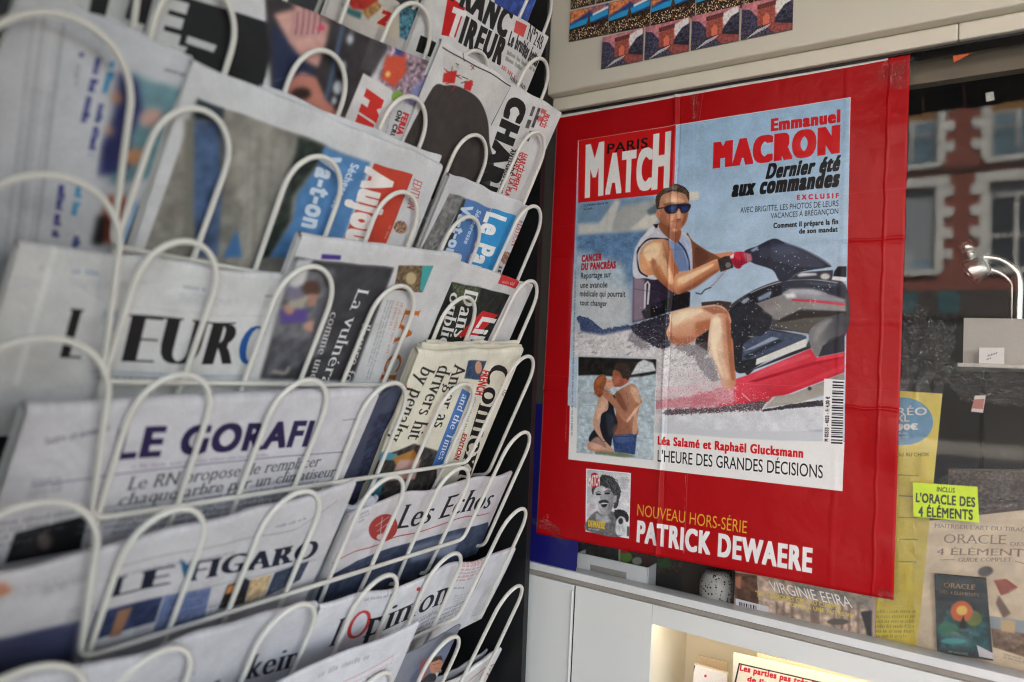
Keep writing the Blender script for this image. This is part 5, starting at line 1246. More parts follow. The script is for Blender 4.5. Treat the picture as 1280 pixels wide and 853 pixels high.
# --- tier 8
p = Paper(8, (236, 911), (525, 781), 0.0, thick=0.006, col=(214, 214, 218), seed=12, wav=1.2); c = p.c
c.line([C8(380, 853), C8(585, 735), C8(570, 775)], 3, (200, 130, 136)); c.line([C8(400, 862), C8(560, 772)], 2.4, (200, 130, 136)); c.text('Quotidien', C8(450, 855), C8(545, 800), C8(470, 828), (120, 120, 130), HI)
c.greek((400, 853), (500, 808), (404, 842), (130, 130, 138), 1, .6)
p.build('blank white newspaper corner with thin pink border lines in the lowest basket in view')
p = Paper(8, (502, 822), (577, 783), 0.006, thick=0.005, col=(120, 124, 136), seed=13); c = p.c
c.poly([C8(640, 853), C8(690, 745), C8(850, 650), C8(830, 853)], (104, 112, 136), soft=1, tex=0.1, cell=30); c.poly([C8(690, 760), C8(740, 735), C8(720, 840), C8(680, 853)], (150, 84, 80), soft=4); c.poly([C8(690, 853), C8(735, 815), C8(790, 815), C8(800, 853)], (28, 30, 40), soft=2)
c.ell(C8(762, 778), 7.5, 12, (190, 130, 100), soft=1.5, rot=10); c.poly([C8(745, 765), C8(750, 740), C8(785, 740), C8(788, 765), C8(775, 755)], (36, 28, 26), soft=1.5); c.line([C8(750, 775), C8(782, 772)], 2, (60, 40, 36)); c.line([C8(756, 797), C8(774, 795)], 2, (130, 70, 60))
c.poly([C8(757, 815), C8(775, 813), C8(768, 845)], (220, 220, 224), soft=1)
p.build('dark magazine with a portrait of a man in a suit behind a wire loop', name='magazine', rough=0.4)
p = Paper(8, (548, 866), (629, 812), 0.0, thick=0.007, col=(220, 218, 216), seed=14); c = p.c
c.line([C8(890, 853), C8(960, 800), C8(1015, 775)], 5, (200, 60, 60), soft=1, curve=True); c.line([C8(940, 853), C8(960, 815), C8(985, 825), C8(975, 853)], 4, (200, 60, 60), soft=1, curve=True); c.greek(C8(985, 800), C8(1000, 840), C8(1005, 780), (90, 90, 96), 2, .7)
p.build('white magazine with curving red strokes at the far end of the lowest basket', name='magazine', rough=0.45)
p = Paper(8, (536, 858), (612, 815), 0.012, thick=0.004, col=(150, 152, 156), seed=15)
p.build('plain grey magazine just behind the white one with red strokes', name='magazine', rough=0.45)
# --- tier 4
p = Paper(4, (26, 306), (378, 349), 0.006, thick=0.012, col=(208, 208, 206), seed=16); c = p.c
DI = dict(serif=True, bold=0.07, slab=0.018, thin=4)
c.text('L', C5(246, 168), C5(345, 172), C3(314, 640), (34, 32, 34), DI); c.text("'", C3(440, 740), C3(480, 742), C3(462, 660), (34, 32, 34), dict(bold=0.03)); c.text('EUR', C5(505, 190), C5(1020, 198), C3(560, 672), (34, 32, 34), DI); c.text('O', C5(1040, 200), C5(1172, 200), C3(1085, 720), (34, 84, 150), DI); c.text('PE', C5(1190, 202), C5(1500, 210), C3(1240, 735), (34, 32, 34), DI)
c.ell(C3(478, 672), 6.5, 6, (30, 84, 160), soft=1); c.ell(C3(480, 690), 11, 17, (176, 184, 192), soft=3, alpha=0.6)
c.greek(C3(320, 495), C3(540, 505), C3(325, 455), (120, 140, 176), 1, .8); c.greek(C3(310, 545), C3(640, 560), C3(315, 505), (170, 172, 178), 2, .7)
c.greek(C3(800, 560), C3(910, 570), C3(803, 532), (130, 140, 160), 1, .9); c.greek(C3(780, 615), C3(1020, 635), C3(785, 570), (165, 166, 172), 3, .7); c.greek(C3(1180, 605), C3(1290, 612), C3(1182, 580), (110, 112, 140), 1, .9); c.greek(C3(1165, 650), C3(1290, 660), C3(1168, 612), (165, 166, 172), 3, .7)
c.line([C3(560, 640), C3(1240, 690)], 1.6, (180, 182, 186)); c.line([C5(390, 225), C5(1170, 250)], 6, (176, 190, 200), soft=1); c.greek(C5(560, 240), C5(1150, 258), C5(562, 222), (120, 140, 160), 1, .5)
c.poly([C3(240, 385), C3(262, 385), C5(80, 290), C5(50, 290)], (226, 226, 222), soft=3); c.greek(C3(180, 480), C3(210, 482), C3(182, 450), (150, 160, 180), 1, .6)
c.greek(C3(60, 560), C3(180, 570), C3(80, 500), (160, 162, 168), 5, .5); c.greek(C5(400, 262), C5(1160, 285), C5(402, 240), (120, 124, 132), 1, .7)
p.build('white newspaper with tall thin serif capitals and one blue letter O in its masthead')
p = Paper(4, (380, 294), (581, 320), 0.001, thick=0.012, col=(208, 208, 208), seed=17); c = p.c
c.poly([C4(175, 430), C4(575, 472), C6(395, 260), C6(20, 250)], (62, 62, 65), soft=1, tex=0.3, cell=30)
c.poly([C4(90, 700), C4(180, 470), C4(330, 480), C4(280, 842), C6(50, 240)], (112, 112, 116), soft=8, tex=0.35, cell=18)
c.poly([C4(110, 660), C4(220, 650), C4(210, 710), C4(110, 720)], (92, 76, 140), soft=3); c.ell(C4(235, 565), 11, 11, (90, 66, 56), soft=3); c.ell(C4(145, 655), 6, 7, (186, 140, 120), soft=3); c.ell(C4(232, 730), 10, 7, (196, 150, 130), soft=3); c.ell(C4(262, 700), 6, 6, (190, 140, 120), soft=3)
c.poly([C4(150, 600), C4(230, 590), C4(200, 650), C4(140, 650)], (170, 164, 150), soft=4); c.poly([C4(80, 780), C4(220, 780), C6(180, 200), C6(50, 220)], (84, 84, 90), soft=6, tex=0.5, cell=20); c.line([C6(70, 215), C6(120, 225), C6(135, 195)], 9, (190, 180, 172), soft=3, curve=True)
c.poly([C4(225, 585), C4(262, 590), C4(250, 640), C4(215, 640)], (176, 132, 116), rag=4); c.poly([C4(130, 560), C4(190, 540), C4(210, 600), C4(150, 620)], (126, 120, 140), rag=5); c.poly([C4(255, 600), C4(300, 640), C4(280, 760), C4(230, 800)], (96, 96, 102), rag=8); c.poly([C4(180, 440), C4(240, 440), C4(200, 560), C4(140, 560)], (206, 206, 206), rag=8)
c.smear([C4(150, 430), C4(580, 470), C6(400, 270), C6(10, 260)], 6)
LS = dict(serif=True, bold=0.015)
c.text('La vulnérabilité', C4(420, 562), C6(180, 470), C4(466, 572), (226, 226, 224), LS); c.text('comme une', C4(310, 665), C6(215, 250), C4(340, 672), (210, 210, 208), LS); c.text("l'autre force", C4(440, 715), C6(330, 350), C4(478, 722), (216, 216, 214), LS)
c.poly([C4(595, 462), C4(748, 466), C4(702, 582), C4(575, 570)], (110, 92, 70), soft=1, tex=0.6, cell=10); c.poly([C4(700, 464), C4(748, 466), C4(704, 580), C4(690, 570)], (70, 160, 160), soft=2); c.ell(C4(650, 520), 7, 8, (190, 170, 130), soft=3)
c.text('LA CROIX', C4(628, 652), C6(420, 520), C4(698, 660), (196, 108, 44), dict(serif=True, bold=0.03))
c.greek(C4(545, 610), C6(440, 250), C4(580, 618), (120, 122, 126), 3, .7); c.greek(C4(585, 620), C4(520, 842), C4(622, 628), (206, 120, 90), 2, .6)
c.poly([C4(280, 412), C4(356, 420), C4(352, 440), C4(276, 434)], (72, 54, 130), soft=1)
p.build('newspaper with a dark photo of a child, white words and an orange sideways masthead')
p = Paper(4, (540, 316), (668, 357), 0.006, thick=0.008, col=(208, 207, 206), seed=18); c = p.c
c.poly([C4(815, 538), C4(1078, 596), C4(955, 846), C6(890, 100), C6(700, 100), C4(728, 800)], (40, 42, 38), soft=1, tex=0.4, cell=14); c.poly([C4(840, 548), C4(960, 570), C4(940, 640), C4(860, 640)], (84, 92, 70), soft=6, tex=0.8, cell=8)
c.text('Dans les', C4(898, 575), C4(800, 920), C4(950, 592), (226, 226, 222), dict(serif=True, bold=0.035)); c.text('oubliés', C4(836, 585), C4(770, 850), C4(884, 600), (226, 226, 222), dict(serif=True, bold=0.035))
c.poly([C4(965, 665), C4(1028, 682), C6(935, 70), C6(855, 70)], (204, 44, 46)); c.text('Libé', C4(965, 690), C6(850, 160), C4(1020, 700), (236, 234, 232), dict(bold=0.06))
c.poly([C4(1040, 520), C4(1118, 540), C4(1102, 568), C4(1028, 548)], (206, 56, 56)); c.greek(C4(1042, 552), C4(1098, 562), C4(1050, 532), (236, 200, 196), 1, .8)
p.build('newspaper with a dark green photo, bold white words and a red masthead block')
# --- tier 3
p = Paper(3, (30, -24), (244, 72), 0.010, thick=0.007, col=(196, 198, 202), seed=19, lean=-0.012); c = p.c
c.poly([C1(655, 340), C1(925, 432), C1(790, 853), C3(500, 100), C1(500, 700)], (112, 148, 156), soft=2, tex=0.1, cell=20)
c.poly([C1(590, 340), C1(680, 380), C1(700, 520), C1(640, 640), C1(640, 800), C1(480, 853), C1(500, 700), C1(560, 560)], (48, 52, 100), soft=5, tex=0.4, cell=14)
c.ell(C1(745, 560), 16, 13, (196, 160, 150), soft=5); c.ell(C1(660, 750), 16, 11, (200, 146, 110), soft=5); c.ell(C1(575, 470), 7, 8, (196, 140, 110), soft=4); c.ell(C1(540, 630), 5, 7, (196, 150, 120), soft=3)
c.poly([C3(490, 150), C3(570, 160), C3(520, 370), C3(420, 360)], (150, 70, 50), soft=4, tex=0.8, cell=12); c.poly([C3(440, 240), C3(480, 240), C3(460, 380), C3(410, 370)], (28, 28, 30), soft=3); c.poly([C3(590, 180), C3(700, 190), C3(650, 400), C3(540, 400)], (140, 172, 204), soft=3)
c.smear([C1(560, 280), C1(940, 400), C1(780, 880), C3(480, 420), C3(380, 400)], 9)
CY, NV = (58, 140, 190), (52, 56, 120)
for (a_, b_, wdt, cl, ll) in ((C1(530, 280), C1(480, 470), 14, CY, 1), (C1(465, 260), C1(352, 720), 14, NV, 1), (C1(475, 490), C1(400, 820), 13, NV, 1), (C3(330, 110), C3(290, 320), 14, CY, 1), (C3(255, 100), C3(215, 370), 14, NV, 1), (C3(320, 330), C3(285, 480), 14, NV, 1), (C1(395, 230), C1(385, 280), 11, NV, 1), (C1(385, 290), C1(365, 400), 6, (130, 134, 150), 2)):
    c.greek(a_, b_, (a_[0] + wdt, a_[1] + 3), cl, ll, 0.95, bold=2.0)
c.greek(C1(800, 330), C1(970, 390), C1(812, 305), (70, 74, 90), 1, .9); c.greek(C1(150, 420), C1(60, 860), C1(290, 430), (128, 130, 138), 9, .55); c.greek(C3(100, 100), C3(60, 380), C3(190, 110), (128, 130, 138), 6, .5)
for q_ in range(4): c.line([(46 + 13*q_, 10 + 5*q_), (6 + 12*q_, 330)], 3 + q_, random.choice([(150, 152, 156), (218, 218, 220)]), soft=2, alpha=.6)
p.build('pale newspaper with navy and cyan text columns beside a teal sports photo')
p = Paper(3, (243, 75), (556, 206), 0.004, thick=0.013, col=(206, 207, 208), seed=20); c = p.c
c.poly([PP(165, 180), PP(860, 450), C4(360, 360), C4(200, 500), C3(650, 500), C3(640, 400)], (140, 137, 128), soft=1, tex=0.3, cell=40)
c.poly([PP(165, 185), PP(275, 225), PP(265, 270), PP(150, 270)], (44, 58, 66), soft=4); c.poly([PP(140, 280), PP(255, 270), PP(250, 600), PP(230, 853), PP(150, 853), PP(125, 600)], (72, 92, 124), soft=7, tex=0.4, cell=30)
c.poly([PP(110, 270), PP(150, 270), PP(130, 853), PP(90, 853)], (120, 118, 106), soft=5)
for q in range(9): c.line([PP(360 + 26*q, 320 + 9*q), PP(330 + 22*q, 853)], 4, random.choice([(176, 174, 168), (112, 110, 104), (160, 158, 150)]), soft=3, alpha=.7)
c.poly([PP(570, 345), PP(690, 385), PP(640, 470), PP(540, 600), PP(530, 700), PP(440, 853), PP(400, 853), PP(500, 620)], (46, 54, 48), soft=6, tex=0.6, cell=14)
c.poly([PP(680, 385), PP(865, 452), PP(720, 853), PP(440, 853), PP(540, 700), PP(560, 590), PP(640, 480)], (84, 130, 178), soft=4, tex=0.15, cell=30); c.poly([PP(250, 853), PP(310, 730), PP(330, 853)], (70, 112, 160), soft=5)
c.smear([PP(100, 170), PP(900, 450), PP(760, 880), PP(60, 880)], 5)
c.text('Va-t-on manquer', PP(668, 405), PP(470, 1100), PP(748, 430), (206, 218, 230), dict(bold=0.05)); c.text('Sécheresse', PP(790, 452), PP(700, 640), PP(820, 462), (206, 218, 230), dict(bold=0.03))
c.poly([C4(500, 26), C4(668, 84), C4(520, 450), C4(340, 420)], (196, 70, 52)); c.text('Aujourd', C4(472, 40), C4(340, 480), C4(588, 78), (236, 230, 224), dict(bold=0.07)); c.greek(C4(560, 300), C4(520, 390), C4(590, 308), (226, 170, 150), 2, .8)
c.text('EDITION', C4(672, 100), C4(640, 225), C4(710, 112), (190, 80, 70), dict(serif=True, bold=0.02)); c.ell(C4(612, 308), 9, 8, (150, 120, 96), soft=2, tex=0.8, cell=6)
p.build('newspaper with a large grey tree photo and an orange red masthead block')
p = Paper(3, (330, 107), (553, 196), 0.020, thick=0.006, col=(204, 205, 207), seed=21)
p.build('folded newspaper edge showing just behind the paper with the orange red masthead block', copies=2)
p = Paper(3, (563, 216), (664, 258), 0.002, thick=0.009, col=(206, 206, 208), seed=22); c = p.c
c.poly([C4(822, 160), C4(890, 188), C4(760, 420), C4(690, 420)], (126, 126, 124), soft=2, tex=0.4, cell=14); c.poly([C4(885, 190), C4(905, 200), C4(830, 400), C4(770, 430)], (52, 58, 56), soft=3)
c.poly([C4(895, 190), C4(1000, 228), C4(880, 500), C4(770, 440), C4(830, 380)], (84, 124, 178), soft=2)
c.text('Va-t-on', C4(882, 212), C4(800, 430), C4(922, 226), (200, 214, 230), dict(bold=0.06)); c.text('Sécheresse', C4(940, 235), C4(880, 380), C4(958, 242), (190, 206, 226), dict(bold=0.03))
c.line([C4(1000, 228), C4(880, 480)], 3, (190, 110, 110)); c.poly([C4(1003, 228), C4(1098, 262), C4(1000, 510), C4(885, 480)], (56, 146, 204)); c.text('Le Parisien', C4(985, 240), C4(820, 680), C4(1056, 268), (236, 238, 238), dict(bold=0.06))
c.text('EDITION', C4(1112, 275), C4(1080, 385), C4(1142, 286), (196, 84, 76), dict(serif=True, bold=0.02)); c.ell(C4(1060, 440), 8, 8, (150, 116, 100), soft=2, tex=0.8, cell=6); c.greek(C4(1020, 470), C4(1010, 510), C4(1050, 478), (40, 40, 44), 1, .9)
p.build('newspaper with a bright cyan sideways masthead block beside a blue photo')
# --- tier 2
p = Paper(2, (70, -118), (552, 83), 0.004, thick=0.010, col=(204, 204, 205), seed=23); c = p.c
c.poly([C1(380, 30), C1(430, -200), C1(1240, 60), C1(1150, 372), C1(760, 240), C1(800, 170), C1(420, 90)], (36, 37, 38), soft=1)
c.text('LE', C1(440, 70), C1(760, 150), C1(490, -120), (200, 202, 202), dict(bold=0.09)); c.poly([C1(800, 112), C1(935, 160), C1(918, 196), C1(790, 150)], (196, 198, 198), soft=1)
c.greek(C1(420, 150), C1(720, 260), C1(440, 90), (70, 72, 76), 2, .9, bold=2); c.poly([C1(100, 0), C1(420, 80), C1(300, 200), C1(80, 120)], (186, 190, 196), soft=10)
c.poly([C3b(-100, -120), C3b(340, -20), C3b(830, 240), C3b(500, 740), C3b(160, 640), C3b(-60, 560)], (58, 54, 56), soft=2, tex=0.3, cell=30)
c.poly([C3b(-60, 60), C3b(60, 160), C3b(180, 340), C3b(260, 400), C3b(200, 450), C3b(60, 480), C3b(-40, 620)], (44, 52, 78), soft=5)
c.poly([C3b(-40, 0), C3b(150, -40), C3b(350, 90), C3b(330, 200), C3b(270, 380), C3b(160, 330), C3b(60, 200)], (206, 160, 150), soft=5, tex=0.15, cell=16)
for q in range(5): c.line([C3b(130 + 34*q, 20), C3b(110 + 36*q, 170)], 5, (150, 100, 100), soft=3, alpha=.6)
c.ell(C3b(280, 105), 7, 4, (200, 90, 110), soft=3)
c.poly([C3b(0, 580), C3b(60, 460), C3b(160, 410), C3b(260, 450), C3b(340, 600), C3b(500, 745), C3b(340, 700), C3b(220, 640), C3b(120, 600)], (192, 128, 112), soft=4); c.ell(C3b(150, 560), 14, 8, (50, 34, 32), soft=6)
c.line([C3b(445, 110), C3b(400, 330), C3b(340, 600)], 12, (84, 108, 140), soft=4)
for (x_, y_, r_) in ((510, 185, 5), (460, 370, 5), (430, 520, 7), (405, 610, 4)): c.ell(C3b(x_, y_), r_, r_ * 1.3, (200, 206, 214), soft=3)
for q in range(6): c.line([C3b(680 + 26*q, 200 + 14*q), C3b(610 + 26*q, 400 + 10*q)], 4, (130, 128, 130), soft=1.5, alpha=.8)
c.poly([C3b(845, 210), C3b(1215, 430), C3b(1080, 720), C3b(860, 560), C3b(740, 480)], (150, 128, 140), soft=2, tex=0.9, cell=9)
c.poly([C3b(800, 320), C3b(960, 320), C3b(970, 440), C3b(880, 540), C3b(770, 470)], (206, 84, 62), soft=3); c.ell(C3b(822, 445), 4, 4, (230, 190, 110), soft=2); c.poly([C3b(860, 220), C3b(1000, 290), C3b(960, 320), C3b(850, 270)], (200, 96, 60), soft=4)
c.poly([C3b(870, 280), C3b(960, 300), C3b(940, 330), C3b(870, 310)], (60, 70, 130), soft=3); c.poly([C3b(1040, 540), C3b(1150, 480), C3b(1120, 680), C3b(960, 660)], (130, 140, 190), soft=5, alpha=.7)
c.smear([C3b(-100, -120), C3b(840, 230), C3b(740, 480), C3b(500, 760), C3b(-100, 600)], 6); c.smear([C3b(830, 200), C3b(1225, 430), C3b(1080, 740), C3b(740, 480)], 4)
for q_ in range(5):
    x_ = 95 + 40 * q_; c.line([C3b(x_ + 10, -10), C3b(x_ + 4, 80), C3b(x_ - 6, 150 + 12 * (q_ % 3))], 13, (196, 148, 146), soft=1.5, curve=True); c.line([C3b(x_ + 30, -10), C3b(x_ + 24, 80), C3b(x_ + 12, 150)], 4, (112, 74, 84), soft=1.5, alpha=.8, curve=True)
c.ell(C3b(285, 110), 5, 3, (206, 84, 110), soft=1.5); c.line([C3b(-40, 470), C3b(80, 430), C3b(240, 440)], 3, (84, 98, 130), soft=1, alpha=.7)
c.poly([C3b(625, 425), C3b(860, 560), C3b(860, 680), C3b(800, 853), C3b(480, 760)], (214, 212, 210), soft=1)
c.text('Midi', C3b(665, 540), C3b(520, 960), C3b(790, 620), (204, 52, 46), dict(bold=0.10)); c.ell(C3b(905, 605), 8.5, 8, (130, 166, 84), soft=2)
c.text('FERIA', C3b(965, 720), C3b(915, 870), C3b(1010, 740), (200, 52, 50), dict(bold=0.08)); c.text('ON CRU', C3b(920, 700), C3b(860, 890), C3b(955, 715), (50, 48, 50), dict(bold=0.06)); c.greek(C3b(845, 650), C3b(800, 860), C3b(880, 660), (110, 110, 114), 2, .7)
p.build('newspaper with a photo of bare arms over denim and a crowd picture')
p = Paper(2, (553, 49), (703, 141), 0.001, thick=0.006, col=(212, 211, 209), seed=24, wav=0.7); c = p.c
c.poly([C2(775, 175), C2(1032, 322), C2(955, 470), C2(900, 380), C2(780, 310)], (206, 204, 200), soft=0.6); c.line([C2(775, 172), C2(1033, 320), C2(958, 470)], 4, (40, 38, 38))
c.poly([C2(725, 350), C2(790, 318), C2(850, 328), C2(910, 375), C2(945, 450), C2(952, 540), C2(965, 640), C2(900, 760), C2(600, 700)], (66, 60, 57), soft=1, tex=0.12, cell=30, curve=True)
for q in range(26):
    x_, y_ = 780 + 110 * random.random(), 215 + 110 * random.random(); l_ = 12 + 18 * random.random(); a_ = random.random() * 6.3
    c.line([C2(x_, y_), C2(x_ + l_ * math.cos(a_), y_ + l_ * math.sin(a_))], 3, random.choice([(40, 38, 40), (196, 40, 44), (60, 58, 60), (150, 150, 150)]), soft=0.6)
c.poly([C2(780, 270), C2(830, 260), C2(820, 310), C2(775, 305)], (200, 50, 46), soft=2); c.poly([C2(860, 300), C2(890, 300), C2(880, 340), C2(855, 330)], (200, 50, 50), soft=2)
CB = dict(bold=0.10, boldy=0.05)
c.text('CHARLIE', C2(1034, 352), C2(866, 850), C2(1094, 382), (34, 32, 32), CB)
SBB = dict(bold=0.05, boldy=0.02)
c.text('PROCÈS', C2(1160, 425), C2(1140, 475), C2(1182, 434), (200, 50, 50), SBB); c.greek(C2(1140, 400), C2(1096, 520), C2(1178, 420), (200, 60, 60), 1, .9); c.greek(C2(1110, 392), C2(1064, 525), C2(1150, 410), (44, 42, 42), 2, .9, 2)
c.text('HARCÈLEMENT', C2(1078, 580), C2(1035, 720), C2(1098, 588), (196, 50, 50), SBB); c.text('SEXUEL À LA PLAGE', C2(1062, 572), C2(1000, 770), C2(1080, 580), (196, 50, 50), SBB)
c.text('BRIGADE', C2(1050, 565), C2(1022, 660), C2(1066, 571), (44, 42, 42), SBB); c.text('ANTI-GROS LOURDS', C2(1034, 560), C2(975, 760), C2(1050, 566), (44, 42, 42), SBB)
p.build('white satirical paper with a large black shape, cartoon scribbles and heavy sideways masthead')
# --- tier 1
p = Paper(1, (425, -34), (556, 30), 0.006, thick=0.008, col=(196, 190, 184), seed=25); c = p.c
c.poly([C3b(560, -80), C3b(830, -60), C3b(760, 60), C3b(640, 30)], (176, 52, 44), soft=3, tex=0.3, cell=12); c.poly([C3b(700, 60), C3b(800, -20), C3b(840, 20), C3b(740, 110)], (170, 130, 80), soft=4, tex=0.5, cell=8); c.poly([C3b(560, 0), C3b(700, 60), C3b(690, 110), C3b(600, 60)], (60, 110, 110), soft=4)
c.smear([C3b(540, -100), C3b(850, -60), C3b(760, 130), C3b(560, 90)], 4)
c.poly([C3b(830, 10), C3b(1000, 80), C3b(940, 250), C3b(780, 150)], (206, 196, 176), soft=1); c.text('Z', C3b(800, 130), C3b(880, 165), C3b(835, 50), (200, 44, 44), dict(bold=0.1))
c.poly([C3b(960, 0), C3b(1130, -40), C3b(1030, 260), C3b(960, 230)], (74, 120, 136), soft=3, tex=0.7, cell=10)
p.build('newspaper with red, teal and gold pictures and a red letter Z near the rack top')
p = Paper(1, (548, -42), (688, 46), 0.002, thick=0.006, col=(210, 209, 208), seed=26, wav=0.7); c = p.c
c.poly([C2(690, 128), C2(765, 165), C2(745, 220), C2(670, 190)], (26, 25, 24)); c.poly([C2(795, -30), C2(855, 20), C2(815, 135), C2(765, 125)], (196, 32, 36))
FB = dict(bold=0.075, boldy=0.03)
c.text('FRANC', C2(800, -16), C2(1004, 130), C2(836, -118), (38, 36, 36), FB); c.text('T', C2(778, 118), C2(826, 138), C2(812, 20), (230, 226, 224), FB); c.text('IREUR', C2(826, 148), C2(985, 236), C2(856, 55), (38, 36, 36), FB)
c.poly([C2(1045, 65), C2(1088, 90), C2(1074, 135), C2(1036, 110)], (206, 80, 76)); c.text('N°248', C2(1088, 140), C2(1152, 186), C2(1100, 88), (44, 42, 42), dict(serif=True, bold=0.04))
c.text('Le bruit', C2(1012, 158), C2(1078, 200), C2(1026, 108), (50, 50, 50), FB); c.text('des bottes', C2(1070, 200), C2(1135, 250), C2(1090, 150), (50, 50, 50), FB); c.greek(C2(1000, 225), C2(1120, 300), C2(1012, 178), (130, 130, 120), 2, .8, 2); c.greek(C2(985, 260), C2(1090, 345), C2(994, 230), (190, 70, 70), 1, .9); c.greek(C2(1020, 300), C2(1100, 355), C2(1028, 275), (44, 44, 44), 1, .9)
p.build('white newspaper with tall black condensed capitals and a red block with a white T')
# --- tier 0
p = Paper(0, (596, -80), (681, -22), 0.002, thick=0.006, col=(58, 84, 160), seed=27, low=-0.08); c = p.c
c.poly([C2(1000, -200), C2(1200, -60), C2(1140, 110), C2(980, 20)], (64, 88, 164), soft=4, tex=0.4, cell=20); c.speck([C2(1020, -60), C2(1150, 0), C2(1130, 80), C2(1030, 20)], 30, (.6, 1.6), [(190, 206, 236)], 4)
p.build('glossy blue starry magazine at the top end of the rack', name='magazine', rough=0.3)

# ================================================================== small pictures on the fascia
def card_canvas(kind):
    cn = Canvas(lambda p: p, [(0, 0), (100, 0), (100, 70), (0, 70)], 300, 210, (40, 40, 50))
    if kind == 'tower':
        cn.poly([(0, 0), (100, 0), (100, 36), (0, 36)], (44, 66, 120), tex=0.3, cell=30); cn.poly([(0, 0), (60, 0), (40, 14), (14, 24), (0, 30)], (190, 110, 70), soft=8, tex=0.5, cell=14); cn.poly([(40, 2), (90, 0), (100, 10), (60, 14)], (160, 96, 96), soft=8, tex=0.5, cell=12)
        cn.poly([(0, 34), (30, 26), (70, 20), (100, 14), (100, 26), (0, 46)], (40, 140, 190), soft=5); cn.poly([(60, 16), (100, 6), (100, 12), (60, 22)], (200, 220, 240), soft=3)
        cn.poly([(0, 42), (100, 32), (100, 70), (0, 70)], (48, 38, 32), soft=2, tex=0.9, cell=6)
        g = np.random.default_rng(3)
        for q in range(150):
            x, y = g.random() * 100, 42 + 26 * g.random(); cn.poly([(x, y), (x + 2.2, y), (x + 2.2, y + 2.6), (x, y + 2.6)], [(210, 170, 110), (226, 210, 180), (130, 80, 50), (90, 70, 80)][g.integers(4)], soft=0.6, alpha=.8)
        cn.poly([(50, 6), (51, 6), (53, 26), (58, 44), (54, 44), (50.5, 36), (47, 44), (43, 44), (48, 26)], (70, 54, 44), soft=0.8)
    else:
        cn.poly([(0, 0), (100, 0), (100, 40), (0, 40)], (170, 110, 116), tex=0.3, cell=20); cn.poly([(60, 10), (96, 0), (100, 20), (70, 34)], (226, 206, 200), soft=6, tex=0.3, cell=10)
        cn.poly([(0, 10), (16, 14), (34, 34), (40, 52), (0, 56)], (56, 54, 70), soft=3, tex=0.8, cell=8); cn.poly([(100, 12), (84, 18), (66, 40), (62, 50), (100, 46)], (54, 52, 66), soft=3, tex=0.8, cell=8)
        cn.poly([(32, 10), (66, 8), (66, 50), (56, 50), (56, 34), (50, 27), (43, 34), (43, 50), (32, 50)], (140, 74, 62), soft=1, tex=0.4, cell=8); cn.poly([(31, 8), (67, 6), (67, 15), (31, 17)], (92, 52, 52), soft=1, tex=0.5, cell=5); cn.poly([(43, 34), (50, 27), (56, 34), (56, 50), (43, 50)], (196, 104, 84), soft=2)
        cn.poly([(44, 50), (60, 48), (100, 58), (100, 70), (66, 70)], (130, 70, 66), soft=2, tex=0.4, cell=10); cn.poly([(0, 54), (44, 50), (66, 70), (0, 70)], (62, 58, 70), soft=2, tex=0.9, cell=6)
        for q in range(7): cn.line([(12 + 6*q, 70 - 2*q), (34 + 4*q, 56 - q)], 3, (226, 224, 224), soft=0.8, alpha=.85)
    cn.a = np.clip(cn.a * 1.25, 0, 1); cn.grain(0.06, 3); return cn.image(kind + '_picture')
MT = print_mat('tower_card', card_canvas('tower'), 0.25, 0.5, 0.05); MA = print_mat('arch_card', card_canvas('arch'), 0.25, 0.5, 0.05)
M_edge = mat('card_edge', (120, 112, 108), 0.5)
KK = crop(700, 0, 4.267)
def card(p0, u, v, m, label, group):
    """p0 lower left on the fascia; u along, v up"""
    n = np.array([0, -0.0022, 0]); q = [p0, p0 + u, p0 + u + v, p0 + v]; f = [a + n for a in q]
    b = MB(); b.add(f, [(0, 1, 2, 3)], 0, False, [(0, 0), (1, 0), (1, 1), (0, 1)])
    b.add(q + f, [(0, 4, 7, 3), (1, 2, 6, 5), (0, 1, 5, 4), (3, 7, 6, 2), (3, 2, 1, 0)], 1)
    o = b.build('picture_magnet', [m, M_edge]); tag(o, label, 'magnet', group)
YK = YF - 0.0006
ordn = ['first', 'second', 'third', 'fourth', 'fifth']
a = at_y(KK(50, 226), YK); b = at_y(KK(985, 40), YK); h_ = np.array([0, 0, at_y(KK(45, 66), YK)[2] - a[2]])
w_ = (b - a) / 4.0
for k in range(5): card(a + w_ * k, w_ * 0.975, h_ * 0.985, MT, f'blue sunset tower picture magnet, {ordn[k]} from the rack end of its row', 'tower picture magnets on the fascia')
card(a + h_ * 1.06, w_ * 0.62, h_ * 0.98, MT, 'blue tower picture magnet of the upper row, nearest to the rack', 'tower picture magnets on the fascia')
for k in range(1, 4): card(a + h_ * 1.06 + w_ * (0.66 + k - 1), w_ * 0.975, h_ * 0.985, MT, f'blue tower picture magnet of the upper row, {ordn[k]} from the rack', 'tower picture magnets on the fascia')
a2 = at_y(KK(222, 372), YK); b2 = at_y(KK(1254, 158), YK); h2 = np.array([0, 0, at_y(KK(228, 204), YK)[2] - a2[2]]); w2 = (b2 - a2) / 4.0
for k in range(4): card(a2 + np.array([0, -0.0004, 0]) + w2 * k, w2 * 0.955, h2, MA, f'purple arch picture magnet, {ordn[k]} from the rack end of its row', 'arch picture magnets on the fascia')

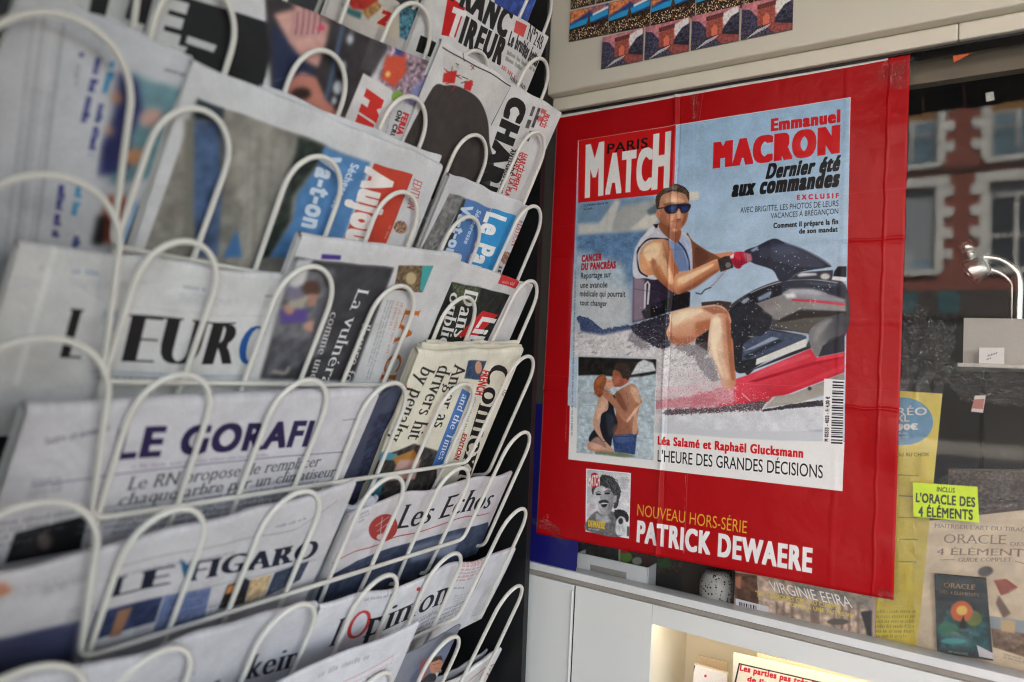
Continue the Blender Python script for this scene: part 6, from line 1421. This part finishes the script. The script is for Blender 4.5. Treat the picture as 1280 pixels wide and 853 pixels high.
# ================================================================== things behind the pane
def board(name, quad, Y, thick, label, cat, dens=2600, col=(200, 200, 200), paint=None, rough=0.4, edge=(190, 185, 175), bump=0.1, ybase=None):
    """an upright printed board, book or magazine behind the glass"""
    f = pl_y(Y); Q = [f(q) for q in quad]
    x = [q[0] for q in Q]; zz = [q[1] for q in Q]
    w = max(x) - min(x); h = max(zz) - min(zz)
    cn = Canvas(f, Q, w * dens, h * dens, col)
    if paint: paint(cn)
    cn.a = np.clip(cn.a * 1.08, 0, 1); cn.grain(0.03, 2)
    m = print_mat('printed_' + name, cn.image(name + '_print'), rough, 0.4, bump, 14, bdist=0.003)
    P = [np.array([q[0], Y, q[1]]) for q in Q]; n = np.array([0, thick, 0]); bk = [q + n for q in P]
    b = MB(); b.add([P[3], P[2], P[1], P[0]], [(0, 1, 2, 3)], 0, False, [(0, 0), (1, 0), (1, 1), (0, 1)])
    b.add(P + bk, [(0, 1, 5, 4), (1, 2, 6, 5), (2, 3, 7, 6), (3, 0, 4, 7), (4, 5, 6, 7)], 1)
    return tag(b.build(name, [m, mat(name + '_edge', edge, 0.7)]), label, cat)
def sill_y(x_px, Y):                             # pixel of the shelf top below x at depth Y
    lo, hi = 600.0, 900.0
    for _ in range(40):
        mid = (lo + hi) / 2; q = at_y((x_px, mid), Y)
        if q[2] > zs_at(q[0], -0.0160): lo = mid
        else: hi = mid
    return lo
W1 = crop(1080, 380, 3.875); W2 = crop(1080, 580, 3.125); W3 = crop(910, 690, 6.4); W4 = crop(1080, 20, 4.265); W5 = crop(1080, 200, 4.265)
Yb = D + 0.026
def on_shelf(x0, x1, Y): return (x1, sill_y(x1, Y)), (x0, sill_y(x0, Y))
# yellow pack
def yel(cn):
    cn.ell(W1(185, 590), 37, 34, (84, 146, 186), soft=0.5)
    wh = (226, 228, 224)
    cn.text('PARÉO', W1(70, 560), W1(300, 556), W1(70, 520), wh, dict(bold=0.02)); cn.text('XXL', W1(110, 598), W1(215, 592), W1(110, 562), wh, dict(bold=0.02)); cn.text('9,90€', W1(110, 642), W1(255, 636), W1(110, 612), wh, dict(bold=0.07))
    cn.greek(W1(100, 668), W1(268, 664), W1(100, 652), wh, 1, .9); cn.greek(W1(110, 688), W1(265, 684), W1(110, 672), wh, 1, .9); cn.text('OU AU CHOIX', W1(150, 780), W1(306, 778), W1(150, 762), (90, 84, 50), dict(bold=0.02))
    cn.greek((1092, 800), (1141, 802), (1094, 768), (120, 112, 40), 6, .7)
    for q in range(5): cn.line([(1120, 606 + 27*q), (1144, 607 + 27*q)], 4, (120, 112, 60), soft=0.6)
r_, l_ = on_shelf(1078, 1145, Yb)
pk = board('magazine_pack', [(1098, 487), (1178, 492.5), r_, l_], Yb, 0.010, 'tall yellow magazine pack with a blue round price badge, half behind the poster', 'magazine', col=(216, 196, 66), paint=yel, edge=(210, 200, 150))
M_film = clear_mat('plastic_film', 1.5, (0.98, 0.98, 0.98), 0.05, 0.8, bump=0.45, bscale=26, streak=0.05)
M_film2 = clear_mat('crumpled_film', 1.55, (0.97, 0.97, 0.97), 0.06, 1.2, bump=0.8, bscale=34, streak=0.10)
def film(name, quad, Y, amp, seed, par=None, nx=26, nz=34, m=None, label=None, cat=None):
    f = pl_y(Y); Q = [np.array([f(q)[0], Y, f(q)[1]]) for q in quad]; nn = smooth_noise(nz + 1, nx + 1, 3.3, seed) + 0.5 * smooth_noise(nz + 1, nx + 1, 1.6, seed + 9) - 0.75
    V = []
    for j in range(nz + 1):
        for i in range(nx + 1):
            s_, t_ = i / nx, j / nz
            q = Q[3]*(1-s_)*(1-t_) + Q[2]*s_*(1-t_) + Q[1]*s_*t_ + Q[0]*(1-s_)*t_
            V.append(q + np.array([nn[(j * 3) % (nz + 1), i] * amp * 0.3, -abs(amp * nn[j, i]), nn[j, (i * 5) % (nx + 1)] * amp * 0.3]))
    F = [(j*(nx+1)+i, j*(nx+1)+i+1, (j+1)*(nx+1)+i+1, (j+1)*(nx+1)+i) for j in range(nz) for i in range(nx)]
    o = MB().add(V, F, 0, True).build(name, m or M_film, par)
    if label: tag(o, label, cat)
    return o
film('wrapper', [(1096, 470), (1180, 478), (r_[0] + 2, r_[1] - 1), (l_[0] - 2, l_[1] - 1)], Yb - 0.004, 0.005, 3, pk)
# boxed card set
Yo = D + 0.030
def ora(cn):
    br = (112, 92, 76)
    cn.poly([(1146, 652), (1300, 640), (1300, 830), (1140, 830)], (214, 198, 170), soft=0.1, tex=0.12, cell=40)
    s_ = dict(serif=True, bold=0.0)
    cn.text("MAÎTRISER L'ART DU TIRAGE", W2(262, 252), W2(622, 288), W2(263, 236), (96, 88, 82), s_); cn.text('ORACLE', W2(292, 316), W2(522, 338), W2(294, 280), br, s_); cn.text('DES', W2(538, 345), W2(598, 350), W2(539, 330), br, s_); cn.text('4 ÉLÉMENTS', W2(268, 362), W2(628, 400), W2(270, 336), br, s_)
    cn.text('GUIDE COMPLET', W2(342, 398), W2(543, 418), W2(343, 382), (96, 84, 74), s_); cn.line([W2(280, 384), W2(330, 388)], 2, br); cn.line([W2(556, 412), W2(620, 418)], 2, br)
    cn.poly([W2(470, 490), W2(520, 480), W2(570, 505), W2(530, 530), W2(560, 520), W2(500, 540)], (150, 72, 54), soft=2); cn.ell(W2(440, 450), 9, 7, (70, 66, 64), soft=4); cn.poly([W2(490, 540), W2(540, 600), W2(510, 620), W2(480, 570)], (110, 90, 76), soft=3)
    cn.poly([W2(455, 616), W2(640, 632), W2(650, 770), W2(470, 720)], (120, 96, 76), soft=2, tex=0.4, cell=12); cn.poly([W2(455, 614), W2(700, 632), W2(700, 680), W2(452, 655)], (150, 160, 166), soft=1); cn.poly([W2(500, 622), W2(560, 628), W2(556, 672), W2(500, 664)], (206, 180, 136), soft=3)
    cn.greek(W2(510, 760), W2(640, 790), W2(512, 740), (110, 96, 84), 2, .6)
ro, lo = on_shelf(1146, 1330, Yo)
ob = board('book_box', [(1146, 653), (1330, 632), ro, lo], Yo, 0.03, 'beige boxed card set and guide wrapped in clear film at the window corner', 'book', col=(214, 198, 170), paint=ora, edge=(170, 156, 136))
Yd = D + 0.020
def deck(cn):
    cn.poly([W2(275, 432), W2(478, 450), W2(505, 770), W2(285, 738)], (30, 44, 46), soft=0.1, tex=0.4, cell=16)
    cn.poly([W2(290, 640), W2(330, 560), W2(420, 640), W2(470, 560), W2(490, 740), W2(300, 720)], (24, 80, 84), soft=6, tex=0.6, cell=12); cn.ell(W2(330, 640), 14, 9, (40, 110, 84), soft=6); cn.ell(W2(430, 600), 10, 10, (110, 120, 50), soft=5)
    cn.ell(W2(383, 572), 14, 13, (206, 96, 30), soft=4); cn.ell(W2(385, 568), 7, 6, (246, 196, 90), soft=3); cn.poly([W2(370, 640), W2(392, 585), W2(402, 640)], (26, 24, 22), soft=2); cn.ell(W2(350, 690), 16, 4, (60, 150, 150), soft=4)
    cn.text('ORACLE', W2(312, 480), W2(436, 490), W2(313, 462), (206, 150, 84), dict(serif=True)); cn.text('DES 4 ÉLÉMENTS', W2(296, 502), W2(450, 516), W2(297, 490), (190, 136, 76), dict(serif=True)); cn.text('MÉTAPHORES', W2(330, 738), W2(405, 748), W2(331, 728), (170, 176, 176), dict(bold=0.02))
    cn.poly([W2(440, 704), W2(512, 742), W2(528, 768), W2(450, 752)], (206, 206, 214), soft=0.6)
dk = board('card_deck', [W2(275, 432), W2(478, 450), W2(505, 770), W2(285, 738)], Yd, 0.009, 'small dark card deck with an orange flame picture, in front of the beige box', 'card deck', col=(30, 44, 46), paint=deck, rough=0.3, edge=(40, 40, 40))
film('wrapper', [(1142, 640), (1330, 622), (ro[0], ro[1] - 2), (lo[0] - 3, lo[1] - 2)], Yd - 0.003, 0.006, 5, ob)
def neon(cn):
    cn.text('INCLUS', W2(284, 108), W2(354, 113), W2(285, 90), (30, 34, 10), dict(bold=0.02)); cn.text("L'ORACLE DES", W2(202, 148), W2(434, 168), W2(203, 114), (24, 28, 10), dict(bold=0.035)); cn.text('4 ÉLÉMENTS', W2(212, 204), W2(425, 218), W2(213, 168), (24, 28, 10), dict(bold=0.035))
st = board('price_sticker', [W2(190, 72), W2(443, 90), W2(450, 230), W2(193, 205)], D + 0.0085, 0.0008, 'fluorescent yellow green sticker with black capitals above the beige box', 'sticker', col=(206, 236, 20), paint=neon, rough=0.35, edge=(206, 236, 20))
# card on the upper shelf, shelf edge, price tags
def tagp(cn): cn.greek(W1(590, 278), W1(640, 262), W1(600, 246), (60, 60, 64), 2, .9)
Ys = D + 0.10
q0, q1 = at_y(W1(450, 312), Ys - 0.012), at_y(W1(790, 296), Ys - 0.012)
zsf = (q0[2] + q1[2]) / 2 + 0.004
MB().box((q0[0], Ys - 0.02, zsf - 0.006), (XR, Ys + 0.2, zsf), bev=0.001).build('upper_shelf', mat('white_shelf_edge', (214, 212, 206), 0.5, dirt=((120, 110, 100), 70, 0.66)), kiosk)
def shelf_foot(p, Y):                            # pixel of the shelf top straight below p
    q = at_y(p, Y); d = np.array([q[0], Y, zsf + 0.0006]) - CAM; z_ = d @ FWD
    return (640 + FPX * (d @ RIGHT) / z_, 426.5 - FPX * (d @ UP) / z_)
A1, B1 = W1(484, 68), W1(860, 74)
board('blank_card', [A1, B1, shelf_foot(B1, Ys + 0.02), shelf_foot(A1, Ys + 0.02)], Ys + 0.02, 0.003, 'blank grey white card standing on the upper shelf behind the glass', 'card', col=(176, 174, 168), rough=0.6)
A1, B1 = W1(558, 212), W1(680, 212)
board('price_tag', [A1, B1, shelf_foot(B1, Ys), shelf_foot(A1, Ys)], Ys, 0.001, 'small white price tag standing on the upper shelf before the blank card', 'price tag', col=(216, 216, 214), paint=tagp)
def redp(cn): cn.poly([W1(532, 462), W1(584, 460), W1(576, 510), W1(524, 506)], (170, 110, 100), soft=0.5)
board('label_tag', [W1(537, 445), W1(590, 443), W1(576, 527), W1(519, 522)], D + 0.004, 0.0008, 'small tilted red and white label stuck inside the pane under the shelf', 'label', col=(206, 196, 190), paint=redp)
def orp(cn): pass
f = pl_y(D - 0.0012); P3 = [np.array([f(q)[0], D - 0.0012, f(q)[1]]) for q in (W4(475, 212), W4(572, 200), W4(480, 248))]
tag(MB().slab([P3[0], P3[1], P3[2]] + [P3[2] + np.array([-0.0002, 0, 0.0002])], (0, 0.0006, 0)).build('torn_sticker', mat('orange_sticker', (214, 92, 34), 0.5)), 'torn triangle of orange sticker stuck high on the window pane', 'sticker')
f = pl_y(D - 0.0012); P4 = [np.array([f(q)[0], D - 0.0012, f(q)[1]]) for q in (W4(648, 412), W4(690, 404), W4(696, 448), W4(652, 458))]
tag(MB().slab(P4, (0, 0.0006, 0)).build('tape_scrap', mat('white_tape_scrap', (170, 172, 166), 0.6, noise=0.3, nscale=90)), 'small square of whitish tape left on the pane under the orange sticker', 'tape')
# crumpled clear film lying and hanging in the window
film('plastic_wrap', [(1128, 392), (1196, 404), (1188, 480), (1126, 478)], D + 0.03, 0.02, 11, m=M_film2, label='crumpled clear plastic hanging behind the poster edge above the yellow pack', cat='plastic wrap')
film('plastic_wrap', [(1168, 452), (1300, 462), (1310, 512), (1200, 500)], D + 0.05, 0.02, 12, m=M_film2, label='crumpled clear plastic drooping under the upper shelf', cat='plastic wrap')
film('plastic_wrap', [(1176, 596), (1310, 590), (1315, 648), (1180, 652)], D + 0.05, 0.025, 13, m=M_film2, label='crumpled clear plastic lying on magazines above the beige box', cat='plastic wrap')
def mags(cn):
    cn.poly([(1160, 580), (1320, 580), (1320, 660), (1160, 660)], (84, 74, 64), soft=0.1, tex=0.9, cell=7)
r2, l2 = on_shelf(1186, 1340, D + 0.075)
board('magazine', [(1186, 588), (1340, 590), r2, l2], D + 0.075, 0.03, 'grey patterned magazines standing behind the beige box', 'magazine', col=(96, 92, 88), paint=mags)
# swivel lamp behind the glass
Yl = D + 0.32
M_steel = mat('brushed_steel', (206, 206, 200), 0.25, metal=0.9, noise=0.05)
def L(x, y, dy=0.0): return at_y(W5(x, y), Yl + dy)
lamp = empty('swivel_lamp', tuple(L(818, 1000)), 'silver swivel lamp with a domed head on a bent arm behind the pane', 'lamp')
c0 = L(585, 590); R0 = np.linalg.norm(L(470, 590) - L(640, 590)) * 0.5
prof = [(0.05, 1.0), (0.45, 0.97), (0.75, 0.80), (0.93, 0.5), (1.0, 0.1), (1.02, -0.35), (0.98, -0.5), (0.95, -0.35), (0.9, 0.1)]
ax = L(470, 640) - L(640, 545); ax = ax / np.linalg.norm(ax); ax = -ax; e1 = np.cross(ax, [0, 1, 0.2]); e1 /= np.linalg.norm(e1); e2 = np.cross(ax, e1)
V = []; F = []
for k, (r, h) in enumerate(prof):
    for i in range(28):
        a_ = 2 * math.pi * i / 28; V.append(c0 + ax * R0 * h + (e1 * math.cos(a_) + e2 * math.sin(a_)) * R0 * r)
for k in range(len(prof) - 1):
    for i in range(28): F.append((k*28+i, k*28+(i+1) % 28, (k+1)*28+(i+1) % 28, (k+1)*28+i))
F.append(tuple(range(28)))
MB().add(V, F, 0, True).build('lamp_head', M_steel, lamp)
MB().tube([L(530, 445), L(562, 490)], 0.0125, 14).build('knob', M_steel, lamp); MB().tube([L(560, 485), L(572, 520)], 0.007, 10).build('knob', M_steel, lamp)
MB().tube(spline([L(630, 520), L(720, 532), L(795, 580), L(825, 640), L(822, 800), L(818, 1000)], closed=False), 0.0085, 12).build('arm', M_steel, lamp)
MB().tube(spline([L(640, 578, .02), L(720, 602, .02), L(780, 650, .02), L(790, 700, .02), L(788, 1000, .02)], closed=False), 0.006, 12).build('arm', M_steel, lamp)
qb = L(818, 1000); MB().box((qb[0] - 0.05, Yl - 0.04, zsf - 0.2), (qb[0] + 0.04, Yl + 0.06, qb[2] + 0.002), bev=0.004).build('base', M_dark, lamp)
# ---- under the poster: navy panel, white tray, pictures, spotted jar, magazine
Z7 = crop(650, 640, 7.111)
Yn = D - 0.0045
f = pl_y(Yn)
P = [np.array([f(q)[0], Yn, f(q)[1]]) for q in ((650, 505), (735, 505), (722, 690), (719.5, 714.5), (650, 700))]
nv = MB(); V = P + [q + np.array([0, 0.0012, 0]) for q in P]
nv.add(V, [(4, 3, 2, 1, 0), (5, 6, 7, 8, 9), (0, 1, 6, 5), (1, 2, 7, 6), (2, 3, 8, 7), (3, 4, 9, 8), (4, 0, 5, 9)])
tag(nv.build('navy_panel', mat('navy_plastic_sheet', (24, 24, 104), 0.35, noise=0.05)), 'navy blue sheet fixed at the foot of the pane behind the poster corner', 'panel')
Yt = D + 0.022
t0, t1 = on_shelf(722, 811, Yt)
tr = [np.array(at_y(q, Yt)) for q in ((722, 691), (809, 709))]
zb = [zs_at(tr[0][0], -0.016), zs_at(tr[1][0], -0.016)]
wy = (tr[0][2] - zb[0])
def fr(s_, k): x = tr[0][0] + (tr[1][0] - tr[0][0]) * s_; zb_ = zb[0] + (zb[1]-zb[0]) * s_; return np.array([x, Yt, zb_ + wy * k])
tb = MB()
for (s0_, s1_, k0, k1) in ((0, .19, 0, 1), (.72, 1, 0, 1), (.19, .72, .62, 1), (.19, .72, 0, .08)):
    tb.slab([fr(s0_, k0), fr(s1_, k0), fr(s1_, k1), fr(s0_, k1)], (0, 0.003, 0))
tray = tb.build('display_tray', mat('white_card_tray', (214, 218, 220), 0.6, noise=0.02)); tag(tray, 'white cardboard tray with a rectangular cut-out on the window shelf', 'tray')
tk = MB(); tk.slab([fr(.18, 0.07) + [0, .005, 0], fr(.73, 0.07) + [0, .005, 0], fr(.73, .63) + [0, .005, 0], fr(.18, .63) + [0, .005, 0]], (0, 0.002, 0)); tk.build('inset', mat('grey_tray_inset', (150, 150, 146), 0.6), tray)
sd = MB()
for s_ in (0.0, 1.0): sd.slab([fr(s_, 0) + [0, .0035, 0], fr(s_, 0) + [0.002, .0035, 0], fr(s_, 1) + [0.002, .0035, 0], fr(s_, 1) + [0, .0035, 0]], (0, 0.04, 0))
sd.build('side', mat('white_card_side', (205, 208, 210), 0.6), tray)
def dkp(cn): cn.poly([(715, 640), (790, 640), (790, 760), (715, 760)], (40, 42, 40), soft=0.1, tex=0.6, cell=16)
r3, l3 = on_shelf(716, 773, D + 0.055)
board('photo_frame', [(716, 640), (773, 640), r3, l3], D + 0.055, 0.01, 'dark picture board standing behind the white tray', 'picture', col=(40, 42, 40), paint=dkp)
def grp(cn):
    cn.poly([(760, 660), (850, 660), (850, 780), (760, 780)], (52, 46, 42), soft=0.1, tex=0.7, cell=12); cn.ell((780, 697), 9, 7, (100, 150, 60), soft=3); cn.ell((795, 702), 6, 5, (150, 160, 150), soft=3); cn.poly([(770, 686), (786, 686), (784, 692), (770, 692)], (190, 60, 44), soft=1); cn.ell((805, 700), 5, 6, (70, 40, 36), soft=2); cn.ell((828, 705), 9, 6, (50, 80, 44), soft=4)
    cn.poly([(800, 715), (850, 720), (850, 760), (800, 752)], (38, 38, 38), soft=4)
r4, l4 = on_shelf(770, 915, D + 0.075)
board('picture_book', [(770, 640), (915, 660), r4, l4], D + 0.075, 0.012, 'dark picture book with a green and red cover behind the white tray', 'book', col=(52, 46, 42), paint=grp)
# spotted jar, a turned shape standing on the shelf
Yj = D + 0.050
jc = at_y((896, 732), Yj); jr = np.linalg.norm(at_y((876, 732), Yj) - at_y((918, 732), Yj)) / 2
zb_ = zs_at(jc[0], -0.0163)
prof = [(0.0, 0), (0.75, 0), (0.96, 0.25), (1.0, 0.7), (0.98, 1.2), (0.85, 1.6), (0.7, 1.75), (0.72, 1.85), (0.0, 1.86)]
V = []; F = []
for k, (r, h) in enumerate(prof):
    for i in range(32): a_ = 2*math.pi*i/32; V.append((jc[0] + jr*r*math.cos(a_), Yj + jr*r*math.sin(a_), zb_ + jr*h))
for k in range(len(prof) - 1):
    for i in range(32): F.append((k*32+i, k*32+(i+1) % 32, (k+1)*32+(i+1) % 32, (k+1)*32+i))
M_spot = mat('spotted_glaze', (176, 176, 170), 0.35)
_t = M_spot.node_tree; vo = _t.nodes.new('ShaderNodeTexVoronoi'); vo.inputs['Scale'].default_value = 190
cr = _t.nodes.new('ShaderNodeValToRGB'); cr.color_ramp.elements[0].position = 0.30; cr.color_ramp.elements[1].position = 0.36; cr.color_ramp.elements[0].color = (0.02, 0.02, 0.02, 1); cr.color_ramp.elements[1].color = (0.42, 0.42, 0.40, 1)
tc = _t.nodes.new('ShaderNodeTexCoord'); _t.links.new(tc.outputs['Object'], vo.inputs['Vector']); _t.links.new(vo.outputs['Distance'], cr.inputs[0]); _t.links.new(cr.outputs[0], _t.nodes['Principled BSDF'].inputs['Base Color'])
tag(MB().add(V, F, 0, True).build('spotted_jar', M_spot), 'grey white jar with black spots on the window shelf under the poster', 'jar')
def vir(cn):
    cn.poly([W3(50, 165), W3(230, 190), W3(300, 440), W3(55, 430)], (92, 66, 52), soft=1, tex=0.5, cell=14); cn.poly([W3(60, 200), W3(110, 190), W3(100, 300), W3(60, 280)], (176, 120, 90), soft=5)
    cn.poly([W3(230, 190), W3(1160, 360), W3(1150, 690), W3(250, 500)], (176, 156, 138), soft=1, tex=0.5, cell=22); cn.poly([W3(500, 240), W3(1150, 380), W3(1150, 470), W3(600, 330)], (126, 120, 112), soft=10, tex=0.4, cell=14)
    for (x_, w__) in ((380, 20), (440, 14), (500, 26), (660, 70), (840, 16), (900, 22), (960, 20), (1030, 26)): cn.poly([W3(x_, 400), W3(x_ + w__, 404), W3(x_ + w__, 690), W3(x_, 660)], (110, 90, 82), soft=3, alpha=.7)
    cn.poly([W3(1060, 480), W3(1150, 470), W3(1150, 690), W3(1120, 680)], (44, 42, 42), soft=4); cn.ell(W3(880, 560), 14, 4, (90, 84, 78), soft=3)
    cn.text('VIRGINIE EFIRA', W3(350, 316), W3(998, 450), W3(322, 232), (226, 226, 222), dict(bold=0.0)); Y_ = (214, 196, 76)
    cn.text('"J\'AI TOUJOURS CRU AU CINÉMA', W3(220, 345), W3(905, 465), W3(216, 310), Y_, dict(bold=0.02)); cn.text("COMME À UNE AUTRE VIE", W3(470, 430), W3(1010, 530), W3(466, 400), Y_, dict(bold=0.02))
    cn.poly([W3(60, 372), W3(325, 440), W3(325, 498), W3(60, 432)], (206, 206, 210)); g = np.random.default_rng(9); x = 90
    while x < 226: w__ = 3 + 8 * g.random(); cn.poly([W3(x, 402 + (x-90)*.22), W3(x + w__, 403 + (x-90)*.22), W3(x + w__, 440 + (x-90)*.22), W3(x, 438 + (x-90)*.22)], (40, 40, 46)); x += w__ + 5 + 6 * g.random()
Yv = D + 0.018
rv, lv = on_shelf(917, 1093, Yv)
board('magazine', [(920, 690), (1096, 724), rv, lv], Yv, 0.006, 'magazine with a thin white name over a tan street scene under the poster edge', 'magazine', col=(170, 150, 132), paint=vir, rough=0.35)
# ---- in the lit compartment
U = crop(800, 770, 3.765)
def par(cn):
    cn.poly([U(465, 222), U(1100, 368), U(1100, 374), U(470, 229)], (40, 36, 36)); cn.poly([U(465, 222), U(471, 224), U(448, 330), U(440, 330)], (40, 36, 36))
    cn.text("Les parties pas très fines", U(468, 256), U(880, 352), U(472, 230), (190, 34, 40), dict(bold=0.05)); cn.text("de l'année", U(503, 306), U(680, 350), U(507, 284), (190, 34, 40), dict(bold=0.05))
def low_q(a, b, Y): return [(b[0] - 16, 900), (a[0] - 20, 890)]
Yp = D + 0.02
zfl = zc0 + 0.0006
def foot(p, Y):
    q = at_y(p, Y); d = np.array([q[0], Y, zfl]) - CAM; z_ = d @ FWD
    return (640 + FPX * (d @ RIGHT) / z_, 426.5 - FPX * (d @ UP) / z_)
def upright(name, a, b, Y, th, label, cat, col, paint=None, rough=0.55):
    board(name, [a, b, foot(b, Y), foot(a, Y)], Y, th, label, cat, dens=1700, col=col, paint=paint, rough=rough, edge=(214, 204, 184))
upright('paper_placard', U(440, 172), U(1110, 325), Yp, 0.002, 'cream placard with a black frame and red words standing in the lit compartment', 'placard', (226, 212, 188), par)
upright('paper_placard', U(552, 176), U(1130, 310), Yp + 0.03, 0.004, 'plain cream sheet standing behind the placard with red words', 'placard', (216, 196, 166))
def bkp(cn): cn.ell(U(308, 283), 1.6, 1.6, (190, 50, 56)); cn.line([U(258, 232), U(236, 320)], 3, (70, 60, 56))
upright('booklet', U(254, 228), U(412, 274), Yp + 0.035, 0.008, 'white booklet with a tiny red dot at the corner of the lit compartment', 'booklet', (222, 216, 210), bkp)
upright('cardboard_sheet', U(276, 188), U(412, 222), Yp + 0.09, 0.006, 'brown cardboard sheet leaning behind the white booklet', 'cardboard', (188, 166, 136))
bpy.data.objects.remove(_fo); bpy.data.curves.remove(_fc)
